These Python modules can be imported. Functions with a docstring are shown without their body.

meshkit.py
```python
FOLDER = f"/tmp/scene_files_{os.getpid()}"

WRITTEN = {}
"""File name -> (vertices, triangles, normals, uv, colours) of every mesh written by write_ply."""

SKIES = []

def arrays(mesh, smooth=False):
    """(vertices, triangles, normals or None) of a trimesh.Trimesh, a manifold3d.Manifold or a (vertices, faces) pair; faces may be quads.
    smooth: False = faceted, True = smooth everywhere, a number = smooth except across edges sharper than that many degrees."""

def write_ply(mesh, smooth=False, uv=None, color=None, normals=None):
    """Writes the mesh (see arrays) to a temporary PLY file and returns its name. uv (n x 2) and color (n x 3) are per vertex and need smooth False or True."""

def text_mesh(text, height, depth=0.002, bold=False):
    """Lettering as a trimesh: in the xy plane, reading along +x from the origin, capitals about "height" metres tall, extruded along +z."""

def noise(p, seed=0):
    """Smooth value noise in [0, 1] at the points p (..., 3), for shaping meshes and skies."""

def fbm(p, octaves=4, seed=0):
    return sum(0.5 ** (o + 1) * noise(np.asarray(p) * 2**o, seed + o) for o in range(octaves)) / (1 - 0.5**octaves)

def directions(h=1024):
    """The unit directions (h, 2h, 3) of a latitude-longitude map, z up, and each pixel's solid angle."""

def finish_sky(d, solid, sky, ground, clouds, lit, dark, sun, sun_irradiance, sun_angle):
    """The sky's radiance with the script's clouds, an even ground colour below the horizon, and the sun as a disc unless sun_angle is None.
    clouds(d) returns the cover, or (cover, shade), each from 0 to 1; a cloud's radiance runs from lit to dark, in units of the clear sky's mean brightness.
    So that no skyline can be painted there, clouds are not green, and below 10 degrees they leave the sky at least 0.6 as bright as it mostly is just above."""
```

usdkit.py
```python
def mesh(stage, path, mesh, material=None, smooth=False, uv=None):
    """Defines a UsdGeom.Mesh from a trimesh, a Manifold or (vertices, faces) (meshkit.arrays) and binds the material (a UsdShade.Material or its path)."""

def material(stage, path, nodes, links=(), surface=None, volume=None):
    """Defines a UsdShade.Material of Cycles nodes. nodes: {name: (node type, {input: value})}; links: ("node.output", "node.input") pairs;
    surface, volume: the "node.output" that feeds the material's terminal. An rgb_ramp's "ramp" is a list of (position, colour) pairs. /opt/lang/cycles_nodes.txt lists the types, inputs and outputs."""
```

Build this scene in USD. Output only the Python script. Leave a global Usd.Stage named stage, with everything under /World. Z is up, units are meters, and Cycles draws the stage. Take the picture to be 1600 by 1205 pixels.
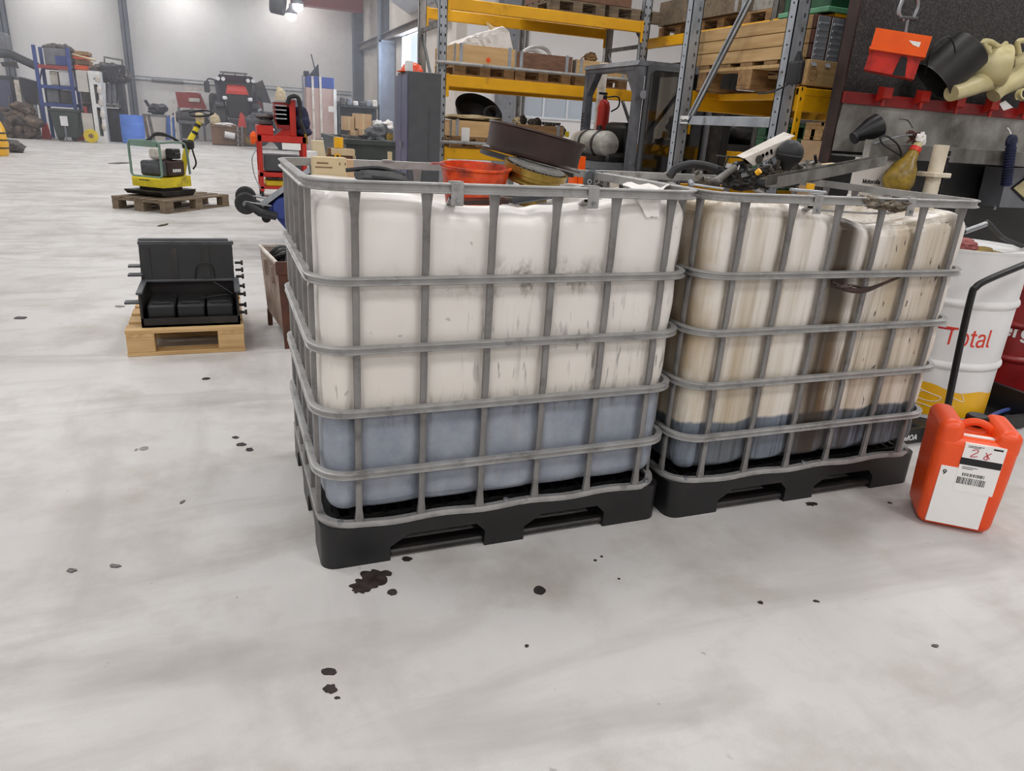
import math
import numpy as np
import trimesh
import manifold3d as m3
import usdkit
import meshkit
from shapely.geometry import Polygon
from pxr import Usd, UsdGeom, UsdLux, UsdShade, Gf, Sdf

stage = Usd.Stage.CreateInMemory()
UsdGeom.SetStageUpAxis(stage, 'Z')
UsdGeom.SetStageMetersPerUnit(stage, 1.0)
UsdGeom.Xform.Define(stage, '/World')
UsdGeom.Scope.Define(stage, '/World/Looks')
rng = np.random.default_rng(11)

# ------------------------------------------------------------------ camera
F_PX, YAW, PITCH, ROLL = 1112.58, 0.392253, -0.349412, 0.064105
CAM = np.array([-0.20358, -1.92059, 1.32353])


def cam_axes(yaw, pitch, roll):
    f = np.array([math.sin(yaw) * math.cos(pitch), math.cos(yaw) * math.cos(pitch), math.sin(pitch)])
    r = np.array([math.cos(yaw), -math.sin(yaw), 0.0])
    u = np.cross(r, f)
    return math.cos(roll) * r + math.sin(roll) * u, -math.sin(roll) * r + math.cos(roll) * u, f


RIGHT, UP, FWD = cam_axes(YAW, PITCH, ROLL)
cam = UsdGeom.Camera.Define(stage, '/World/camera')
cam.CreateHorizontalApertureAttr(36.0)
cam.CreateVerticalApertureAttr(36.0 * 1205 / 1600)
cam.CreateFocalLengthAttr(36.0 * F_PX / 1600)
cam.CreateClippingRangeAttr(Gf.Vec2f(0.05, 300))
cam.AddTransformOp().Set(Gf.Matrix4d(*RIGHT, 0, *UP, 0, *(-FWD), 0, *CAM, 1))
cam.CreateExposureAttr(-1.04)

# ------------------------------------------------------------------ light
LAMP_W = 1.0


def rect_light(name, x, y, z, sx, sy, power, color=(1.0, 0.98, 0.96), rot=(0, 0, 0)):
    l = UsdLux.RectLight.Define(stage, '/World/' + name)
    l.CreateWidthAttr(sx)
    l.CreateHeightAttr(sy)
    l.CreateIntensityAttr(power)
    l.CreateColorAttr(Gf.Vec3f(*color))
    l.AddTranslateOp().Set(Gf.Vec3d(x, y, z))
    l.AddRotateXYZOp().Set(Gf.Vec3f(*rot))
    return l


for i, y in enumerate((-9.5, -4.0, 2.0, 8.0, 14.0, 20.0, 26.0)):  # unseen ceiling lamps; the rearmost row is added to fill the front with light
    for j, x in enumerate((-16.0, -9.0, -2.5, 3.2)):
        rect_light('unseen_hall_lamp_%d%d_light' % (i, j), x, y, 6.55, 1.5, 1.5, LAMP_W * (46 if y < 0 else 34 if y < 10 else 42))
for i, (x, y) in enumerate(((8.5, 12.5), (8.5, 8.0), (8.0, 3.8), (8.0, -1.0), (8.5, -7.5), (12, 10), (12, 3))):      # unseen lamps added to brighten the side bay
    rect_light('added_bay_lamp_%d_light' % i, x, y, 6.55, 1.5, 1.5, 36)
for i, x in enumerate((-15, -10.0, -5.6, -1.2, 3.0)):            # downlights along the far wall: their cones show on it
    rect_light('wall_lamp_%d_light' % i, x, 31.7, 6.1, 0.5, 0.5, 165, (1, 0.99, 0.96))
day = rect_light('window_day_light', 6.45, 23.5, 3.4, 3.4, 3.0, 60, (0.80, 0.89, 1.0), (0, 90, 0))   # overcast daylight through the tall window
dome = UsdLux.DomeLight.Define(stage, '/World/sky_light')
dome.CreateIntensityAttr(0.9)
dome.CreateColorAttr(Gf.Vec3f(0.86, 0.93, 1.0))


# ------------------------------------------------------------------ pixel helpers: a photo pixel's ray cut with a real plane of the place
def ray(u, v):
    return ((u - 800) / F_PX) * RIGHT + ((602.5 - v) / F_PX) * UP + FWD


def px(u, v, x):
    d = ray(u, v)
    return CAM + d * (x - CAM[0]) / d[0]


def py(u, v, y):
    d = ray(u, v)
    return CAM + d * (y - CAM[1]) / d[1]


def pz(u, v, z=0.0):
    d = ray(u, v)
    return CAM + d * (z - CAM[2]) / d[2]


# ------------------------------------------------------------------ shapes
def cat(*ms):
    out = []
    for m in ms:
        out += list(m) if isinstance(m, (list, tuple)) else [m]
    return trimesh.util.concatenate(out)


def bb(x0, x1, y0, y1, z0, z1, bev=0.0):
    """Box between bounds, edges chamfered by bev."""
    if bev <= 0:
        m = trimesh.creation.box((x1 - x0, y1 - y0, z1 - z0))
        m.apply_translation(((x0 + x1) / 2, (y0 + y1) / 2, (z0 + z1) / 2))
        return m
    b = min(bev, (x1 - x0) / 2.2, (y1 - y0) / 2.2, (z1 - z0) / 2.2)
    pts = []
    for sx in (0, 1):
        for sy in (0, 1):
            for sz in (0, 1):
                c = np.array([(x0, x1)[sx], (y0, y1)[sy], (z0, z1)[sz]])
                s = np.array([1 - 2 * sx, 1 - 2 * sy, 1 - 2 * sz]) * b
                for k in range(3):
                    d = s.copy()
                    d[k] = 0
                    pts.append(c + d)
    return trimesh.convex.convex_hull(np.array(pts))


def cb(c, s, bev=0.0):
    return bb(c[0] - s[0] / 2, c[0] + s[0] / 2, c[1] - s[1] / 2, c[1] + s[1] / 2, c[2] - s[2] / 2, c[2] + s[2] / 2, bev)


def rbox(x0, x1, y0, y1, z0, z1, r, sub=1):
    s = trimesh.creation.icosphere(subdivisions=sub, radius=r).vertices
    pts = [s + (x, y, z) for x in (x0 + r, x1 - r) for y in (y0 + r, y1 - r) for z in (z0 + r, z1 - r)]
    return trimesh.convex.convex_hull(np.vstack(pts))


def hull(pts):
    return trimesh.convex.convex_hull(np.array(pts, float))


def basis(d):
    d = np.asarray(d, float) / np.linalg.norm(d)
    a = np.cross(d, (0, 0, 1.0) if abs(d[2]) < 0.9 else (1.0, 0, 0))
    a /= np.linalg.norm(a)
    return a, np.cross(d, a), d


def cyl(p, q, r, n=14, r2=None, bev=0.0):
    p, q = np.asarray(p, float), np.asarray(q, float)
    r2 = r if r2 is None else r2
    a, b, d = basis(q - p)
    L = np.linalg.norm(q - p)
    prof = [(r, 0), (r2, L)] if not bev else [(r - bev, 0), (r, bev), (r2, L - bev), (r2 - bev, L)]
    ang = np.arange(n) * 2 * math.pi / n
    ring = np.cos(ang)[:, None] * a + np.sin(ang)[:, None] * b
    v = [p + d * z + ring * rr for rr, z in prof]
    k = len(prof)
    v = np.vstack(v + [p[None], q[None]])
    f = []
    for i in range(k - 1):
        for j in range(n):
            j2 = (j + 1) % n
            f += [[i * n + j, i * n + j2, (i + 1) * n + j2], [i * n + j, (i + 1) * n + j2, (i + 1) * n + j]]
    for j in range(n):
        j2 = (j + 1) % n
        f += [[k * n, j2, j], [k * n + 1, (k - 1) * n + j, (k - 1) * n + j2]]
    return trimesh.Trimesh(v, f, process=False)


def spline(pts, n=8):
    """Catmull-Rom through the points."""
    p = np.asarray(pts, float)
    p = np.vstack([2 * p[0] - p[1], p, 2 * p[-1] - p[-2]])
    out = []
    for i in range(1, len(p) - 2):
        for t in np.linspace(0, 1, n, endpoint=False):
            a, b, c, d = p[i - 1], p[i], p[i + 1], p[i + 2]
            out.append(0.5 * (2 * b + (c - a) * t + (2 * a - 5 * b + 4 * c - d) * t * t + (3 * b - a - 3 * c + d) * t ** 3))
    out.append(p[-2])
    return np.array(out)


def tube(pts, r, n=8, smooth=0, closed=False):
    p = spline(pts, smooth) if smooth else np.asarray(pts, float)
    k = len(p)
    r = np.interp(np.linspace(0, 1, k), np.linspace(0, 1, len(r)), r) if np.ndim(r) else np.full(k, float(r))
    t = np.gradient(p, axis=0)
    if closed:
        t = np.roll(p, -1, 0) - np.roll(p, 1, 0)
    t /= np.linalg.norm(t, axis=1, keepdims=True) + 1e-12
    a, b, _ = basis(t[0])
    v = []
    ang = np.arange(n) * 2 * math.pi / n
    for i in range(k):
        a = a - t[i] * np.dot(a, t[i])
        a /= np.linalg.norm(a) + 1e-12
        b = np.cross(t[i], a)
        v.append(p[i] + r[i] * (np.cos(ang)[:, None] * a + np.sin(ang)[:, None] * b))
    v = np.vstack(v + ([] if closed else [p[:1], p[-1:]]))
    f = []
    for i in range(k if closed else k - 1):
        i2 = (i + 1) % k
        for j in range(n):
            j2 = (j + 1) % n
            f += [[i * n + j, i * n + j2, i2 * n + j2], [i * n + j, i2 * n + j2, i2 * n + j]]
    if not closed:
        for j in range(n):
            j2 = (j + 1) % n
            f += [[k * n, j2, j], [k * n + 1, (k - 1) * n + j, (k - 1) * n + j2]]
    return trimesh.Trimesh(v, f, process=False)


def lathe(prof, n=32, c=(0, 0, 0), axis=(0, 0, 1), closed=False):
    """Revolves (radius, height) points about axis through c. Give a closed outline for a thing with wall thickness."""
    prof = list(prof) + ([prof[0]] if closed else [])
    a, b, d = basis(axis)
    ang = np.arange(n) * 2 * math.pi / n
    ring = np.cos(ang)[:, None] * a + np.sin(ang)[:, None] * b
    v = np.vstack([np.asarray(c) + d * z + ring * max(rr, 1e-5) for rr, z in prof])
    f = []
    for i in range(len(prof) - 1):
        for j in range(n):
            j2 = (j + 1) % n
            f += [[i * n + j, i * n + j2, (i + 1) * n + j2], [i * n + j, (i + 1) * n + j2, (i + 1) * n + j]]
    m = trimesh.Trimesh(v, f, process=False)
    return m


def ring(c, axis, ro, ri, h, n=32):
    return lathe([(ri, 0), (ro, 0), (ro, h), (ri, h)], n, c, axis, closed=True)


def prism(poly, axis, a0, a1):
    """Extrudes a 2D outline along an axis: 'x' takes (y, z), 'y' takes (x, z), 'z' takes (x, y)."""
    pg = poly if isinstance(poly, Polygon) else Polygon(poly)
    m = trimesh.creation.extrude_polygon(pg, a1 - a0, engine='earcut')
    v = m.vertices.copy()
    if axis == 'z':
        m.vertices = v + (0, 0, a0)
    elif axis == 'x':
        m.vertices = np.stack([v[:, 2] + a0, v[:, 0], v[:, 1]], 1)
    else:
        m.vertices = np.stack([v[:, 0], v[:, 2] + a0, v[:, 1]], 1)
        m.invert()
    return m


def rrect(x0, x1, y0, y1, r, n=6):
    pts = []
    for cx, cy, a0 in ((x1 - r, y0 + r, -90), (x1 - r, y1 - r, 0), (x0 + r, y1 - r, 90), (x0 + r, y0 + r, 180)):
        for k in range(n + 1):
            a = math.radians(a0 + 90 * k / n)
            pts.append((cx + r * math.cos(a), cy + r * math.sin(a)))
    return np.array(pts)


def sweep_ring(path, z, prof):
    """Sweeps a closed (out, up) outline around a closed plan path (anticlockwise)."""
    p = np.asarray(path)
    t = np.roll(p, -1, 0) - np.roll(p, 1, 0)
    t /= np.linalg.norm(t, axis=1, keepdims=True)
    nrm = np.stack([t[:, 1], -t[:, 0]], 1)
    k, m = len(p), len(prof)
    z = np.broadcast_to(z, (k,))
    v = np.zeros((k, m, 3))
    for j, (o, h) in enumerate(prof):
        v[:, j, :2] = p + nrm * o
        v[:, j, 2] = z + h
    f = []
    for i in range(k):
        i2 = (i + 1) % k
        for j in range(m):
            j2 = (j + 1) % m
            f += [[i * m + j, i2 * m + j, i2 * m + j2], [i * m + j, i2 * m + j2, i * m + j2]]
    me = trimesh.Trimesh(v.reshape(-1, 3), f, process=False)
    return me


def densify(path, step):
    out = []
    p = np.asarray(path)
    for a, b in zip(p, np.roll(p, -1, 0)):
        n = max(1, int(np.linalg.norm(b - a) / step))
        out += [a + (b - a) * i / n for i in range(n)]
    return np.array(out)


def move(m, loc=(0, 0, 0), rot=(0, 0, 0), scale=None):
    m = m.copy()
    if scale is not None:
        m.vertices = m.vertices * np.asarray(scale)
    R = trimesh.transformations.euler_matrix(*np.radians(rot), 'sxyz')
    R[:3, 3] = loc
    m.apply_transform(R)
    return m


def text(s, height, origin, right, up, depth=0.0015, bold=False):
    m = meshkit.text_mesh(s, height, depth, bold)
    r = np.asarray(right, float) / np.linalg.norm(right)
    n = np.cross(r, up)
    n /= np.linalg.norm(n)
    u = np.cross(n, r)
    v = m.vertices
    m.vertices = np.asarray(origin) + v[:, :1] * r + v[:, 1:2] * u + v[:, 2:3] * n
    return m


def blob(c, s, seed=0, amp=0.25, sub=3, freq=2.0):
    m = trimesh.creation.icosphere(subdivisions=sub, radius=1.0)
    d = meshkit.fbm(m.vertices * freq + 50 + seed * 7.3, 3, seed) - 0.5
    m.vertices = m.vertices * (1 + 2 * amp * d)[:, None] * np.asarray(s) + np.asarray(c)
    return m


def to_mf(m):
    return m3.Manifold(m3.Mesh(np.asarray(m.vertices, np.float32), np.asarray(m.faces, np.uint32)))


def diff(a, *bs):
    A = to_mf(a)
    for b in bs:
        A = A - to_mf(b)
    q = A.to_mesh()
    return trimesh.Trimesh(q.vert_properties[:, :3], q.tri_verts, process=False)


def refine(m, step):
    A = to_mf(m).refine_to_length(step)
    q = A.to_mesh()
    return trimesh.Trimesh(q.vert_properties[:, :3], q.tri_verts, process=False)


# ------------------------------------------------------------------ things, parts and their names
BASE = {}
USED = {}


def numbered(parent, name):
    k = (parent, name)
    n = USED.get(k, 0)
    USED[k] = n + 1
    return name if n == 0 else '%s_%03d' % (name, n)


def tag(prim, label=None, category=None, group=None, kind=None):
    for k, v in (('label', label), ('category', category), ('group', group), ('kind', kind)):
        if v:
            prim.SetCustomDataByKey(k, v)
    return prim


def thing(name, label, category, loc=(0, 0, 0), rz=0.0, group=None, kind=None):
    path = '/World/' + numbered('/World', name)
    x = UsdGeom.Xform.Define(stage, path)
    x.AddTranslateOp().Set(Gf.Vec3d(*map(float, loc)))
    x.AddRotateZOp().Set(float(rz))
    tag(x.GetPrim(), label, category, group, kind)
    M = trimesh.transformations.rotation_matrix(math.radians(rz), (0, 0, 1))
    M[:3, 3] = loc
    BASE[path] = np.linalg.inv(M)
    return path


def part(parent, name, mesh, mat, label=None, kind=None, smooth=35, world=True):
    """One mesh as a part of a thing, or of a part. world: the mesh is given in the place's coordinates."""
    path = parent + '/' + numbered(parent, name)
    m = mesh.copy()
    root = '/'.join(parent.split('/')[:3])
    if world and root in BASE:
        m.apply_transform(BASE[root])
    p = usdkit.mesh(stage, path, m, mat, smooth=smooth)
    tag(p.GetPrim(), label, None, None, kind)
    return path


def solo(name, mesh, mat, label, category, group=None, kind=None, smooth=35, base=None):
    """A thing that is one mesh, its prim standing at its base."""
    path = '/World/' + numbered('/World', name)
    b = mesh.bounds
    o = np.array([(b[0, 0] + b[1, 0]) / 2, (b[0, 1] + b[1, 1]) / 2, b[0, 2]]) if base is None else np.asarray(base)
    m = mesh.copy()
    m.apply_translation(-o)
    p = usdkit.mesh(stage, path, m, mat, smooth=smooth)
    UsdGeom.Xformable(p).AddTranslateOp().Set(Gf.Vec3d(*map(float, o)))
    tag(p.GetPrim(), label, category, group, kind)
    return path


def struct(name, mesh, mat, parent=None, smooth=35, label=None):
    par = parent or '/World'
    path = par + '/' + numbered(par, name)
    p = usdkit.mesh(stage, path, mesh, mat, smooth=smooth)
    tag(p.GetPrim(), label, None, None, 'structure' if parent is None else None)
    return path


def dup(src, loc, rz=0.0, label=None, category=None, group=None, tilt=(0, 0)):
    sp = stage.GetPrimAtPath(src)
    was = sp.GetCustomData()
    name = src.rsplit('/', 1)[1]
    if name[-4:-3] == '_' and name[-3:].isdigit():
        name = name[:-4]
    path = '/World/' + numbered('/World', name)
    x = UsdGeom.Xform.Define(stage, path)
    pr = x.GetPrim()
    pr.GetReferences().AddInternalReference(src)
    x.ClearXformOpOrder()
    x.AddTranslateOp(opSuffix='at').Set(Gf.Vec3d(*map(float, loc)))
    x.AddRotateXYZOp(opSuffix='turn').Set(Gf.Vec3f(float(tilt[0]), float(tilt[1]), float(rz)))
    pr.SetInstanceable(True)
    tag(pr, label or was.get('label'), category or was.get('category'), group or was.get('group'))
    return path


# ------------------------------------------------------------------ materials
class G:
    """A small writer of Cycles node graphs."""

    def __init__(self):
        self.nodes, self.links = {}, []

    def n(self, kind, out, **inp):
        name = 'n%d' % len(self.nodes)
        vals = {}
        for k, v in inp.items():
            if isinstance(v, str) and '.' in v:
                self.links.append((v, name + '.' + k))
            else:
                vals[k] = v
        self.nodes[name] = (kind, vals)
        return name + '.' + out

    def obj(self):
        return self.n('texture_coordinate', 'object')

    def world(self):
        return self.n('geometry', 'position')

    def scale(self, vec, s, loc=(0, 0, 0)):
        return self.n('mapping', 'vector', vector=vec, scale=s, location=loc, mapping_type='point')

    def noise(self, vec, scale=1.0, detail=3.0, rough=0.5, dist=0.0):
        return self.n('noise_texture', 'fac', vector=vec, scale=scale, detail=detail, roughness=rough, distortion=dist)

    def math(self, t, a, b=0.0, c=0.0):
        return self.n('math', 'value', math_type=t, value1=a, value2=b, value3=c)

    def mp(self, v, a, b, c=0.0, d=1.0):
        return self.n('map_range', 'result', value=v, from_min=a, from_max=b, to_min=c, to_max=d, clamp=True)

    def mul(self, a, b):
        return self.math('multiply', a, b)

    def mix(self, fac, a, b):
        return self.n('mix_color', 'result', fac=fac, a=a, b=b)

    def xyz(self, v):
        s = self.n('separate_xyz', 'x', vector=v)
        b = s.split('.')[0]
        return b + '.x', b + '.y', b + '.z'

    def bsdf(self, **k):
        return self.n('principled_bsdf', 'BSDF', **k)

    def bump(self, h, strength=0.3, dist=0.01):
        return self.n('bump', 'normal', height=h, strength=strength, distance=dist)

    def done(self, name, surf):
        return usdkit.material(stage, '/World/Looks/' + name, self.nodes, self.links, surface=surf)


def srgb(*c):
    c = np.array(c, float) / 255
    return tuple(np.where(c <= 0.04045, c / 12.92, ((c + 0.055) / 1.055) ** 2.4))


def mat(name, c, c2=None, scale=6.0, rough=0.5, metal=0.0, stretch=(1, 1, 1), lo=0.35, hi=0.65, dirt=None, dirt_amt=0.5, bump=0.0, bscale=60.0, spec=0.5, detail=4.0, **kw):
    """Principled material of two tones mottled by noise, an optional dirt colour in patches and fine relief."""
    g = G()
    co = g.obj()
    col = c
    if c2 is not None:
        col = g.mix(g.mp(g.noise(g.scale(co, stretch), scale, detail), lo, hi), c, c2)
    if dirt is not None:
        m = g.mp(g.noise(g.scale(co, (1, 1, 1), (3.1, 5.7, 1.3)), scale * 0.7, 6.0, 0.65), 0.62 - 0.25 * dirt_amt, 0.75)
        col = g.mix(m, col, dirt)
    k = dict(base_color=col, roughness=rough, metallic=metal, specular_ior_level=spec, **kw)
    if bump:
        k['normal'] = g.bump(g.noise(co, bscale, 3.0), bump, 0.004)
    return g.done(name, g.bsdf(**k))


M = {}
M['wall'] = mat('wall_paint', srgb(226, 224, 224), srgb(214, 211, 209), 0.5, 0.75, lo=0.3, hi=0.7)
M['wall_beige'] = mat('wall_beige', srgb(205, 197, 188), srgb(190, 182, 174), 0.7, 0.75)
M['ceiling'] = mat('ceiling_sheet', srgb(120, 122, 130), srgb(105, 108, 116), 0.5, 0.7)
M['column'] = mat('column_paint', srgb(104, 109, 120), srgb(92, 96, 106), 2, 0.55)
M['column_blue'] = mat('column_blue_paint', srgb(165, 176, 194), srgb(150, 160, 180), 2, 0.5)
M['lintel'] = mat('lintel_steel', srgb(132, 120, 112), srgb(108, 98, 92), 3, 0.6)
M['white_frame'] = mat('white_frame', srgb(214, 218, 224), None, rough=0.4)
M['red_crane'] = mat('crane_red', srgb(165, 42, 36), srgb(140, 36, 32), 2, 0.5)
M['galv_bar'] = mat('galvanised_bar', srgb(136, 134, 133), srgb(116, 114, 113), 14, 0.42, 0.3, stretch=(1, 1, 0.4), dirt=srgb(84, 80, 76), dirt_amt=0.3)
M['galv'] = mat('galvanised', srgb(168, 167, 166), srgb(148, 147, 146), 14, 0.42, 0.25, stretch=(1, 1, 0.4), dirt=srgb(92, 88, 82), dirt_amt=0.25)
M['galv_light'] = mat('galvanised_light', srgb(176, 181, 188), srgb(150, 155, 162), 9, 0.4, 0.4, stretch=(1, 1, 0.3), dirt=srgb(120, 118, 116), dirt_amt=0.25)
M['galv_dark'] = mat('galvanised_dirty', srgb(128, 127, 124), srgb(98, 95, 90), 10, 0.5, 0.45, stretch=(1, 1, 0.4), dirt=srgb(60, 54, 46), dirt_amt=0.5)
M['pallet_black'] = mat('black_polyethylene', srgb(19, 19, 20), srgb(27, 27, 28), 7, 0.42, dirt=srgb(42, 38, 35), dirt_amt=0.3, bump=0.08)
M['black'] = mat('black_plastic', srgb(17, 17, 18), srgb(25, 25, 27), 8, 0.42)
M['bag_black'] = mat('bag_black', srgb(10, 10, 11), srgb(15, 15, 16), 9, 0.6, spec=0.2)
M['rubber'] = mat('black_rubber', srgb(23, 23, 25), srgb(34, 34, 37), 12, 0.55)
M['black_steel'] = mat('black_steel', srgb(28, 26, 26), srgb(42, 39, 38), 6, 0.5, 0.2, dirt=srgb(66, 60, 54), dirt_amt=0.35)
M['dark_grey'] = mat('dark_grey_paint', srgb(74, 76, 80), srgb(62, 64, 68), 5, 0.5, dirt=srgb(46, 44, 42), dirt_amt=0.2)
M['fork_grey'] = mat('forklift_grey', srgb(98, 101, 108), srgb(78, 80, 86), 6, 0.42, dirt=srgb(58, 56, 54), dirt_amt=0.35)
M['mid_grey'] = mat('mid_grey_paint', srgb(122, 124, 130), srgb(108, 110, 116), 5, 0.5)
M['cab_grey'] = mat('cabinet_grey', srgb(78, 80, 84), srgb(71, 73, 77), 8, 0.5)
M['cab_blue'] = mat('cabinet_blue_grey', srgb(92, 94, 120), srgb(84, 86, 110), 6, 0.4)
M['wood'] = mat('pine_new', srgb(206, 172, 122), srgb(186, 150, 100), 3, 0.7, stretch=(1, 12, 12), detail=6, bump=0.1)
M['wood_y'] = mat('pine_new_cross', srgb(206, 172, 122), srgb(184, 148, 98), 3, 0.7, stretch=(12, 1, 12), detail=6, bump=0.1)
M['wood_dirty'] = mat('pine_dirty', srgb(168, 132, 88), srgb(132, 100, 66), 4, 0.75, stretch=(1, 6, 6), dirt=srgb(96, 74, 52), dirt_amt=0.5)
M['wood_old'] = mat('pine_grey', srgb(128, 112, 92), srgb(104, 90, 74), 5, 0.8, stretch=(1, 6, 6), dirt=srgb(76, 66, 54), dirt_amt=0.4)
M['ply'] = mat('plywood', srgb(214, 178, 128), srgb(200, 162, 112), 2.5, 0.65, stretch=(1, 1, 6), detail=6)
M['ply_brown'] = mat('plywood_brown', srgb(128, 92, 70), srgb(106, 76, 58), 4, 0.7, stretch=(2, 1, 6))
M['ply_pink'] = mat('plywood_pink', srgb(186, 160, 152), srgb(172, 146, 140), 2, 0.7)
M['card'] = mat('cardboard', srgb(196, 166, 132), srgb(184, 154, 120), 3, 0.8)
M['card_pale'] = mat('cardboard_pale', srgb(205, 186, 150), srgb(195, 176, 140), 4, 0.8)
M['yellow'] = mat('rack_yellow', srgb(240, 178, 10), srgb(228, 164, 8), 3, 0.45, dirt=srgb(170, 112, 14), dirt_amt=0.15)
M['yellow_mach'] = mat('machine_yellow', srgb(224, 204, 34), srgb(206, 184, 28), 8, 0.5, dirt=srgb(120, 104, 40), dirt_amt=0.35)
M['orange'] = mat('orange_plastic', srgb(238, 84, 28), srgb(226, 72, 22), 4, 0.38)
M['orange_oily'] = mat('orange_plastic_oily', srgb(236, 88, 30), srgb(212, 62, 24), 18, 0.3, dirt=srgb(70, 28, 20), dirt_amt=0.72)
M['orange_bright'] = mat('orange_bright', srgb(244, 98, 16), srgb(236, 84, 14), 5, 0.4)
M['red_oily'] = mat('red_plastic_oily', srgb(200, 48, 36), srgb(170, 36, 30), 12, 0.3, dirt=srgb(48, 24, 20), dirt_amt=0.6)
M['red'] = mat('red_paint', srgb(196, 44, 30), srgb(178, 38, 28), 5, 0.42)
M['red_dark'] = mat('red_dark_paint', srgb(150, 28, 26), srgb(120, 22, 22), 5, 0.35)
M['red_dull'] = mat('red_dull', srgb(170, 66, 62), srgb(150, 58, 56), 5, 0.5)
M['blue'] = mat('blue_plastic', srgb(44, 62, 132), srgb(38, 54, 118), 5, 0.4)
M['blue_barrel'] = mat('blue_barrel', srgb(96, 140, 226), srgb(84, 126, 214), 3, 0.35)
M['blue_rack'] = mat('rack_blue', srgb(64, 84, 150), srgb(56, 72, 134), 4, 0.5)
M['navy_tub'] = mat('navy_black_plastic', srgb(22, 24, 34), srgb(16, 18, 26), 6, 0.4)
M['navy'] = mat('navy_cloth', srgb(34, 40, 74), srgb(26, 30, 56), 12, 0.8)
M['white'] = mat('white_paint', srgb(232, 232, 232), srgb(222, 222, 222), 5, 0.35)
M['white_dirty'] = mat('white_dirty', srgb(214, 208, 200), srgb(196, 188, 178), 8, 0.5, dirt=srgb(140, 126, 106), dirt_amt=0.4)
M['white_cloth'] = mat('white_cloth', srgb(238, 235, 232), srgb(226, 221, 217), 12, 0.85)
M['cream'] = mat('cream_plastic', srgb(206, 196, 150), srgb(190, 178, 128), 7, 0.4, dirt=srgb(140, 126, 80), dirt_amt=0.4)
M['cream_pipe'] = mat('cream_pipe', srgb(222, 212, 192), srgb(204, 192, 170), 9, 0.45, dirt=srgb(140, 126, 104), dirt_amt=0.3)
M['beige_paint'] = mat('beige_paint', srgb(202, 196, 190), srgb(192, 186, 180), 4, 0.6)
M['paper'] = mat('paper', srgb(236, 234, 232), None, rough=0.7)
M['ink'] = mat('ink', srgb(22, 22, 24), None, rough=0.6)
M['ink_red'] = mat('ink_red', srgb(186, 32, 44), None, rough=0.6)
M['ink_orange'] = mat('ink_orange', srgb(216, 62, 36), srgb(206, 44, 40), 2, 0.4)
M['ink_white'] = mat('ink_white', srgb(226, 226, 226), None, rough=0.5)
M['drum_yellow'] = mat('drum_yellow', srgb(240, 184, 20), srgb(232, 172, 16), 5, 0.35)
M['brass'] = mat('brass_oily', srgb(176, 150, 74), srgb(146, 120, 56), 12, 0.3, 0.7, dirt=srgb(70, 56, 26), dirt_amt=0.4)
M['rust'] = mat('rusty_brown', srgb(66, 47, 42), srgb(46, 34, 31), 8, 0.42, 0.3, dirt=srgb(30, 24, 22), dirt_amt=0.4)
M['rust_box'] = mat('rusty_box', srgb(176, 160, 148), srgb(140, 116, 102), 7, 0.6, 0.1, dirt=srgb(84, 54, 42), dirt_amt=0.5)
M['rust_red'] = mat('rust_red', srgb(104, 62, 46), srgb(72, 46, 38), 9, 0.6, 0.1, dirt=srgb(46, 32, 28), dirt_amt=0.5)
M['grey_pale'] = mat('pale_grey_steel', srgb(170, 168, 160), srgb(150, 148, 142), 6, 0.5, 0.2, dirt=srgb(84, 78, 66), dirt_amt=0.4)
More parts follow.
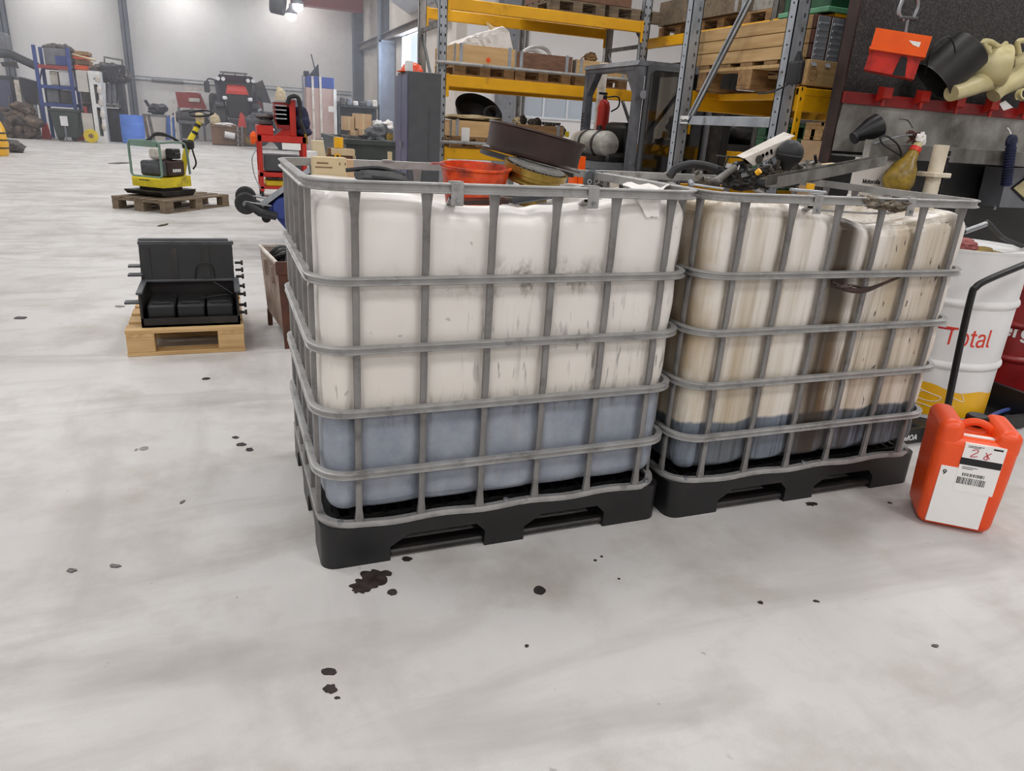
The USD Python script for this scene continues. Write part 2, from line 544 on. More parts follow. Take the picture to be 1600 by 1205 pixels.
M['trough'] = mat('oily_trough_steel', srgb(186, 184, 178), srgb(150, 147, 140), 3, 0.45, 0.1, dirt=srgb(52, 43, 31), dirt_amt=0.85)
M['green'] = mat('green_plastic', srgb(34, 96, 58), srgb(26, 78, 48), 6, 0.45)
M['green_pale'] = mat('green_pale', srgb(112, 178, 138), srgb(100, 164, 126), 5, 0.5)
M['sage'] = mat('sage_tube_paint', srgb(116, 142, 128), srgb(104, 128, 116), 5, 0.45)
M['bin_green'] = mat('bin_dark_green', srgb(58, 66, 64), srgb(50, 58, 56), 4, 0.5)
M['brown'] = mat('brown_board', srgb(128, 96, 70), srgb(108, 80, 58), 4, 0.65)
M['clutter'] = mat('clutter_grey', srgb(92, 88, 88), srgb(56, 54, 56), 7, 0.6, dirt=srgb(130, 112, 96), dirt_amt=0.35)
M['clutter_brown'] = mat('clutter_brown', srgb(108, 92, 80), srgb(66, 58, 54), 6, 0.7, dirt=srgb(150, 126, 100), dirt_amt=0.35)
M['steel'] = mat('steel_bright', srgb(170, 172, 176), srgb(140, 142, 146), 9, 0.3, 0.7)
M['engine'] = mat('engine_parts', srgb(92, 86, 78), srgb(52, 48, 46), 14, 0.4, 0.4, dirt=srgb(120, 106, 84), dirt_amt=0.35)
M['sludge'] = mat('dried_sludge', srgb(132, 122, 106), srgb(96, 86, 72), 14, 0.6, dirt=srgb(48, 40, 32), dirt_amt=0.5, bump=0.4)
M['oil_film'] = mat('oil_spot', srgb(40, 34, 33), srgb(62, 54, 52), 30, 0.3)
M['oil_faint'] = mat('oil_spot_faint', srgb(150, 146, 142), srgb(176, 171, 168), 18, 0.5)
M['oil_yellow'] = mat('oily_yellow', srgb(172, 142, 44), srgb(128, 104, 34), 14, 0.4, dirt=srgb(70, 54, 26), dirt_amt=0.75)
M['pink'] = mat('pink_rag', srgb(176, 110, 108), srgb(140, 76, 74), 14, 0.85)
M['grey_plate'] = mat('grey_plate', srgb(92, 96, 100), srgb(84, 88, 92), 4, 0.45)
M['speckle'] = mat('speckled_dark_panel', srgb(40, 38, 38), srgb(74, 71, 70), 90, 0.7, lo=0.42, hi=0.7, detail=2)
M['tractor_dark'] = mat('tractor_dark', srgb(56, 56, 66), srgb(40, 40, 48), 5, 0.4)
M['fan_yellow'] = mat('reel_yellow', srgb(226, 200, 40), srgb(206, 180, 30), 6, 0.5)


def glass(name, tint, fac=0.75):
    g = G()
    s = g.n('mix_closure', 'closure', fac=fac, closure1=g.n('glossy_bsdf', 'BSDF', color=(0.8, 0.85, 0.9), roughness=0.05), closure2=g.n('transparent_bsdf', 'BSDF', color=tint))
    return g.done(name, s)


M['cab_glass'] = glass('cab_glass', (0.42, 0.40, 0.37), 0.95)
M['pane_glass'] = glass('pane_glass', (0.9, 0.93, 0.96), 0.9)


def emit(name, color, strength):
    g = G()
    return g.done(name, g.n('emission', 'emission', color=color, strength=strength))


M['lamp_glow'] = emit('lamp_glow', (1, 0.98, 0.95), 9.0)
M['sky_bright'] = emit('overcast_outside', (0.86, 0.93, 1.0), 2.6)


def floor_material():
    g = G()
    p = g.world()
    a = g.mp(g.noise(p, 0.9, 5.0, 0.6), 0.35, 0.66)
    col = g.mix(a, srgb(205, 203, 201), srgb(190, 187, 185))
    col = g.mix(g.mp(g.noise(g.scale(p, (1, 1, 1), (4, 9, 0)), 2.2, 6.0, 0.62), 0.48, 0.72, 0, 0.85), col, srgb(164, 157, 149))
    col = g.mix(g.mp(g.noise(g.scale(p, (0.35, 1.6, 1), (1, 2, 0)), 2.0, 5.0, 0.6, 0.4), 0.50, 0.74, 0, 0.8), col, srgb(154, 148, 143))   # wheel tracks
    col = g.mix(g.mp(g.noise(g.scale(p, (1.5, 0.4, 1), (7, 3, 0)), 2.0, 5.0, 0.6, 0.5), 0.54, 0.78, 0, 0.7), col, srgb(166, 162, 160))
    col = g.mix(g.mp(g.noise(p, 260.0, 2.0, 0.6), 0.55, 0.8, 0, 0.35), col, srgb(150, 146, 144))                                       # grit
    col = g.mix(g.mp(g.noise(g.scale(p, (1, 1, 1), (2, 8, 3)), 22.0, 3.0, 0.55), 0.715, 0.76, 0, 0.5), col, srgb(128, 122, 118))        # small spots
    rough = g.mp(g.noise(p, 1.4, 4.0), 0.3, 0.7, 0.46, 0.62)
    return g.done('floor_concrete', g.bsdf(base_color=col, roughness=rough, specular_ior_level=0.4, normal=g.bump(g.noise(p, 180.0, 3.0), 0.12, 0.002)))


M['floor'] = floor_material()


def hdpe(name, level, base, base2, liquid, liquid2, dirty):
    """Natural polyethylene tank with liquid showing through below the level, drips and grime; coordinates are the tank's own."""
    g = G()
    co = g.obj()
    x, y, z = g.xyz(co)
    col = g.mix(g.mp(g.noise(co, 3.0, 4.0), 0.35, 0.65), base, base2)
    warm = g.mp(g.math('add', z, g.mul(g.noise(co, 4.0, 3.0), 0.25)), 0.62, 1.05, 1.0, 0.0)
    col = g.mix(g.mul(warm, 0.45), col, srgb(212, 203, 187))
    wz = g.math('add', z, g.mp(g.noise(g.scale(co, (7, 7, 0.4)), 1.0, 3.0), 0.3, 0.7, -0.012, 0.012))
    liq = g.mp(wz, level - 0.006, level + 0.006, 1.0, 0.0)
    lcol = g.mix(g.mp(g.noise(co, 9.0, 5.0, 0.6), 0.35, 0.68), liquid, liquid2)
    lcol = g.mix(g.mp(g.noise(co, 120.0, 2.0), 0.6, 0.75, 0, 0.14), lcol, srgb(190, 198, 208))
    col = g.mix(liq, col, lcol)
    u_ = g.mul(g.math('subtract', x, 0.116), 1.0 / 0.1948)
    near = g.mul(g.math('absolute', g.math('subtract', g.math('fraction', g.math('add', u_, 10.5)), 0.5)), 0.1948)
    grime_and_edges = g.mul(g.mp(near, 0.010, 0.034, 1.0, 0.0), g.mp(g.noise(g.scale(co, (14, 14, 5)), 1.0, 4.0, 0.6), 0.35, 0.62))
    # runs of oil: long thin noise
    runs = g.noise(g.scale(co, (34, 34, 1.6)), 1.0, 4.0, 0.6, 0.2)
    place = g.noise(g.scale(co, (3.2, 3.2, 2.2), (5, 1, 2)), 1.0, 3.0, 0.6)
    if dirty < 0.5:
        col = g.mix(g.mul(g.mul(grime_and_edges, liq), 0.55), col, srgb(84, 88, 96))  # liquid of the cleaner tank toned darker beside the bars
        zone = g.mul(g.mp(z, 0.50, 0.60, 0.4, 1.0), g.mp(z, 0.66, 0.90, 1.0, 0.0))
        drops = g.mul(g.mul(g.mp(g.noise(g.scale(co, (52, 52, 9)), 1.0, 2.0, 0.5), 0.60, 0.66), zone), g.mp(g.math('add', place, g.mul(x, 0.16)), 0.48, 0.62))
        col = g.mix(g.mul(drops, 0.75), col, srgb(136, 132, 132))
        runs_m = g.mul(g.mul(g.mp(runs, 0.56, 0.68), zone), g.mp(g.math('add', place, g.mul(x, 0.10)), 0.50, 0.66))
        col = g.mix(g.mul(runs_m, 0.6), col, srgb(146, 140, 136))
        mould = g.mul(g.mul(g.mp(g.math('absolute', g.math('subtract', z, 0.895)), 0.015, 0.075, 1.0, 0.0), g.mp(g.math('absolute', g.math('subtract', x, 0.66)), 0.08, 0.30, 1.0, 0.12)), g.mp(g.noise(g.scale(co, (26, 26, 16)), 1.0, 5.0, 0.65), 0.50, 0.66))
        col = g.mix(g.mul(mould, 0.85), col, srgb(74, 66, 40))
        dab = g.mp(g.noise(g.scale(co, (1, 1, 1), (6, 2, 4)), 26.0, 2.0, 0.5), 0.735, 0.76)
        col = g.mix(g.mul(dab, 0.55), col, srgb(150, 146, 144))
        edge = g.mul(g.mp(g.math('absolute', g.math('subtract', z, 0.498)), 0.0, 0.06, 1.0, 0.0), g.mp(runs, 0.50, 0.62))
        col = g.mix(g.mul(edge, 0.55), col, srgb(66, 66, 66))
    else:
        col = g.mix(g.mul(grime_and_edges, 0.7), col, g.mix(liq, srgb(112, 96, 74), srgb(52, 54, 58)))
        wide = g.mp(g.noise(g.scale(co, (7, 7, 0.5), (2, 4, 0)), 1.0, 4.0, 0.6), 0.40, 0.66)
        col = g.mix(g.mul(wide, 0.75), col, g.mix(liq, srgb(168, 148, 114), srgb(88, 92, 90)))
        fine = g.mp(runs, 0.48, 0.70)
        col = g.mix(g.mul(fine, 0.5), col, g.mix(liq, srgb(140, 124, 98), srgb(70, 74, 74)))
        band = g.mul(g.mp(g.math('absolute', g.math('subtract', g.math('add', x, g.mul(z, 0.02)), g.math('add', 0.575, g.mul(g.noise(g.scale(co, (0.0, 0.0, 3.0)), 1.0, 2.0), 0.05)))), 0.028, 0.082, 1.0, 0.0), g.mp(runs, 0.22, 0.50, 0.80, 1.0))
        col = g.mix(g.mul(band, 0.96), col, srgb(46, 32, 18))
        band2 = g.mul(g.mul(g.mp(g.math('absolute', g.math('subtract', x, 0.66)), 0.03, 0.16, 1.0, 0.0), g.mp(runs, 0.44, 0.62)), g.mp(z, 0.95, 0.70))
        col = g.mix(g.mul(band2, 0.7), col, srgb(104, 84, 56))
        left = g.mul(g.mul(g.mp(x, 0.02, 0.13, 1.0, 0.0), g.math('subtract', 1.0, liq)), g.mp(g.noise(co, 5.0, 4.0), 0.4, 0.62))
        col = g.mix(g.mul(left, 0.7), col, srgb(168, 140, 96))
        specks = g.mul(g.mp(g.noise(g.scale(co, (60, 60, 18), (1, 7, 3)), 1.0, 2.0, 0.5), 0.68, 0.72), g.mp(x, 0.55, 0.85))
        col = g.mix(g.mul(specks, 0.9), col, srgb(40, 30, 24))
        low = g.mul(liq, g.mp(g.math('add', runs, g.mul(x, 0.12)), 0.52, 0.68))
        col = g.mix(g.mul(low, 0.75), col, srgb(42, 44, 46))
    return g.done(name, g.bsdf(base_color=col, roughness=0.38, specular_ior_level=0.45, subsurface_weight=0.12, subsurface_radius=(1.0, 0.9, 0.8), subsurface_scale=0.02))


M['tank_clean'] = hdpe('tank_polyethylene', 0.512, srgb(232, 228, 224), srgb(222, 217, 212), srgb(130, 137, 150), srgb(154, 160, 170), 0.0)
M['tank_dirty'] = hdpe('tank_polyethylene_oily', 0.365, srgb(232, 227, 222), srgb(220, 214, 207), srgb(98, 106, 122), srgb(124, 132, 146), 1.0)


def haze_material():
    return usdkit.material(stage, '/World/Looks/welding_haze', {'v': ('principled_volume', {'color': (0.93, 0.94, 1.0), 'density': 0.010, 'anisotropy': 0.2})}, volume='v.volume')


M['haze'] = haze_material()
# ------------------------------------------------------------------ the hall
YW, XR, YI = 33.0, 6.0, 18.6
struct('floor', bb(-24, 15, -14, YW + 0.3, -0.3, 0), M['floor'])
struct('wall_far', bb(-24, XR + 0.3, YW, YW + 0.3, 0, 7.2), M['wall'])
struct('wall_left', bb(-24.3, -24, -14, YW + 0.3, 0, 7.2), M['wall'])
struct('wall_back', bb(-24.3, 15.3, -14.3, -14, 0, 7.2), M['wall'])
struct('wall_inner', bb(XR + .3, 15.3, YI, YI + 0.3, 0, 7.2), M['wall'])
struct('wall_side', bb(15, 15.3, -14, YI, 0, 7.2), M['wall'])
struct('ceiling', bb(-24.3, 15.3, -14.3, YW + 0.3, 7.2, 7.5), M['ceiling'])
# right wall with a tall window cut out: bays of beige panel between steel columns
WY0, WY1, WZ0, WZ1 = 22.05, 25.1, px(650, 118, XR)[2], px(650, 46, XR)[2]
struct('wall_right', cat(bb(XR, XR + 0.3, YI, WY0, 0, 7.2), bb(XR, XR + 0.3, WY1, YW, 0, 7.2), bb(XR, XR + 0.3, WY0, WY1, 0, WZ0), bb(XR, XR + 0.3, WY0, WY1, WZ1, 7.2)), M['wall_beige'])
w = struct('window_1', cat(bb(XR - 0.02, XR + 0.1, WY0, WY0 + 0.09, WZ0, WZ1), bb(XR - 0.02, XR + 0.1, WY1 - 0.09, WY1, WZ0, WZ1), bb(XR - 0.02, XR + 0.1, WY0, WY1, WZ0, WZ0 + 0.09), bb(XR - 0.02, XR + 0.1, WY0, WY1, WZ1 - 0.09, WZ1)), M['white_frame'])
struct('mullion', bb(XR - 0.02, XR + 0.1, 24.2, 24.29, WZ0, WZ1), M['white_frame'], w)
struct('pane', bb(XR + 0.03, XR + 0.045, WY0 + 0.08, 24.2, WZ0 + 0.08, WZ1 - 0.08), M['pane_glass'], w)
struct('pane', bb(XR + 0.03, XR + 0.045, 24.29, WY1 - 0.08, WZ0 + 0.08, WZ1 - 0.08), M['pane_glass'], w)
# the window in the inner wall, behind the racks
g0, g1 = py(818, 152, YI), py(925, 192, YI)
GZ0, GZ1 = 1.62, g0[2] + 0.1
w2 = struct('window_2', cat(bb(g0[0] - .06, g1[0] + .5, YI - .06, YI, GZ0 - .06, GZ0), bb(g0[0] - .06, g1[0] + .5, YI - .06, YI, GZ1, GZ1 + .06), *[bb(xx - .03, xx + .03, YI - .06, YI, GZ0, GZ1) for xx in (g0[0], py(848, 170, YI)[0], py(885, 170, YI)[0], g1[0] + .45)]), M['white_frame'])
for xa, xb in ((g0[0] + .03, py(848, 170, YI)[0] - .03), (py(848, 170, YI)[0] + .03, py(885, 170, YI)[0] - .03), (py(885, 170, YI)[0] + .03, g1[0] + .42)):
    struct('pane', bb(xa, xb, YI - .03, YI - .02, GZ0, GZ1), M['pane_glass'], w2)


def i_column(x0, x1, y0, y1, h):
    fl = 0.02
    return cat(bb(x0, x1, y0, y0 + fl, 0, h), bb(x0, x1, y1 - fl, y1, 0, h), bb((x0 + x1) / 2 - .012, (x0 + x1) / 2 + .012, y0, y1, 0, h))


for u in (8, 197):
    p = py(u, 60, YW - 0.2)
    solo('steel_column', i_column(p[0] - .14, p[0] + .14, YW - .3, YW, 7.2), M['column'], 'grey steel column on the far wall at the left edge of the photo' if u < 50 else 'grey steel column on the far wall between the blue rack and the red tractor', 'column')
solo('steel_column', cat(bb(XR - .42, XR - .02, YW - .5, YW - .02, 0, 7.2)), M['column'], 'wide dark grey steel column filling the corner of far wall and window wall', 'column')
solo('steel_column', cat(bb(XR - .32, XR, 27.2, 27.6, 0, 7.2), bb(XR - .36, XR - .3, 27.15, 27.65, 0, 7.2)), M['column'], 'grey steel column on the window wall beyond the bright window', 'column')
p = py(795, 100, YI - .35)
colp = thing('steel_column', 'blue-grey steel column seen through the tall yellow pallet rack', 'column', (p[0], YI - .18, 0))
part(colp, 'shaft', bb(p[0] - .24, p[0] + .24, YI - .36, YI, 0, 7.2), M['mid_grey'])
for k in range(9):
    z = 1.2 + .35 * k
    part(colp, 'bolt', cyl((p[0] + .1, YI - .36, z), (p[0] + .1, YI - .375, z), .025, 8), M['dark_grey'])
q = py(816, 100, YI - .2)
solo('wall_pipe', cat(cyl((q[0], YI - .1, 0), (q[0], YI - .1, 7.2), .05, 10), cyl((q[0] + .16, YI - .08, 0), (q[0] + .16, YI - .08, 7.2), .035, 10)), M['galv_dark'], 'pair of grey vertical pipes beside the blue-grey column on the inner wall', 'pipe')
# door leaf standing out from the window wall, lit by the window
zl_d = px(562, 74, XR - .2)[2] - .2
solo('door_leaf', cat(bb(XR - .62, XR - .02, 26.1, 26.2, 0, zl_d, .01), bb(XR - .62, XR - .54, 26.0, 26.1, 0, zl_d), bb(XR - .62, XR - .02, 26.0, 26.1, zl_d - .08, zl_d)), M['column_blue'], 'pale blue-grey folding door leaf standing open beside the bright window', 'door')
a, b = px(562, 74, XR - .2), px(668, 31, XR - .2)
zl = (a[2] + b[2]) / 2
solo('crane_rail', cat(bb(XR - .28, XR - .02, YI + .5, YW - .5, zl - .12, zl - .1), bb(XR - .17, XR - .13, YI + .5, YW - .5, zl - .1, zl + .1), bb(XR - .28, XR - .02, YI + .5, YW - .5, zl + .1, zl + .12)), M['lintel'], 'brown steel rail running along the window wall above the window', 'rail')
p0 = py(510, 8, 31)
solo('crane_beam', cat(bb(p0[0] - 1.4, XR - .3, 30.7, 31.3, p0[2] - .12, p0[2] - .08), bb(p0[0] - 1.4, XR - .3, 30.98, 31.02, p0[2] - .08, p0[2] + .6), bb(p0[0] - 1.4, XR - .3, 30.7, 31.3, p0[2] + .6, p0[2] + .64)), M['red_crane'], 'red overhead crane beam in front of the far wall', 'crane beam')
# white duct or canopy corner under the roof at the window wall
solo('roof_canopy', prism([(XR - 1.3, 5.25), (XR - .03, 4.58), (XR - .03, 5.1), (XR - 1.3, 5.6)], 'y', 20.3, 24.0), M['white_frame'], 'white sloping canopy under the roof at the window wall', 'canopy')
pa, pb = py(190, 121, YW - .06), py(560, 150, YW - .06)
zz = (pa[2] + pb[2]) / 2
wp = thing('wall_pipe', 'thin grey pipe run along the far wall above the clutter', 'pipe', (pa[0], YW - .06, zz))
part(wp, 'pipe', cyl((pa[0], YW - .06, zz), (XR - .5, YW - .06, zz), .03, 8), M['galv_light'])
part(wp, 'sleeve', cyl((py(237, 128, YW - .06)[0], YW - .06, zz), (py(287, 132, YW - .06)[0], YW - .06, zz), .06, 10), M['mid_grey'])
part(wp, 'pipe', cyl((pa[0], YW - .05, zz + .12), (XR - .5, YW - .05, zz + .12), .018, 8), M['galv_light'])
# round grey vent housing and two lamps under the roof
c = py(441, 8, 29.0)
vent = thing('roof_fan', 'round dark grey ventilation fan hanging under the roof near the two bright lamps', 'fan', (c[0], 29, c[2] - .3))
part(vent, 'drum', cyl((c[0] - .40, 29, c[2] + .12), (c[0] + .1, 28.9, c[2] + .05), .42, 22, bev=.04), M['dark_grey'])
part(vent, 'hanger', cyl((c[0], 29, c[2] + .1), (c[0], 29, 7.2), .03, 8), M['dark_grey'])
for u, v, r, lab in ((465, 5, .20, 'bright round roof lamp, the upper right of the two by the roof fan'), (455, 20, .19, 'bright round roof lamp, the lower left of the two by the roof fan')):
    c = py(u, v, 28.6)
    l = thing('roof_lamp', lab, 'lamp', (c[0], 28.6, c[2]))
    part(l, 'housing', lathe([(.001, .30), (.07, .30), (.08, .16), (r + .02, .02), (r + .02, -.02), (r, -.02), (r, 0.0)], 20, c), M['mid_grey'])
    part(l, 'bulb', lathe([(.001, -r)] + [(r * math.sin(a_), -r * math.cos(a_)) for a_ in np.linspace(.2, 1.9, 9)] + [(.001, r * .4)], 20, c + (0, 0, -.10)), M['lamp_glow'])
    part(l, 'cable', cyl(c + (0, 0, .3), (c[0], c[1], 7.2), .012, 6), M['black'])

# ------------------------------------------------------------------ marks on the floor: dried oil, thin films lying on the concrete
F = '/World/floor'


def puddle(u, v, wpx, hpx, seed=0, m='oil_film', n=40, jag=0.25, name='oil_spot', turn=0.0):
    c0 = pz(u, v)
    w_ = np.linalg.norm(pz(u + wpx / 2, v) - pz(u - wpx / 2, v)) / 2
    h_ = np.linalg.norm(pz(u, v - hpx / 2) - pz(u, v + hpx / 2)) / 2
    r_ = np.random.default_rng(seed + 100)
    ang = np.linspace(0, 2 * math.pi, n, endpoint=False)
    rad = 1 + sum(jag * 1.2 * (r_.random() - .5) / k_ ** .6 * np.sin(k_ * ang + r_.random() * 6.3) for k_ in range(2, 8))
    n = len(ang)
    d = np.stack([np.cos(ang) * rad * w_, np.sin(ang) * rad * h_], 1)
    t = -YAW + math.radians(turn)
    x = c0[0] + d[:, 0] * math.cos(t) - d[:, 1] * math.sin(t)
    y = c0[1] + d[:, 0] * math.sin(t) + d[:, 1] * math.cos(t)
    pg = Polygon(np.stack([x, y], 1)).buffer(0)
    if pg.geom_type != 'Polygon':
        pg = max(pg.geoms, key=lambda q_: q_.area)
    part(F, name, prism(pg, 'z', 0.0002, 0.0010 + .0003 * (seed % 7)), M[m], smooth=False, world=False)


for k, s in enumerate([(514, 1050, 26, 11, .15), (516, 1077, 20, 15, .35), (527, 1091, 9, 4, .3), (843, 923, 19, 13, .15), (613, 926, 16, 9, .2), (823, 1010, 6, 4, .3), (1461, 1010, 10, 4, .3),
                       (225, 701, 14, 6, .3), (213, 703, 5, 3, .3), (377, 695, 16, 5, .4), (390, 703, 12, 5, .4), (368, 684, 12, 3, .5), (112, 892, 14, 6, .4), (180, 885, 20, 4, .4),
                       (322, 592, 12, 4, .3), (32, 497, 22, 4, .3), (187, 479, 16, 3, .3), (187, 255, 18, 4, .5), (285, 785, 6, 5, .5), (636, 874, 18, 6, .4),
                       (1268, 788, 16, 5, .6), (1390, 786, 6, 3, .4), (940, 870, 4, 3, .3), (930, 876, 5, 3, .3), (1188, 942, 9, 4, .4), (967, 905, 4, 2, .3), (1275, 940, 8, 3, .4), (255, 352, 12, 4, .5)]):
    puddle(*s[:4], seed=k, jag=s[4])
for k, s in enumerate([(583, 904, 40, 22, .45), (570, 914, 38, 20, .5), (596, 898, 34, 12, .6), (560, 922, 22, 10, .5)]):
    puddle(*s[:4], seed=50 + k, jag=s[4] * 1.3, n=60)
# ------------------------------------------------------------------ caged liquid tanks
RIM_Z, BANDS = 1.154, (0.902, 0.707, 0.516, 0.318)
TW, TD = 1.2, 0.9
BAR_X = [0.116 + 0.1948 * i for i in range(6)]
BAR_Y = [0.10 + 0.175 * i for i in range(5)]
BAND_PROF = [(-.011, -.012), (.005, -.0125), (.010, -.0095), (.010, -.0065), (.003, -.003), (.003, .003), (.010, .0065), (.010, .0095), (.005, .0125), (-.011, .012)]
RIM_PROF = [(-.012, -.014), (.005, -.015), (.011, -.0125), (.011, -.009), (.003, -.005), (.003, .005), (.011, .009), (.011, .0125), (.005, .015), (-.012, .014)]


def cage_bar(x, y, out, z0=.15, z1=1.142):
    """One upright strip: narrow with a ridge, pressed flat where the bands cross, flared at its top end."""
    zs = [z0, z0 + .012, z0 + .05]
    for b_ in sorted(BANDS):
        zs += [b_ - .035, b_ - .02, b_ + .02, b_ + .035]
    zs += [z1 - .075, z1 - .035, z1]
    v, f = [], []
    for z in zs:
        hw = .0095
        if z > z1 - .02:
            hw = .016
        elif z > z1 - .05:
            hw = .012
        elif z < z0 + .02:
            hw = .013
        near = min(abs(z - b_) for b_ in BANDS)
        dp = .006 if near < .03 else .011
        v += [(-hw, -.004), (-hw, dp * .7), (-hw * .45, dp), (hw * .45, dp), (hw, dp * .7), (hw, -.004)]
    k = 6
    pts = []
    for i, (a_, d_) in enumerate(v):
        z = zs[i // k]
        t = np.array([-out[1], out[0]])
        pts.append((x + t[0] * a_ + out[0] * d_, y + t[1] * a_ + out[1] * d_, z))
    for i in range(len(zs) - 1):
        for j in range(k):
            j2 = (j + 1) % k
            f += [[i * k + j, i * k + j2, (i + 1) * k + j2], [i * k + j, (i + 1) * k + j2, (i + 1) * k + j]]
    e = len(zs) - 1
    for j in range(1, k - 1):
        f += [[0, j + 1, j], [e * k, e * k + j, e * k + j + 1]]
    m = trimesh.Trimesh(pts, f, process=False)
    return m


def tank_bottle(top_pts, bulge, seed):
    m = refine(rbox(.03, TW - .03, .03, TD - .03, .168, 1.085, .062, 3), .02)
    v = m.vertices.copy()
    n = trimesh.Trimesh(v, m.faces, process=False).vertex_normals
    bx_, bz = np.array([-.02] + BAR_X + [TW + .02]), np.array([.10] + sorted(BANDS) + [1.16])
    by_ = np.array([-.04] + BAR_Y + [TD + .04])

    def pillow(t, knots):
        i = np.clip(np.searchsorted(knots, t) - 1, 0, len(knots) - 2)
        s = (t - knots[i]) / (knots[i + 1] - knots[i])
        return 1 - np.abs(2 * s - 1) ** 3.0
    side_y = np.abs(n[:, 1])
    side_x = np.abs(n[:, 0])
    pz_ = .45 + .55 * pillow(v[:, 2], bz)
    off = bulge * (side_y ** 2 * pillow(v[:, 0], bx_) + side_x ** 2 * pillow(v[:, 1], by_)) * pz_
    wob = (meshkit.fbm(v * 5.0 + seed, 3, seed) - .5) * .012
    upper = np.clip((v[:, 2] - .72) / .365, 0, 1)
    x_t, z_t = np.array([q_[0] for q_ in top_pts]), np.array([q_[1] for q_ in top_pts])
    o = np.argsort(x_t)
    h = np.interp(v[:, 0], x_t[o], z_t[o]) - 1.085
    back = np.clip(v[:, 1] / TD, 0, 1)
    dz = upper ** 1.5 * h * (1 - .55 * back) + upper ** 2 * (meshkit.fbm(v * 7 + 3 * seed, 3, seed + 4) - .5) * .022 * (n[:, 2] > -.2)
    sag = np.clip((v[:, 0] - .28) / .12, 0, 1) * np.clip((1.02 - v[:, 0]) / .12, 0, 1) * np.clip((v[:, 1] - .10) / .16, 0, 1) * np.clip((.86 - v[:, 1]) / .15, 0, 1)
    dz -= .055 * sag * (n[:, 2] > .3)
    # the upper wall leans in where the top has sunk
    v = v + n * (off + wob * (1 - .7 * (n[:, 2] < -.5)))[:, None]
    v[:, 2] += dz
    v[:, 1] += upper * np.clip(-h, 0, .1) * .45 * (n[:, 1] < -.3)
    lim = .030
    v[:, 1] = np.where(n[:, 1] < -.5, np.maximum(v[:, 1], .020), v[:, 1])
    return trimesh.Trimesh(v, m.faces, process=False)


OX = [py(u, v, 0)[0] for u, v in ((610, 865), (757, 845), (818, 835), (942, 815))]


def tank_pallet():
    solid = prism(rrect(0, TW, 0, TD, .045, 5), 'z', 0.0, .138)
    cuts = []
    for x0, x1 in ((OX[0], OX[1]), (OX[2], OX[3])):
        cuts.append(prism([(x0, -.01), (x1, -.01), (x1, .058), (x1 - .03, .088), (x0 + .06, .088), (x0, .050)], 'y', -.1, .36))
        cuts.append(prism([(x0, -.01), (x1, -.01), (x1, .058), (x1 - .03, .088), (x0 + .06, .088), (x0, .050)], 'y', .54, TD + .1))
        cuts.append(prism([(x0 + .02, -.01), (x1 - .02, -.01), (x1 - .02, .02), (x0 + .02, .02)], 'y', .05, TD - .05))
    for y0, y1 in ((.17, .38), (.53, .74)):
        cuts.append(prism([(y0, -.01), (y1, -.01), (y1, .055), (y1 - .04, .085), (y0 + .04, .085), (y0, .055)], 'x', -.1, .19))
        cuts.append(prism([(y0, -.01), (y1, -.01), (y1, .055), (y1 - .04, .085), (y0 + .04, .085), (y0, .055)], 'x', TW - .19, TW + .1))
    cuts.append(prism(rrect(.03, TW - .03, .03, TD - .03, .05, 5), 'z', .120, .2))
    m = diff(solid, *cuts)
    return m


TOPS = []


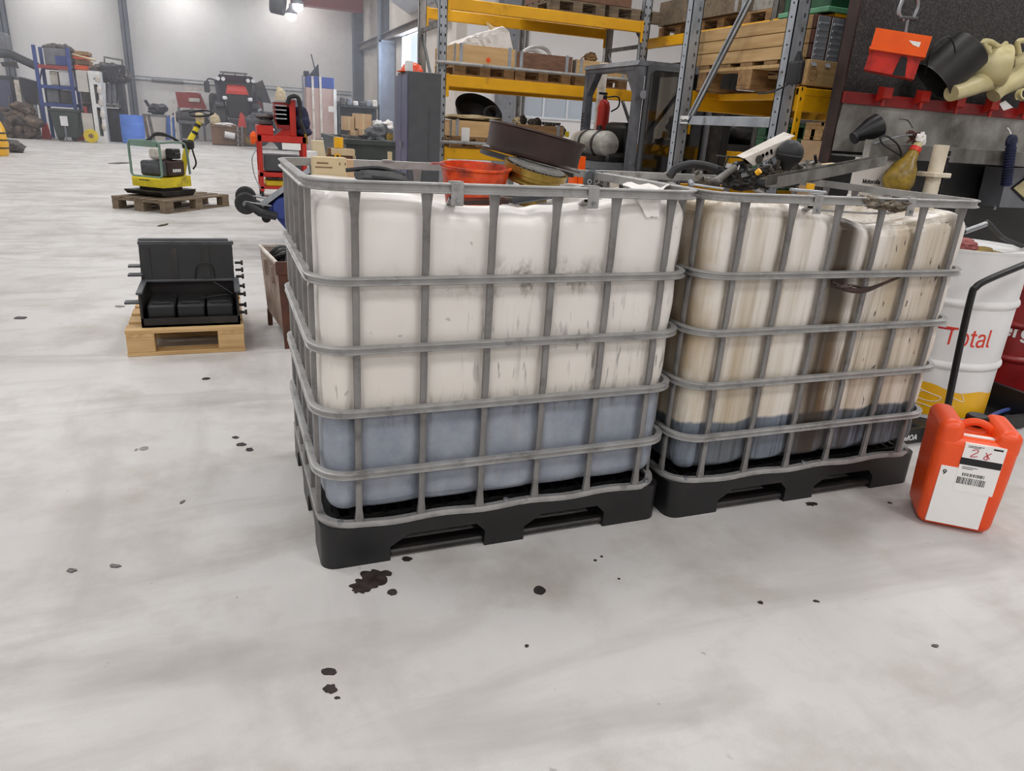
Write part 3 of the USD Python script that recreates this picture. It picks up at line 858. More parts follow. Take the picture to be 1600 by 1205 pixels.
def tank_thing(loc, rz, label, material, top_pts, bulge, seed):
    t = thing('caged_tank', label, 'tank', loc, rz)
    kw = dict(world=False)
    part(t, 'pallet', tank_pallet(), M['pallet_black'], **kw)
    rib = cat(*[bb(.05, TW - .05, y - .006, y + .006, .118, .150) for y in np.linspace(.05, .85, 9)] + [bb(x - .006, x + .006, .05, TD - .05, .118, .150) for x in np.linspace(.06, 1.14, 23)])
    part(t, 'pallet_rib_grid', rib, M['pallet_black'], **kw)
    for x in ((OX[0] + OX[1]) / 2, (OX[2] + OX[3]) / 2):
        part(t, 'runner', bb(x - .16, x + .16, .010, .075, .007, .029, .006), M['black_steel'], **kw)
    path = densify(rrect(.006, TW - .006, .006, TD - .006, .095, 7), .04)
    part(t, 'base_frame', sweep_ring(path, .145 + .004 * np.sin(path[:, 0] * 21), [(-.016, -.006), (.008, -.010), (.011, 0), (.008, .010), (-.016, .007)]), M['galv'], **kw)
    bm = tank_bottle(top_pts, bulge, seed)
    TOPS.append(bm)
    part(t, 'bottle', bm, material, smooth=True, **kw)
    for x in BAR_X:
        part(t, 'upright_bar', cage_bar(x, .010, (0, -1)), M['galv_bar'], **kw)
        part(t, 'upright_bar', cage_bar(x, TD - .010, (0, 1)), M['galv_bar'], **kw)
    for y in BAR_Y:
        part(t, 'upright_bar', cage_bar(.010, y, (-1, 0)), M['galv_bar'], **kw)
        part(t, 'upright_bar', cage_bar(TW - .010, y, (1, 0)), M['galv_bar'], **kw)
    p2 = densify(rrect(-.004, TW + .004, -.004, TD + .004, .10, 8), .08)
    for z in BANDS:
        part(t, 'band', sweep_ring(p2, z, BAND_PROF), M['galv'], **kw)
    part(t, 'top_rim', sweep_ring(p2, RIM_Z, RIM_PROF), M['galv'], **kw)
    for x in (.39, .805):                                        # clamps that hold the two top bars, each with a bolt
        for y, s in ((-.010, -1), (TD + .010, 1)):
            c_ = part(t, 'clamp', cat(bb(x - .018, x + .018, min(y, y + s * .006), max(y, y + s * .006), RIM_Z - .045, RIM_Z + .016, .002), bb(x - .018, x + .018, min(y, y - s * .028), max(y, y - s * .028), RIM_Z + .014, RIM_Z + .019)), M['galv'], **kw)
            part(c_, 'bolt', cyl((x, y + s * .005, RIM_Z - .030), (x, y + s * .012, RIM_Z - .030), .006, 8), M['steel'], **kw)
    for bx_, sag in ((.39, .06), (.805, .045)):
        pts = np.array([(bx_, .016, RIM_Z - .03), (bx_ + .01, .12, RIM_Z - .03 - sag * .6), (bx_ + .012, .40, RIM_Z - .035 - sag), (bx_ + .004, .62, RIM_Z - .035 - sag), (bx_, TD - .016, RIM_Z - .028)])
        flat = []
        sp = spline(pts, 5)
        vs, fs = [], []
        for p_ in sp:
            for dx, dz in ((-.014, 0), (-.014, .008), (.014, .008), (.014, 0)):
                vs.append(p_ + (dx, 0, dz))
        for i in range(len(sp) - 1):
            for j in range(4):
                j2 = (j + 1) % 4
                fs += [[i * 4 + j, i * 4 + j2, (i + 1) * 4 + j2], [i * 4 + j, (i + 1) * 4 + j2, (i + 1) * 4 + j]]
        m = trimesh.Trimesh(vs, fs, process=False)
        trimesh.repair.fix_normals(m)
        part(t, 'top_bar', m, M['galv'], **kw)
    for x in (.06, .60, 1.14):
        part(t, 'frame_bolt', cyl((x, .012, .150), (x, .012, .162), .009, 8), M['steel'], **kw)
    return t


top1 = [(py(u, v, .07)[0], py(u, v, .07)[2]) for u, v in ((492, 290), (545, 293), (600, 299), (655, 306), (690, 315), (730, 320), (795, 321), (817, 326), (840, 320), (890, 318), (930, 314), (960, 308), (1020, 303))]
tank1 = tank_thing((0, 0, 0), 0, 'front left caged tank, cleaner white bottle half full of blue-grey liquid', M['tank_clean'], top1, .012, 1)
TB = np.array([1.2351, -.0218, 0])
TA = -.0125
top2 = [(0.0, 1.135), (.15, 1.14), (.36, 1.135), (.47, 1.115), (.56, 1.09), (.70, 1.07), (.84, 1.075), (.96, 1.10), (1.1, 1.125), (1.2, 1.12)]
tank2 = tank_thing(TB, math.degrees(TA), 'right caged tank, its bottle streaked brown with oil, beside the white drum', M['tank_dirty'], top2, .017, 5)


def t2(x, y, z):
    """A point given in the second tank's own frame."""
    c_, s_ = math.cos(TA), math.sin(TA)
    return np.array([TB[0] + c_ * x - s_ * y, TB[1] + s_ * x + c_ * y, z])


def top_z(k, x, y, r=.05):
    """Height of a bottle's top near a point of the place."""
    if k == 1:
        dx, dy = x - TB[0], y - TB[1]
        x, y = math.cos(TA) * dx + math.sin(TA) * dy, -math.sin(TA) * dx + math.cos(TA) * dy
    v = TOPS[k].vertices
    d = (np.abs(v[:, 0] - x) < r) & (np.abs(v[:, 1] - y) < r) & (v[:, 2] > .9)
    return float(v[d, 2].max()) if d.any() else 1.09
# ------------------------------------------------------------------ wooden pallets
def pallet(name, label, L, W_, loc, rz, m=('wood', 'wood_y'), group=None, nx=3, category='pallet', h=.144):
    """A pallet in its own frame: boards along x on cross boards, blocks and bottom boards; every board a part."""
    t = thing(name, label, category, loc, rz, group)
    kw = dict(world=False, smooth=False)
    ma, mb_ = M[m[0]], M[m[1]]
    hl, hw = L / 2, W_ / 2
    wide, n = .125, (5 if W_ > .7 else 4)
    for i, y in enumerate(np.linspace(-hw + wide / 2, hw - wide / 2, n)):
        d = .002 * (i % 2)
        part(t, 'top_board', bb(-hl + d, hl - d, y - wide / 2, y + wide / 2, h - .022, h - d * .4, .002), ma, **kw)
    xs = np.linspace(-hl + .0725, hl - .0725, nx)
    for x in xs:
        part(t, 'cross_board', bb(x - .07, x + .07, -hw, hw, h - .044, h - .022, .002), mb_, **kw)
    for y, bw in ((-hw + .05, .1), (0, .145), (hw - .05, .1)):
        for x in xs:
            part(t, 'block', bb(x - .07, x + .07, y - bw / 2, y + bw / 2, .022, h - .044, .003), ma, **kw)
        part(t, 'bottom_board', bb(-hl, hl, y - bw / 2, y + bw / 2, 0, .022, .002), ma, **kw)
    return t


pl, pr_ = pz(200, 557), pz(384, 550)
PX0, PX1, PY0 = pl[0], pr_[0], (pl[1] + pr_[1]) / 2
near_pal = pallet('wooden_pallet', 'small new pine pallet on the floor under the black battery box', PX1 - PX0, .86, ((PX0 + PX1) / 2, PY0 + .43, 0), 0, nx=2, h=.150)
# battery box with its lid standing up
BZ = .151
bx0, bx1 = py(222, 512, PY0 + .05)[0], py(376, 509, PY0 + .05)[0]
by0 = PY0 + .045
by1 = by0 + .36
zt = py(290, 441, by1 - .05)[2]
zl_ = py(290, 378, by1 + .02)[2]
t = thing('battery_box', 'open black steel battery box with raised lid, on the small pine pallet', 'battery box', ((bx0 + bx1) / 2, (by0 + by1) / 2, BZ))
K = M['black_steel']
part(t, 'body', cat(bb(bx0, bx1, by0, by1, BZ, BZ + .012), bb(bx0, bx0 + .012, by0, by1, BZ, zt), bb(bx1 - .012, bx1, by0, by1, BZ, zt), bb(bx0, bx1, by1 - .012, by1, BZ, zt), bb(bx0, bx1, by0, by0 + .012, BZ, BZ + .05)), K)
part(t, 'rim', cat(bb(bx0 - .012, bx0 + .02, by0, by1, zt, zt + .012, .003), bb(bx1 - .02, bx1 + .012, by0, by1, zt, zt + .012, .003), bb(bx0 - .01, bx1 + .01, by1 - .045, by1 + .01, zt, zt + .014, .003)), M['dark_grey'])
wbat = (bx1 - bx0 - .05) / 3
for k in range(3):
    xa = bx0 + .025 + k * wbat
    b_ = part(t, 'battery', rbox(xa + .004, xa + wbat - .004, by0 + .03, by1 - .05, BZ + .012, BZ + .115, .014), M['black'])
    part(b_, 'handle', bb(xa + .03, xa + wbat - .03, by0 + .022, by0 + .031, BZ + .03, BZ + .042), M['black_steel'])
    part(b_, 'vent_strip', bb(xa + .03, xa + wbat - .03, by0 + .06, by0 + .09, BZ + .113, BZ + .122), M['black_steel'])
lidpts = [(by1 - .03, zt + .01), (by1 - .012, zt + .01), (by1 + .035, zl_), (by1 + .017, zl_)]
lx0, lx1 = bx0 - .008, bx1 - .012
lid = part(t, 'lid', prism(lidpts, 'x', lx0, lx1), M['black'])
part(lid, 'lid_flange', cat(prism([(by1 + .012, zl_ - .016), (by1 + .055, zl_ - .012), (by1 + .055, zl_ + .002), (by1 + .012, zl_ + .002)], 'x', lx0 - .004, lx1 + .008), bb(lx0 - .004, lx1 - .02, by1 + .05, by1 + .09, zl_ - .01, zl_ + .012, .004)), M['dark_grey'])
for xx, ww in ((.10, .005), (.36, .018), (.70, .02)):
    xm = lx0 + (lx1 - lx0) * xx
    part(lid, 'stiffener', prism([(by1 - .034, zt + .02), (by1 - .024, zt + .02), (by1 + .012, zl_ - .035), (by1 + .002, zl_ - .035)], 'x', xm - ww, xm + ww), K)
for zz_, yy_ in ((zt - .05, by0 + .05), (zt + .045, by1 - .03), (zt + .085, by1 + .03)):
    part(t, 'side_tab', bb(bx0 - .075, bx0 + .004, yy_ - .03, yy_ + .03, zz_ - .006, zz_ + .006, .003), M['dark_grey'])
for zz_, yy_ in ((BZ + .055, by0 + .06), (BZ + .085, by0 + .12), (BZ + .15, by0 + .12), (BZ + .18, by0 + .2), (zt + .03, by1 - .05), (zt + .06, by1), (zt + .10, by1 + .02)):
    part(t, 'stud', cat(cyl((bx1 - .004, yy_, zz_), (bx1 + .032, yy_, zz_), .008, 8), cyl((bx1 + .030, yy_, zz_), (bx1 + .042, yy_, zz_), .015, 8)), K)
for pts in ([(bx0 + .28, by1 - .04, zt + .02), (bx0 + .30, by1 - .05, zt + .10), (bx0 + .37, by1 - .05, zt + .11), (bx0 + .39, by1 - .05, zt + .02)],
            [(bx1 - .13, by1 - .06, zt), (bx1 - .06, by1 - .10, zt - .04), (bx1 - .03, by1 - .14, zt - .06), (bx1 - .10, by0 + .18, BZ + .13), (bx1 - .2, by0 + .14, BZ + .125)]):
    part(t, 'cable', tube(pts, .004, 6, 6), M['rubber'])

# ------------------------------------------------------------------ rusty scrap bin and the blue tub behind it
BR = 6.0                                                        # the bin stands a little turned
bo = pz(440, 546)
t = thing('scrap_bin', 'rusty open steel bin full of black oily scrap, beside the front left tank', 'bin', bo, BR)
kw = dict(world=False)
ZB, ZL, LL, BW = .515, .10, .60, .45
outer = hull([(x, y, z) for z, g_ in ((ZB, 0), (ZL, .022)) for x in (g_, BW - g_) for y in (g_ * .3, LL - g_)])
inner = hull([(x, y, z) for z, g_ in ((ZB + .02, .010), (ZL + .012, .030)) for x in (g_, BW - g_) for y in (g_ * .3 + .008, LL - g_)])
part(t, 'body', diff(outer, inner), M['rust_box'], **kw)
part(t, 'front_plate', hull([(x, y, z) for z, g_, h_ in ((ZB - .02, 0, 0), (.0, .020, .006)) for x in (g_, BW - g_) for y in (-.008 + h_, h_)]), M['rust_red'], **kw)
part(t, 'rim', cat(bb(-.014, .006, 0, LL, ZB - .010, ZB + .006, .002), bb(-.010, BW, LL - .012, LL + .004, ZB - .012, ZB + .006, .002)), M['white_dirty'], **kw)
part(t, 'front_lip', bb(-.010, BW, -.016, .006, ZB - .07, ZB + .006, .003), M['rust_red'], **kw)
for yy in (.40, .16):
    part(t, 'hinge', hull([(-.016, yy - .025, ZB - .05), (.004, yy - .025, ZB - .05), (-.012, yy + .025, ZB - .05), (.004, yy + .025, ZB - .05), (-.010, yy - .02, ZB - .15), (.010, yy - .02, ZB - .15), (-.010, yy + .02, ZB - .15), (.010, yy + .02, ZB - .15)]), M['rust_box'], **kw)
for xx, yy in ((.03, LL - .05), (BW - .05, LL - .05), (BW - .05, .05)):
    part(t, 'leg', bb(xx - .014, xx + .014, yy - .014, yy + .014, 0, ZL + .01, .002), M['rust_red'], **kw)


def binp(x, y, z):
    c_, s_ = math.cos(math.radians(BR)), math.sin(math.radians(BR))
    return np.array([bo[0] + c_ * x - s_ * y, bo[1] + s_ * x + c_ * y, z])


solo('scrap_heap', cat(blob(binp(.22, .30, ZB - .085), (.16, .22, .07), 3, .4), *[tube([binp(.06 + .06 * k, .06 + .1 * k, ZB - .05), binp(.10 + .05 * k, .15 + .06 * k, ZB + .02 + .02 * (k % 3)), binp(.2 + .03 * k, .28 - .03 * k, ZB + .01), binp(.28, .14 + .09 * k, ZB - .05)], .015, 8, 5) for k in range(4)], *[tube([binp(.04, .5 - .05 * k, ZB - .06), binp(.10, .46 - .1 * k, ZB + .0), binp(.2, .42 - .05 * k, ZB - .03)], .02, 8, 5) for k in range(3)]), M['black'], 'black oily hoses and scrap heaped in the rusty bin', 'scrap', kind='stuff')

# blue tipped tub with two wheels on arms
t0 = py(452, 330, 5.6)
t = thing('tub_cart', 'blue plastic tub cart tipped back, two black wheels in the air, behind the rusty bin', 'cart', (t0[0] + .35, 5.7, 0))


def P5(u, v, y=5.6):
    return py(u, v, y)


sh = [P5(418, 323), P5(452, 300), P5(500, 262), P5(520, 420), P5(462, 385), P5(445, 355), P5(432, 340)]
part(t, 'tub', prism([(p_[0], p_[2]) for p_ in sh], 'y', 5.45, 6.15), M['blue'])
part(t, 'rim', cat(hull([P5(404, 318, 5.43), P5(411, 324, 5.43), P5(505, 255, 5.43), P5(499, 249, 5.43), P5(404, 318, 6.17), P5(411, 324, 6.17), P5(505, 255, 6.17), P5(499, 249, 6.17)])), M['galv_light'])
part(t, 'boss', cyl(P5(444, 326, 5.40), P5(444, 326, 5.5), .10, 16, r2=.12), M['blue'])
for y_, (u, v) in ((5.42, (384, 318)), (5.95, (384, 307))):
    wc = P5(u, v, y_)
    wh = part(t, 'wheel', lathe([(.03, -.028), (.085, -.028), (.10, -.016), (.10, .016), (.085, .028), (.03, .028)], 22, wc, (0, 1, 0), closed=True), M['rubber'])
    part(wh, 'hub', cyl(wc + (0, -.035, 0), wc + (0, .035, 0), .03, 12), M['steel'])
    part(t, 'arm', tube([wc + (0, -.03, 0), P5(u + 22, v + 14, y_ - .03), P5(u + 48, v + 20, y_ - .03)], [.030, .040, .040], 10), M['rubber'])
    part(t, 'link', cyl(wc + (0, -.035, .02), P5(u + 40, v + 4, y_), .010, 8), M['steel'])
cz = P5(416, 341, 6.0)
for ya in (5.5, 6.04):
    part(t, 'leg', bb(t0[0] + .30, t0[0] + .36, ya, ya + .06, 0, .35), M['blue'])
cs = part(t, 'caster', cyl(cz + (0, -.012, 0), cz + (0, .012, 0), .045, 16), M['rubber'])
part(cs, 'fork', bb(cz[0] - .008, cz[0] + .008, cz[1] - .02, cz[1] + .02, cz[2], cz[2] + .1), M['steel'])

# ------------------------------------------------------------------ orange jerrycan
JA = -40.0
jc = np.array([2.325, -.300, 0])
t = thing('jerrycan', 'orange plastic jerrycan with white labels and black cap on the floor', 'jerrycan', jc, JA)
kw = dict(world=False)
JW, JD, JH = .265, .235, .425
prof_body = rbox(-JW / 2, JW / 2, -JD / 2, JD / 2, 0, JH - .055, .038, 2)
body = hull(np.vstack([prof_body.vertices * np.array([1, 1, 1])]))
v = refine(body, .02)
vv = v.vertices.copy()
tz = np.clip(vv[:, 2] / JH, 0, 1)
vv[:, :2] *= (0.93 + .07 * np.sin(np.clip(tz * 1.25, 0, 1) * math.pi / 2))[:, None]
v.vertices = vv
b_ = part(t, 'body', v, M['orange'], smooth=50, **kw)
for s in (-1, 1):
    part(t, 'shoulder', rbox(s * .092 - .043, s * .092 + .043, -JD / 2 + .004, JD / 2 - .004, JH - .12, JH - (.0 if s < 0 else .012), .034, 2), M['orange'], smooth=60, **kw)
part(t, 'handle', tube([(-.06, -.02, JH - .075), (-.045, -.02, JH - .035), (0, -.02, JH - .018), (.045, -.02, JH - .035), (.06, -.02, JH - .075)], .014, 10, 4), M['orange'], **kw)
cp = part(t, 'cap', lathe([(.001, 0), (.034, 0), (.036, .004), (.036, .030), (.032, .036), (.001, .036)], 24, (.02, .055, JH - .05)), M['black'], **kw)
part(cp, 'cap_ribs', cat(*[cyl((.02 + .036 * math.cos(a_), .055 + .036 * math.sin(a_), JH - .045), (.02 + .036 * math.cos(a_), .055 + .036 * math.sin(a_), JH - .02), .0022, 5) for a_ in np.linspace(0, 2 * math.pi, 24, endpoint=False)]), M['black'], kind='stuff', **kw)
fy = -JD / 2


def lab(x0, x1, z0, z1, d, m, name, label=None):
    return part(t, name, bb(x0, x1, fy - d, fy + .012, z0, z1), M[m], label, smooth=False, **kw)


lab(-.100, .075, .025, .255, .0010, 'paper', 'label_large', 'white lower label')
lab(-.045, .085, .165, .355, .0022, 'paper', 'label_small', 'white upper label with black bar and barcodes')
lab(-.046, .084, .272, .298, .0030, 'ink', 'label_bar')
bars = []
r_ = np.random.default_rng(5)
for z0, z1, xa, xb in ((.228, .240, -.028, .045), (.196, .222, -.040, .052)):
    x = xa
    while x < xb:
        w_ = .0012 + .0022 * r_.random()
        bars.append(bb(x, x + w_, fy - .0030, fy, z0, z1))
        x += w_ + .0018 + .0022 * r_.random()
part(t, 'barcode', cat(*bars), M['ink'], smooth=False, kind='stuff', **kw)
lines = [bb(-.035, -.035 + w_, fy - .0030, fy, z_, z_ + .0018) for z_, w_ in ((.345, .05), (.340, .04), (.262, .05), (.256, .035))] + [bb(.045, .075, fy - .0030, fy, .343, .349)]
part(t, 'small_print', cat(*lines), M['ink'], smooth=False, kind='stuff', **kw)
hand = [[(-.020, .330), (-.006, .336), (.000, .328), (-.016, .312), (-.018, .306), (.002, .310)], [(.024, .330), (.040, .308)], [(.042, .330), (.028, .318), (.022, .306), (.034, .304), (.030, .318)]]
part(t, 'handwriting', cat(*[tube([(x, fy - .0028, z) for x, z in h_], .0014, 5, 4) for h_ in hand]), M['ink_red'], 'handwritten red 28', **kw)
part(t, 'label_number', text('9', .018, (-.093, fy - .0016, .222), (1, 0, 0), (0, 0, 1), .0008, True), M['ink'], **kw)
part(t, 'label_strip', bb(-.05, .055, fy + .03, fy + .05, JH - .062, JH - .052), M['paper'], **kw)

# ------------------------------------------------------------------ white oil drum on its trolley
DC = np.array([3.27, .62, .048])
DR, DH = .29, .855


def drum(name, label, m, c, ribs=(.335, .70), h=DH, DR=DR):
    t = thing(name, label, 'drum', c)
    pr = [(.001, .012), (DR - .012, .012), (DR - .010, 0), (DR, 0), (DR, .018)]
    for z in ribs:
        pr += [(DR, h * z - .022), (DR + .010, h * z - .010), (DR + .012, h * z), (DR + .010, h * z + .010), (DR, h * z + .022)]
    pr += [(DR, h - .018), (DR + .004, h - .012), (DR + .004, h), (DR - .008, h), (DR - .010, h - .016), (.001, h - .018)]
    part(t, 'shell', lathe(pr, 48, c), m)
    part(t, 'bung', cyl((c[0] - .12, c[1] + .1, c[2] + h - .018), (c[0] - .12, c[1] + .1, c[2] + h - .002), .034, 14), M['steel'])
    return t


def wrap(m, c, a0, r=DR):
    """Bends a flat mesh (x along, y up, z out) around a drum, x = 0 at bearing a0 (radians)."""
    v = m.vertices.copy()
    a = a0 + v[:, 0] / r
    m.vertices = np.stack([c[0] + (r + v[:, 2]) * np.cos(a), c[1] + (r + v[:, 2]) * np.sin(a), c[2] + v[:, 1]], 1)
    return m


d1 = drum('oil_drum', 'white oil drum with yellow foot and red lettering, right of the tanks', M['white'], DC)
tocam = math.atan2(CAM[1] - DC[1], CAM[0] - DC[0])
LT = .05
tm = meshkit.text_mesh('Total', .088, .0015, False)
tm.vertices = tm.vertices * (.78, 1, 1)
part(d1, 'lettering', wrap(move(tm, (0, .395, .0)), DC, tocam + LT), M['ink_orange'], 'orange-red word Total')
tb = cat(*[bb(-.03 + .01 * k, -.02 + .01 * k, .468, .476, 0, .0015) for k in range(7)])
part(d1, 'lettering_line', wrap(tb, DC, tocam + LT), M['ink_red'])
ang = np.linspace(0, 2 * math.pi, 64, endpoint=False)
vt, ft = [], []
for a in ang:
    zt_ = .165 + .018 * math.sin(2 * a + 1.0) + .010 * math.sin(7 * a)
    vt += [(DC[0] + (DR + .0015) * math.cos(a), DC[1] + (DR + .0015) * math.sin(a), DC[2] + .02), (DC[0] + (DR + .0015) * math.cos(a), DC[1] + (DR + .0015) * math.sin(a), DC[2] + zt_)]
for i in range(64):
    j = (i + 1) % 64
    ft += [[2 * i, 2 * j, 2 * j + 1], [2 * i, 2 * j + 1, 2 * i + 1]]
part(d1, 'yellow_print', trimesh.Trimesh(vt, ft, process=False), M['drum_yellow'])
sq = []
for pts in ([(-.16, .16), (-.10, .172), (-.05, .150), (0, .135), (.05, .12), (.02, .095), (-.05, .10), (-.07, .12), (-.03, .145)], [(.08, .17), (.10, .13), (.16, .11), (.14, .15)], [(-.12, .06), (-.05, .075), (.06, .06), (.12, .08)]):
    pp = spline(pts, 5)
    q_ = np.stack([pp[:, 0], pp[:, 1], np.full(len(pp), .003)], 1)
    a = tocam + .1 + q_[:, 0] / DR
    sq.append(tube(np.stack([DC[0] + (DR + .002) * np.cos(a), DC[1] + (DR + .002) * np.sin(a), DC[2] + q_[:, 1]], 1), .0022, 5))
part(d1, 'line_drawing', cat(*sq), M['ink_white'])
part(d1, 'oil_film', prism(Polygon([(DC[0] + .17 * math.cos(a) * (1 + .3 * math.sin(3 * a)) - .04, DC[1] + .13 * math.sin(a) * (1 + .25 * math.sin(5 * a)) - .06) for a in np.linspace(0, 2 * math.pi, 30, endpoint=False)]), 'z', DC[2] + DH - .0178, DC[2] + DH - .0165), M['oil_yellow'])
c = DC + (-.16, -.10, DH - .015)
solo('rag', blob(c + (0, 0, .025), (.085, .06, .03), 9, .5, 3, 2.5), M['pink'], 'crumpled dusty pink rag on the white drum lid', 'rag')
ng0, ng1 = py(1497, 366, .42), py(1540, 350, .42)
t = thing('fuel_nozzle', 'black dispensing nozzle with bright swivel above the white drum', 'nozzle', (DC[0] - .12, .42, DC[2] + DH))
part(t, 'body', tube([ng0 + (-.06, 0, -.05), ng0 + (-.02, 0, -.0), ng0 + (.03, 0, .01)], [.03, .028, .016], 10, 3), M['black'])
part(t, 'swivel', cyl(ng0 + (.02, 0, .006), ng1, .013, 12), M['steel'])
part(t, 'trigger', tube([ng0 + (-.05, 0, -.02), ng0 + (-.03, 0, .06), ng0 + (.04, 0, .03)], .005, 6, 4), M['steel'])
hs = [ng1, ng1 + (.03, .01, .004), py(1565, 370, .46), py(1590, 382, .5), py(1625, 396, .52), py(1680, 430, .52)]
part(t, 'hose', tube(hs, .011, 8, 6), M['rubber'])

t = thing('drum_trolley', 'black steel drum trolley with bent handle carrying the white drum', 'trolley', (DC[0], DC[1], 0))
part(t, 'platform', cat(bb(DC[0] - .33, DC[0] + .33, DC[1] - .33, DC[1] + .33, .006, .046, .006)), M['black'])
for sx in (-1, 1):
    for sy in (-1, 1):
        w_ = part(t, 'wheel', cyl((DC[0] + sx * .26 - .02, DC[1] + sy * .30, .030), (DC[0] + sx * .26 + .02, DC[1] + sy * .30, .030), .030, 14), M['rubber'])
HP = [(1474, 668), (1478, 648), (1500, 540), (1518, 462), (1524, 450), (1536, 441), (1570, 426), (1640, 398)]
hp = [py(u, v, .24) for i, (u, v) in enumerate(HP)]
hp[0][2] = .045
part(t, 'handle', tube(spline(hp, 4), .0155, 10), M['black'])
part(t, 'handle_socket', bb(hp[1][0] - .035, hp[1][0] + .035, .21, .30, .006, .10, .008), M['black'])
part(t, 'front_beam', bb(2.72, 3.60, .262, .288, .006, .080, .004), M['black'])
part(t, 'nameplate', text('SAMOA', .027, (py(1401, 684, .2615)[0], .2615, .026), (1, 0, 0), (0, 0, 1), .0015, True), M['ink_white'], 'white word SAMOA')
# red drum and spill tub further back
RC = np.array([4.13, .78, .030])
d2 = drum('oil_drum', 'small dark red oil drum in the navy spill tub at the right edge', M['red_dark'], RC, (.33, .66), .60, .20)
tm = meshkit.text_mesh('Energy', .075, .0015, True)
tc2 = math.atan2(CAM[1] - RC[1], CAM[0] - RC[0])
part(d2, 'lettering', wrap(move(tm, (-.20, .33, 0)), RC, tc2, .20), M['ink_white'], 'white lettering with the letters erg')
sp = prism(rrect(3.66, 5.0, .26, 1.22, .06), 'z', 0, .16)
si = prism(rrect(3.69, 4.97, .29, 1.19, .05), 'z', .025, .4)
solo('spill_tub', diff(sp, si), M['navy_tub'], 'navy plastic spill tub under the small dark red drum', 'tub')
solo('air_hose', tube([py(1540, 656, .26), py(1555, 647, .3), py(1575, 640, .4), py(1600, 637, .50), py(1660, 640, .50)], .011, 8, 6), M['blue_rack'], 'thin blue hose end lying on the spill tub edge', 'hose')
# ------------------------------------------------------------------ on top of the front left tank
# orange basin
c = py(742, 258, .46)
zb = top_z(0, c[0], .46, .10) + .002
R0 = .118
hgt = c[2] - zb
BT = np.array([0, -.07, 1.0])
t = thing('basin', 'oily orange plastic basin on the front left tank', 'basin', (c[0], .46, zb))
part(t, 'bowl', lathe([(.001, 0), (R0 * .70, 0), (R0 * .80, .008), (R0 * .97, hgt - .012), (R0 + .004, hgt - .006), (R0 + .004, hgt), (R0 - .004, hgt), (R0 * .94, hgt - .012), (R0 * .77, .012), (.001, .006)], 44, (c[0], .46, zb), BT), M['orange_oily'])
part(t, 'lip_handle', hull([c + (-R0 + .01, -.02, -.002), c + (-R0 + .01, .02, -.002), c + (-R0 - .035, -.012, -.004), c + (-R0 - .035, .012, -.004), c + (-R0 + .01, -.02, .004), c + (-R0 + .01, .02, .004), c + (-R0 - .03, -.012, .003), c + (-R0 - .03, .012, .003)]), M['pink'], 'dusty pink grip')
# sieve, mesh and the dark hoop leaning on it
sc = py(838, 262, .45)
RS = .104
zs_ = 0.0
ST = lambda m_: move(m_, sc, (11, 9, 0))
t = thing('test_sieve', 'brass test sieve with wire mesh standing beside the orange basin', 'sieve', (sc[0], .45, top_z(0, sc[0], .45, .05)))
SB = top_z(0, sc[0], .45, .05) + .002
sh_ = sc[2] - .045 - SB
part(t, 'stand', lathe([(.001, 0), (.050, 0), (.050, sh_), (.001, sh_)], 28, (sc[0] - .01, .44, SB)), M['oil_yellow'])
part(t, 'frame', ST(lathe([(RS - .008, zs_ - .052), (RS, zs_ - .052), (RS + .004, zs_ - .046), (RS, zs_ - .040), (RS - .012, zs_ - .034), (RS - .012, zs_ - .026), (RS + .008, zs_ - .020), (RS + .010, zs_ + .002), (RS + .004, zs_ + .002), (RS - .008, zs_ - .008)], 40, (0, 0, 0), closed=True)), M['brass'])
wires = []
for k in np.linspace(-RS + .010, RS - .010, 14):
    hw = math.sqrt(max(RS ** 2 - k * k, 1e-4)) - .002
    wires.append(cyl((k, -hw, .002), (k, hw, .002), .0023, 4))
    wires.append(cyl((-hw, k, .004), (hw, k, .004), .0023, 4))
part(t, 'mesh', ST(cat(*wires)), M['galv_dark'], kind='stuff', smooth=True)
part(t, 'tray', ST(cyl((0, 0, -.014), (0, 0, -.008), RS - .006, 36)), M['black'])
hc = py(834, 232, .66)
RH = .178
HT = lambda m_: move(m_, hc, (2, 11, 0))
hoop = lathe([(RH - .012, -.040), (RH + .010, -.044), (RH + .014, -.038), (RH, -.030), (RH - .002, .0), (RH + .002, .048), (RH + .008, .052), (RH + .006, .058), (RH - .006, .056), (RH - .010, .0)], 52, (0, 0, 0), closed=True)
t = thing('steel_hoop', 'dark brown steel hoop leaning tilted on the brass sieve', 'hoop', (hc[0], .68, hc[2] - .08))
part(t, 'band', HT(hoop), M['rust'], smooth=50)
part(t, 'lip', HT(lathe([(RH * .80, -.048), (RH + .002, -.050), (RH + .004, -.064), (RH - .02, -.068), (RH * .8, -.064)], 52, (-.012, 0, 0), closed=True)), M['black_steel'])
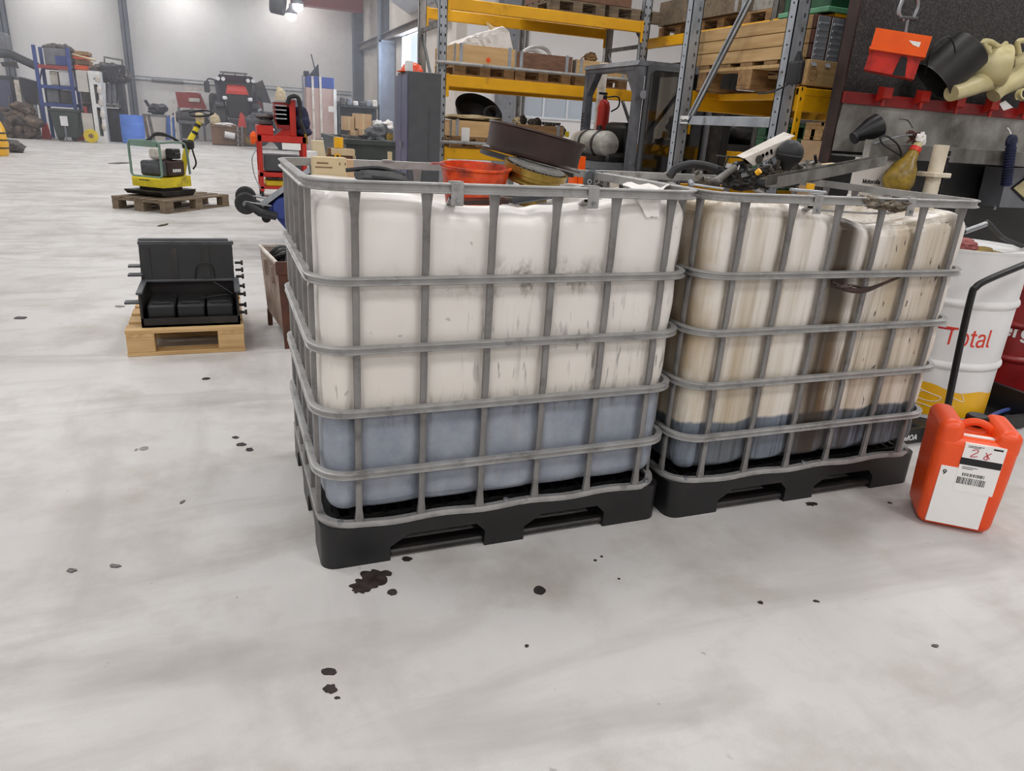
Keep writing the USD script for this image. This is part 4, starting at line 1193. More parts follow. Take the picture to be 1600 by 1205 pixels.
# small fittings between basin and sieve
t = thing('valve_fitting', 'dirty small valve fitting lying between the basin and the sieve', 'fitting', (*py(800, 312, .36)[:2], 1.08))
f0 = py(800, 310, .36)
part(t, 'body', cat(cyl(f0 + (-.05, 0, .0), f0 + (.03, 0, -.004), .013, 12), cyl(f0 + (-.01, 0, -.01), f0 + (-.01, 0, .03), .011, 10)), M['engine'])
part(t, 'tag', cb(f0 + (-.02, -.015, .02), (.014, .002, .012)), M['paper'])
s0, s1 = py(706, 318, .26), py(795, 316, .30)
solo('steel_strip', hull([s0 + (0, 0, .008), s0 + (0, 0, -.006), s1 + (0, 0, .006), s1 + (0, 0, -.006), s0 + (0, .05, .012), s1 + (0, .05, .010)]), M['rust'], 'brown steel strip lying under the orange basin', 'strip')
s0, s1 = py(806, 320, .18), py(928, 300, .22)
solo('steel_angle', cat(hull([s0, s1, s0 + (0, .03, 0), s1 + (0, .03, 0), s0 + (0, 0, .003), s1 + (0, .03, .003)]), hull([s0 + (0, .027, 0), s0 + (0, .03, 0), s1 + (0, .027, 0), s1 + (0, .03, 0), s0 + (0, .03, .02), s0 + (0, .027, .02), s1 + (0, .027, .02), s1 + (0, .03, .02)])), M['dark_grey'], 'dark steel angle bar lying across the front left tank below the sieve', 'bar')
# cardboard box at the back rim, black lid, plate
a, b = py(489, 270, .82), py(546, 249, .82)
t = thing('cardboard_box', 'flat pale cardboard box on the front left tank at its far rim', 'box', ((a[0] + b[0]) / 2, .83, 1.075))
part(t, 'carton', bb(a[0], b[0] - .012, .80, .87, 1.073, b[2] + .004, .001), M['card_pale'])
part(t, 'end_flap', bb(b[0] - .012, b[0] + .012, .80, .87, 1.073, b[2] - .001, .001), M['card'])
part(t, 'print', cat(bb(a[0] + .012, a[0] + .052, .7985, .80, b[2] - .018, b[2] - .013), bb(a[0] + .006, a[0] + .066, .7985, .80, b[2] - .032, b[2] - .028), bb(a[0] + .09, a[0] + .094, .7985, .80, b[2] - .02, b[2] - .012), bb(a[0] + .11, a[0] + .114, .7985, .80, b[2] - .02, b[2] - .012)), M['brown'], kind='stuff')
c1 = py(602, 280, .42)
bz_ = max(top_z(0, c1[0], yy_, .06) for yy_ in (.3, .45, .6)) + .012
bagm = blob((c1[0], .48, bz_), (.085, .20, .022), 4, .35, 3, 2.2)
t = thing('plastic_bag', 'crumpled black plastic sheet on the front left tank near its left corner', 'bag', (c1[0], .48, bz_ - .02))
part(t, 'sheet', bagm, M['bag_black'])
part(t, 'fold', tube([(c1[0] - .06, .32, bz_ + .015), (c1[0] + .0, .29, bz_ + .012), (c1[0] + .08, .30, bz_)], .006, 8, 5), M['rubber'])
part(t, 'fold', tube([(c1[0] - .09, .64, bz_ + .01), (c1[0] + .02, .62, bz_ + .022), (c1[0] + .10, .57, bz_ + .005)], .007, 8, 5), M['rubber'])
q0 = py(932, 282, .74)
pl_ = thing('name_plate', 'grey plastic plate lettered SAC at the far right of the front left tank', 'plate', (q0[0], .74, 1.09))
part(pl_, 'plate', prism(Polygon([(q0[0] - .062, 1.085), (q0[0] + .062, 1.085), (q0[0] + .048, q0[2] + .030), (q0[0] + .04, q0[2] + .036), (q0[0] - .04, q0[2] + .036), (q0[0] - .048, q0[2] + .030)]), 'y', .735, .75), M['grey_plate'])
part(pl_, 'lettering', cat(text('SAC', .019, (q0[0] - .018, .7345, q0[2] - .015), (1, 0, 0), (0, 0, 1), .0012, True), ring((q0[0] - .034, .7345, q0[2] - .006), (0, -1, 0), .010, .007, .0012, 16)), M['ink_white'])
q1 = py(972, 283, .78)
solo('board', bb(q1[0] - .055, q1[0] + .05, .78, .79, 1.08, q1[2] + .02, .002), M['white_dirty'], 'small white panel standing behind the grey lettered plate', 'panel')
solo('film_wrap', cat(*[blob(py(u, v, .2) + (0, .0, -.008), (.05, .07, .012), 20 + k, .6, 3, 3) for k, (u, v) in enumerate(((945, 305), (980, 308), (1003, 305)))]), M['white_cloth'], 'crumpled whitish film lying beside the white cloth', 'film')
# white cloth hanging over the rim on the inside
rows, cols = 26, 14
vs = np.zeros((rows, cols, 3))
q0, q1, q2 = py(1008, 292, .22), py(1010, 296, .055), py(1018, 338, .022)
key = np.array([py(1030, 300, .35), py(1012, 290, .22), py(1010, 294, .08), py(1012, 306, .022), py(1015, 322, .018), py(1019, 339, .018)])
sp = spline(key, 5)
idx = np.linspace(0, len(sp) - 1, rows)
cen = np.stack([np.interp(idx, np.arange(len(sp)), sp[:, k]) for k in range(3)], 1)
for i in range(rows):
    t_ = i / (rows - 1)
    hw = np.interp(t_, [0, .35, .55, .75, 1], [.10, .085, .046, .038, .022])
    for j in range(cols):
        s = j / (cols - 1) * 2 - 1
        w_ = math.sin(s * 7 + t_ * 3) * .006 + (meshkit.noise(np.array([[s * 3, t_ * 6, 1.3]]), 2)[0] - .5) * .02
        vs[i, j] = cen[i] + (s * hw, -abs(w_) * .4, w_ * (1 if t_ < .5 else .3))
vv = vs.reshape(-1, 3)
ff = []
for i in range(rows - 1):
    for j in range(cols - 1):
        a = i * cols + j
        ff += [[a, a + 1, a + cols + 1], [a, a + cols + 1, a + cols]]
n_ = trimesh.Trimesh(vv, ff, process=False).vertex_normals
k_ = len(vv)
back = [[f_[0] + k_, f_[2] + k_, f_[1] + k_] for f_ in ff]
solo('cloth', trimesh.Trimesh(np.vstack([vv, vv - n_ * .003]), ff + back, process=False), M['white_cloth'], 'white cloth hanging over the rim at the right end of the front left tank', 'cloth', smooth=60)

# ------------------------------------------------------------------ on top of the right tank
YH = .62
hs = [py(1046, 276, .75), py(1056, 264, .75), py(1078, 257, .74), py(1105, 260, .72), py(1140, 272, .68), py(1175, 283, .62), py(1203, 291, .56)]
solo('rubber_hose', tube(hs, .0175, 12, 7), M['rubber'], 'thick black rubber hose arched over the left half of the right tank', 'hose')
v0 = py(1105, 285, .55)
t = thing('brass_valve', 'dirty valve with two stub pipes lying under the black hose on the right tank', 'valve', (v0[0], .55, v0[2] - .02))
part(t, 'body', cat(cyl(v0 + (-.03, 0, .004), v0 + (.05, 0, -.004), .020, 14), blob(v0, (.028, .026, .024), 3, .1)), M['engine'])
part(t, 'stub', cyl(v0 + (-.02, 0, .0), py(1088, 268, .55), .011, 12), M['engine'])
part(t, 'collar', cyl(py(1093, 277, .55), py(1090, 271, .55), .017, 12), M['galv_dark'])
part(t, 'stub', cyl(v0 + (.03, .0, .0), py(1148, 262, .58), .014, 12), M['galv_dark'])
s = [py(1078, 283, .42), py(1082, 288, .40), py(1130, 295, .36)]
solo('bolt', cat(cyl(s[0], s[1], .008, 8), cyl(s[1], s[2], .004, 8)), M['galv_light'], 'long bright bolt lying at the left rim of the right tank', 'bolt')
b0 = py(1148, 260, .66)
t = thing('steel_bracket', 'black open steel bracket with a round hole, standing among the engine parts', 'bracket', (b0[0], .66, b0[2] - .06))
fr = [py(1131, 262, .66), py(1138, 245, .66), py(1164, 247, .66), py(1153, 270, .66)]
part(t, 'frame', cat(*[cyl(fr[k], fr[(k + 1) % 4], .004, 6) for k in range(4)], *[cyl(fr[k], fr[k] + (0, .08, 0), .004, 6) for k in range(4)]), M['black_steel'])
part(t, 'tube_socket', ring(b0 + (.01, .0, -.005), (0, -1, 0), .028, .018, .03, 20), M['black'])
part(t, 'plate', hull([fr[3], fr[3] + (0, .08, 0), fr[0] + (0, .08, -.02), fr[0] + (0, 0, -.02), fr[3] + (0, 0, -.05), fr[0] + (0, 0, -.05)]), M['black_steel'])
# pale control panel with round holes, slanting
A, B_ = py(1162, 247, .62), py(1234, 215, .66)
d = B_ - A
dn = d / np.linalg.norm(d)
n_up = np.array([-dn[2], 0, dn[0]]) * 1.0
n_up /= np.linalg.norm(n_up)
Ln, Wn = np.linalg.norm(d), .046


def on_panel(s, w_, o=0.0):
    return A + dn * s - n_up * w_ + np.array([0, -o, 0])


from shapely.geometry import Point
pg = Polygon([(0, 0), (Ln, 0), (Ln + .02, Wn * 1.1), (.045, Wn)])
for s_, r_ in ((.105, .011), (.13, .011)):
    pg = pg.difference(Point(s_, .026).buffer(r_, 12))
pg = pg.difference(Polygon([(.148, .013), (.165, .013), (.165, .037), (.148, .037)]))
pm = trimesh.creation.extrude_polygon(pg, .004, engine='earcut')
v = pm.vertices
pm.vertices = np.array([on_panel(a_, b_, c_) for a_, b_, c_ in v])
pm.invert()
t = thing('control_panel', 'pale instrument panel with round holes slanting over the engine parts', 'panel', (A[0] + .1, .62, A[2] - .05))
part(t, 'face', pm, M['white_dirty'])
part(t, 'top_flange', hull([on_panel(0, 0), on_panel(Ln + .03, 0), on_panel(Ln + .03, 0) + (0, .07, .012), on_panel(0, 0) + (0, .05, .006), on_panel(0, .004), on_panel(Ln + .03, .004)]), M['white_dirty'])
part(t, 'gauge', cat(cyl(on_panel(.078, .030, .012), on_panel(.078, .030, -.03), .017, 16)), M['engine'])
part(t, 'bottom_flange', hull([on_panel(.045, Wn), on_panel(Ln + .02, Wn * 1.1), on_panel(Ln + .02, Wn * 1.1 + .004), on_panel(.045, Wn + .004), on_panel(.05, Wn) + (0, .04, 0), on_panel(Ln, Wn * 1.1) + (0, .04, 0)]), M['white_dirty'])
part(t, 'backing', hull([on_panel(.02, .004, -.045), on_panel(Ln, .004, -.045), on_panel(Ln, Wn, -.045), on_panel(.05, Wn, -.045), on_panel(.02, .004, -.05), on_panel(Ln, .004, -.05)]), M['black_steel'])
# dark grey ball accumulator on a stem
bc = py(1234, 240, .60)
t = thing('accumulator', 'dark grey ball-shaped accumulator with a short stem on the right tank', 'accumulator', (bc[0], .60, bc[2] - .1))
sphere = lathe([(.001, .056)] + [(.056 * math.sin(a_), .056 * math.cos(a_)) for a_ in np.linspace(.15, 2.5, 14)] + [(.026, -.056), (.022, -.066), (.001, -.068)], 28, bc, (.02, -.1, 1))
part(t, 'ball', sphere, M['rubber'])
part(t, 'seam', ring(bc + (0, 0, -.006), (.02, -.1, 1), .0572, .05, .004, 32), M['dark_grey'])
part(t, 'stem', cat(cyl(bc + (0, .005, -.066), py(1240, 280, .60), .007, 10), cyl(bc + (0, .005, -.066), bc + (.0, .006, -.08), .014, 10)), M['galv_dark'])
# loose engine parts under them
er = np.random.default_rng(3)
for k, (u, v, sx, sz, mm, lab_) in enumerate((
        (1160, 283, .07, .035, 'black_steel', 'black casting lying under the slanting instrument panel'),
        (1200, 272, .055, .03, 'engine', 'oily grey pump housing below the pale instrument panel'),
        (1262, 268, .06, .035, 'engine', 'oily manifold lying right of the ball accumulator'),
        (1225, 285, .05, .018, 'black_steel', 'flat black cover lying at the foot of the accumulator stem'))):
    p_ = py(u, v, .66)
    t = thing('engine_part', lab_, 'engine part', (p_[0], .66, p_[2] - sz))
    part(t, 'casting', cat(blob(p_, (sx * 1.05, .07, sz * 1.25), 30 + k, .45, 3, 2.4), cb(p_ + (0, .01, -sz * .4), (sx * 1.9, .09, sz * 1.0), .006)), M[mm])
    for j in range(9):
        o = np.array([(er.random() - .5) * sx * 1.4, -.05 + er.random() * .02, (er.random() - .2) * sz])
        part(t, 'fitting', cyl(p_ + o, p_ + o + (er.random(3) - .5) * (.09, .03, .07) + (0, -.012, .016), .006 + .007 * er.random(), 10), M['steel' if j == 0 else ('engine', 'black_steel', 'galv_dark')[j % 3]])
for k, (u0, v0_, u1, v1, mm, lab_) in enumerate(((1168, 268, 1212, 258, 'black_steel', 'dark lever lying directly under the pale instrument panel'), (1262, 275, 1300, 268, 'galv_dark', 'dull steel tube lying right of the accumulator behind the channel'))):
    solo('steel_rod', cyl(py(u0, v0_, .58), py(u1, v1, .60), .007, 8), M[mm], lab_, 'rod')
p_ = py(1182, 271, .50)
solo('bottle_cap', cyl(p_, p_ + (.006, -.012, .012), .012, 12), M['yellow'], 'small yellow plastic cap among the engine parts', 'cap')
pp = [py(1272, 262, .72), py(1315, 256, .78)]
solo('paper_scrap', cat(hull([pp[0], pp[1], pp[0] + (.0, .06, .006), pp[1] + (0, .06, .002), pp[0] + (.03, 0, .014)])), M['card_pale'], 'torn pale paper scrap lying behind the steel channel', 'paper')
# long steel channel lying slantwise
ca, cb_ = py(1205, 293, .40), py(1376, 258, .72)
dd = (cb_ - ca) / np.linalg.norm(cb_ - ca)
sd = np.cross(dd, (0, 0, 1.0))
sd /= np.linalg.norm(sd)
up_ = np.cross(sd, dd)


def chan(w_, h_):
    sec = [(-w_, h_), (-w_, 0), (w_, 0), (w_, h_), (w_ - .004, h_), (w_ - .004, .004), (-w_ + .004, .004), (-w_ + .004, h_)]
    v_, f_ = [], []
    for P_ in (ca, cb_):
        v_ += [P_ + sd * a_ + up_ * b2_ for a_, b2_ in sec]
    for j in range(8):
        j2 = (j + 1) % 8
        f_ += [[j, j2, 8 + j2], [j, 8 + j2, 8 + j]]
    caps = [(0, 1, 6, 7), (1, 2, 5, 6), (2, 3, 4, 5)]
    for q_ in caps:
        f_ += [[q_[0], q_[2], q_[1]], [q_[0], q_[3], q_[2]], [8 + q_[0], 8 + q_[1], 8 + q_[2]], [8 + q_[0], 8 + q_[2], 8 + q_[3]]]
    m_ = trimesh.Trimesh(v_, f_, process=False)
    trimesh.repair.fix_normals(m_)
    return m_


solo('steel_channel', chan(.026, .042), M['galv_dark'], 'long grey steel channel lying slantwise across the right tank', 'channel')
solo('steel_bar', cyl(py(1235, 296, .30), py(1290, 301, .30), .006, 8), M['galv_light'], 'thin bright bar lying in front of the steel channel on the right tank', 'bar')
solo('spray_can_cap', cyl(py(1266, 292, .34) + (0, 0, -.012), py(1266, 292, .34) + (0, 0, .012), .016, 14), M['yellow'], 'orange-yellow cap under the steel channel', 'cap')
# dried sludge at the rim
sl = [blob(py(u, v, -.02), (sx, .035, .020), 60 + k, .7, 3, 3) for k, (u, v, sx) in enumerate(((1378, 319, .060), (1402, 322, .040), (1352, 313, .035)))]
solo('sludge_cake', cat(*sl), M['sludge'], 'grey-brown dried sludge caked at the right tank rim', 'sludge', kind='stuff')
solo('oily_rag_strip', cat(blob(py(1318, 448, -.045), (.04, .012, .010), 70, .5), tube([py(1300, 440, -.035), py(1322, 452, -.05), py(1350, 454, -.055), py(1378, 444, -.045), py(1412, 431, -.035)], [.004, .009, .010, .006, .003], 8, 5), tube([py(1330, 446, -.045), py(1360, 450, -.05), py(1395, 436, -.04)], [.004, .006, .003], 8, 5)), M['rust'], 'oil-soaked twisted rag strip stuck on the upper band of the right tank', 'rag')
# ------------------------------------------------------------------ the oil cabinet at the right: dark panel, red hook rail, steel trough
UY = 1.50
ux0 = py(1316, 190, UY)[0]
UX1 = 6.2
zr0, zr1 = py(1330, 162, UY)[2], py(1330, 143, UY)[2]
zt0, zt1 = py(1312, 246, UY)[2], py(1312, 222, UY)[2]
t = thing('oil_cabinet', 'tall dark oil draining cabinet with red hook rail and steel trough at the right', 'cabinet', (4.2, UY + .3, 0))
part(t, 'post', bb(ux0 - .030, ux0 - .010, UY + .02, UY + .10, 0, 2.7, .003), M['rust'])
part(t, 'back_panel', bb(ux0 - .012, UX1, UY + .085, UY + .10, zr1 + .0, 2.7), M['speckle'])
part(t, 'rail', bb(ux0 - .02, UX1, UY, UY + .02, zr0, zr1, .002), M['red_dark'])
for u, v in ((1376, 150), (1435, 155), (1490, 163), (1543, 168), (1595, 172)):
    c = py(u, v, UY)
    h = part(t, 'hook', hull([c + (-.034, -.05, -.012), c + (.034, -.05, -.012), c + (.036, -.05, .045), c + (-.030, -.05, .045), c + (-.034, 0, -.035), c + (.034, 0, -.035), c + (.036, 0, .05), c + (-.030, 0, .05)]), M['red'])
    part(h, 'hook_tip', cyl(c + (-.006, -.03, -.055), c + (-.006, -.03, -.02), .010, 10), M['red_oily'])
part(t, 'trough_back', hull([(ux0, UY + .02, zr0), (UX1, UY + .02, zr0), (UX1, UY + .03, zr0), (ux0, UY + .03, zr0), (ux0, UY + .05, zt1 - .05), (UX1, UY + .05, zt1 - .05), (UX1, UY + .06, zt1 - .05), (ux0, UY + .06, zt1 - .05)]), M['trough'])
part(t, 'trough_lip', bb(ux0 - .01, UX1, UY - .24, UY - .23, zt0 + .01, zt1 + .01, .002), M['galv_dark'])
part(t, 'trough_base', bb(ux0 - .01, UX1, UY - .235, UY + .05, zt0 + .01, zt0 + .02), M['galv_dark'])
part(t, 'lip_patch', bb(ux0 - .012, py(1350, 240, UY - .24)[0], UY - .247, UY - .24, zt0 + .004, zt1 + .012, .002), M['trough'])
part(t, 'lower_back', bb(ux0 - .012, UX1, UY + .085, UY + .10, 0, zr1), M['black'])  # black sheet painting the dark of the open cavity
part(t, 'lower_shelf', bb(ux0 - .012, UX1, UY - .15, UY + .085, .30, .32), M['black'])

# orange square funnel hanging in a steel shackle
def Q(u, v, y=UY - .10):
    return py(u, v, y)


def quad_box(pts, y0, y1, inset=0.0):
    f_ = [Q(u, v, y0) for u, v in pts]
    b_ = [p_ + (0, y1 - y0, 0) for p_ in f_]
    vd = (f_[0] - CAM) * (1, 1, 0)
    vd /= np.linalg.norm(vd)
    return hull(f_ + [p_ + vd * (y1 - y0) * .75 for p_ in f_])


FY0, FY1 = UY - .26, UY - .04
c = Q(1400, 80)
t = thing('drain_funnel', 'orange square funnel with oily red lower part hanging from a steel shackle', 'funnel', (c[0], UY - .1, Q(1400, 122)[2]))
band = quad_box([(1369, 43), (1457, 57), (1446, 89), (1360, 74)], FY0, FY1)
part(t, 'upper_band', band, M['orange_bright'])
part(t, 'lower_body', quad_box([(1361, 74), (1440, 89), (1428, 124), (1350, 108)], FY0 + .02, FY1 - .02), M['red_oily'])
part(t, 'edge_ridge', quad_box([(1359, 72), (1447, 87), (1446, 90), (1358, 76)], FY0 - .008, FY1 + .005), M['orange_bright'])
part(t, 'sticker', quad_box([(1420, 63), (1439, 66), (1436, 74), (1426, 70)], FY0 - .002, FY0 + .002), M['paper'])
part(t, 'oil_patch', quad_box([(1408, 88), (1418, 90), (1414, 120), (1394, 117)], FY0 + .0185, FY0 + .03), M['black'])
t = thing('steel_shackle', 'bright steel shackle and rod holding the orange square funnel', 'shackle', Q(1414, 30))
r0 = Q(1417, 8)
lp = [Q(1411, 32), Q(1404, 20), Q(1409, 2), Q(1418, -14), Q(1432, -4), Q(1433, 12), Q(1425, 30)]
part(t, 'bow', tube(lp, .011, 10, 5), M['steel'])
part(t, 'pin', cyl(Q(1402, 28), Q(1432, 29), .012, 12), M['dark_grey'])
part(t, 'rod', cyl(Q(1418, 28), Q(1414, 52), .010, 10), M['steel'])
part(t, 'cable', cyl(Q(1418, -14), Q(1426, -70), .006, 8), M['rubber'])
# dark bucket lying on its side on the hooks
a, b = Q(1458, 128, UY - .06), Q(1520, 74, UY - .14)
ax = (b - a) / np.linalg.norm(b - a)
L_ = np.linalg.norm(b - a)
t = thing('oil_bucket', 'dark oily bucket lying tilted on the red hooks left of the cream jugs', 'bucket', (a[0], UY - .1, a[2] - .1))
part(t, 'body', lathe([(.001, L_), (.115, L_), (.122, L_ - .01), (.13, .012), (.136, 0), (.128, 0), (.114, L_ - .03), (.001, L_ - .02)], 32, a, ax), M['black_steel'])
part(t, 'bail', tube([a + (-.10, -.02, .03), Q(1455, 78, UY - .2), Q(1478, 58, UY - .2), Q(1489, 66, UY - .18), a + (.02, -.1, .12)], .004, 6, 6), M['black'])


def jug(label, a, b, r, sp_, hd):
    ax = (b - a) / np.linalg.norm(b - a)
    L_ = np.linalg.norm(b - a)
    t = thing('oil_jug', label, 'jug', (a[0], a[1], a[2] - r))
    part(t, 'body', lathe([(.001, L_), (r * .84, L_), (r * .96, L_ - .008), (r, L_ - .02), (r * 1.0, .06), (r * .97, .02), (r * .7, -.05), (r * .45, -.09), (.001, -.09)], 32, a, ax), M['cream'])
    part(t, 'base_ring', lathe([(r * .62, L_ - .004), (r * .70, L_ + .004), (r * .78, L_ - .004)], 32, a, ax), M['cream'])
    part(t, 'spout', tube(sp_, [r * .62, r * .50, r * .42, r * .38], 16, 4), M['cream'])
    part(t, 'handle', tube(hd, .016, 10, 5), M['cream'])
    return t


jy = UY - .16
jug('cream oil jug lying on the red hooks with its spout towards the dark bucket', Q(1535, 103, jy + .07), Q(1535, 103, jy + .07) + np.array([.105, -.085, .004]), .118, [Q(1545, 122, jy + .06), Q(1530, 130, jy + .03), Q(1508, 139, jy), Q(1486, 146, jy - .02)], [Q(1546, 82, jy), Q(1536, 66, jy), Q(1548, 66, jy), Q(1562, 74, jy), Q(1572, 68, jy)])
jy = UY - .10
jug('second cream oil jug at the right edge, behind the first', Q(1606, 104, jy + .05), Q(1606, 104, jy + .05) + np.array([.12, -.085, .006]), .115, [Q(1600, 116, jy), Q(1582, 128, jy), Q(1565, 138, jy), Q(1552, 150, jy)], [Q(1592, 84, jy), Q(1590, 66, jy), Q(1604, 64, jy), Q(1618, 72, jy), Q(1626, 68, jy)])
c = Q(1597, 148, UY - .20)
solo('cap_ring', cat(ring(c, (-.3, -1, .2), .036, .026, .03, 20), cyl(c + (0, .02, 0), c + (0, .024, 0), .03, 20)), M['cream'], 'small cream cap ring below the jugs at the right edge', 'cap')
c = Q(1576, 166, UY - .052)
solo('paper_tag', hull([Q(1561, 162, UY - .054), Q(1571, 157, UY - .054), Q(1583, 168, UY - .054), Q(1568, 173, UY - .054), Q(1561, 162, UY - .052), Q(1571, 157, UY - .052), Q(1583, 168, UY - .052), Q(1568, 173, UY - .052)]), M['paper'], 'small white paper tag on the red rail below the jugs', 'tag')
# things standing in the trough
a, b = Q(1340, 214, UY - .10), Q(1368, 200, UY - .12)
ax = (b - a) / np.linalg.norm(b - a)
t = thing('oil_cup', 'black rubber cup lying in the trough at the left end of the cabinet', 'cup', (a[0], a[1], zt0 + .02))
part(t, 'body', lathe([(.001, 0), (.030, .0), (.062, .10), (.066, .15), (.060, .15), (.055, .10), (.001, .02)], 28, a + (-.02, 0, -.0), ax), M['black'])
part(t, 'base_flange', ring(a + (-.03, 0, -.01), ax, .034, .001, .012, 20), M['rubber'])
t = thing('cable_tangle', 'thin grey rod and looped black cable hanging over the trough lip', 'cable', Q(1380, 230))
part(t, 'rod', tube([Q(1366, 224, UY - .26), Q(1392, 216, UY - .22), Q(1420, 211, UY - .18), Q(1445, 212, UY - .12)], .005, 8, 4), M['galv_light'])
part(t, 'cable', tube([Q(1374, 216, UY - .26), Q(1382, 212, UY - .27), Q(1394, 218, UY - .27), Q(1404, 228, UY - .27), Q(1408, 242, UY - .27), Q(1396, 236, UY - .27), Q(1380, 226, UY - .26), Q(1375, 217, UY - .25)], .005, 8, 5), M['rubber'])
part(t, 'cable', tube([Q(1408, 242, UY - .27), Q(1409, 262, UY - .28), Q(1411, 286, UY - .285)], .004, 6, 3), M['rubber'])
part(t, 'wire', tube([Q(1405, 186, UY - .02), Q(1418, 188, UY - .04), Q(1426, 200, UY - .1)], .004, 6, 4), M['galv_dark'])
wl = np.random.default_rng(8)
wt = [tube([Q(1415 + 30 * wl.random(), 206 + 18 * wl.random(), UY - .14 - .04 * wl.random()) for _ in range(4)], .004, 5, 4) for _ in range(14)]
solo('wire_bundle', cat(*wt), M['rust_red'], 'rusty red wire tangle lying in the trough above the yellow bulb', 'wire', kind='stuff')
# yellow rubber bulb tied up by its neck
c = Q(1406, 278, UY - .32)
top_ = Q(1431, 232, UY - .30)
ax = (top_ - c) / np.linalg.norm(top_ - c)
Lb = np.linalg.norm(top_ - c)
t = thing('siphon_bulb', 'oily yellow rubber bulb with red collar hanging before the trough lip', 'bulb', (c[0], UY - .32, c[2] - .09))
part(t, 'bulb', lathe([(.001, -.085), (.045, -.08), (.082, -.045), (.088, -.0), (.070, .06), (.042, .11), (.030, Lb * .86), (.028, Lb * .9), (.001, Lb * .9)], 8, c, ax), M['oil_yellow'], smooth=50)
part(t, 'collar', cyl(c + ax * Lb * .88, c + ax * Lb * 1.02, .031, 14), M['ink_orange'])
part(t, 'neck', cyl(c + ax * Lb * 1.02, c + ax * Lb * 1.14, .024, 12), M['cream'])
solo('tie_rag', cat(*[blob(top_ + ax * .05 + o, (.016, .014, .02), 90 + k, .6, 2) for k, o in enumerate(((0, 0, 0), (-.018, 0, .014), (.018, 0, .012), (.004, 0, .028), (.024, 0, -.006)))]), M['white_cloth'], 'whitish rag tied round the neck of the yellow bulb', 'rag')
# label plate below the trough
sa, sb_ = Q(1326, 300, UY - .22), Q(1398, 262, UY - .22)
t = thing('label_plate', 'pale label plate reading Motorolie below the trough, behind the yellow bulb', 'sign', ((sa[0] + sb_[0]) / 2, UY - .215, sa[2] - .05))
part(t, 'plate', bb(sa[0], sb_[0] + .03, UY - .222, UY - .215, sa[2] - .05, zt0 + .012, .001), M['beige_paint'])
part(t, 'lettering', text('Motorolie', .022, (Q(1347, 286, UY - .2235)[0], UY - .2235, Q(1347, 286, UY - .2235)[2]), (1, 0, -.02), (0, 0, 1), .0012, True), M['ink'])
part(t, 'second_plate', bb(sa[0] - .01, sb_[0] + .02, UY - .228, UY - .222, sa[2] - .075, sa[2] - .012, .001), M['paper'])
part(t, 'second_lettering', text('kalla wara en', .020, (sa[0] + .025, UY - .2295, sa[2] - .038), (1, 0, -.02), (0, 0, 1), .0012, True), M['ink'])
# cream pipe standing in front of the cabinet
pa, pb = py(1452, 298, 1.12), py(1465, 226, 1.12)
t = thing('drain_pipe', 'cream plastic pipe with a collar standing behind the right tank', 'pipe', (pa[0], 1.12, 0))
rp = .040
pc = [pa[0] + .008, 1.12]
pipe = lathe([(rp, 0), (rp, pb[2]), (rp - .005, pb[2]), (rp - .005, .0)], 28, (pc[0], pc[1], 0), closed=True)
part(t, 'pipe', pipe, M['cream_pipe'])
zc = py(1455, 273, 1.12)[2]
part(t, 'collar', cat(bb(pc[0] - .070, pc[0] + .062, 1.06, 1.18, zc - .012, zc + .014, .004)), M['cream_pipe'])
part(t, 'edge_strip', cat(*[bb(pc[0] + .036, pc[0] + .046, 1.085, 1.10, zz_, zz_ + .028, .002) for zz_ in np.arange(.95, pb[2] - .03, .036)]), M['rubber'], kind='stuff')
# navy coiled hose end hooked over the lip and grey tank further down
hh = [Q(1581, 200, UY - .20), Q(1579, 218, UY - .27), Q(1580, 228, UY - .275), Q(1576, 262, UY - .275), Q(1572, 290, UY - .275)]
t = thing('navy_hose', 'navy coiled hose hooked over the trough lip at the right', 'hose', hh[3])
part(t, 'hose', tube(hh[1:], .026, 12, 5), M['navy'])
part(t, 'coils', cat(*[ring(hh[2] + (hh[4] - hh[2]) * s_, (hh[4] - hh[2]), .031, .022, .008, 14) for s_ in np.linspace(.05, .95, 14)]), M['navy'], kind='stuff')
part(t, 'head', blob(hh[1] + (.012, 0, -.01), (.04, .025, .04), 5, .25), M['navy'])
part(t, 'cord', tube([Q(1574, 200, UY - .2), Q(1579, 208, UY - .24), Q(1580, 218, UY - .26)], .004, 6, 3), M['white_cloth'])
g_ = [Q(1576, 262, UY - .1), Q(1630, 262, UY - .1), Q(1630, 326, UY - .1), Q(1561, 324, UY - .1), Q(1574, 290, UY - .1)]
t = thing('grey_canister', 'grey canister with a dark oily panel, below the trough at the right edge', 'canister', (g_[0][0] + .12, UY, g_[3][2]))
part(t, 'body', hull(g_ + [p_ + (0, .16, 0) for p_ in g_]), M['mid_grey'])
cpp = [Q(1581, 294, UY - .104), Q(1605, 276, UY - .104), Q(1634, 276, UY - .104), Q(1634, 316, UY - .104), Q(1600, 312, UY - .104)]
part(t, 'panel', hull(cpp + [p_ + (0, .02, 0) for p_ in cpp]), M['cream'])
part(t, 'panel_rim', tube([p_ + (0, -.002, 0) for p_ in cpp], .008, 8, 0, True), M['black'])
part(t, 'bracket', bb(g_[0][0] + .02, g_[0][0] + .06, UY - .06, UY - .02, g_[0][2] - .02, zt0 + .012), M['dark_grey'])
part(t, 'drip_tap', cyl(g_[3] + (0, .03, -.02), g_[3] + (.012, .03, .02), .010, 8), M['steel'])
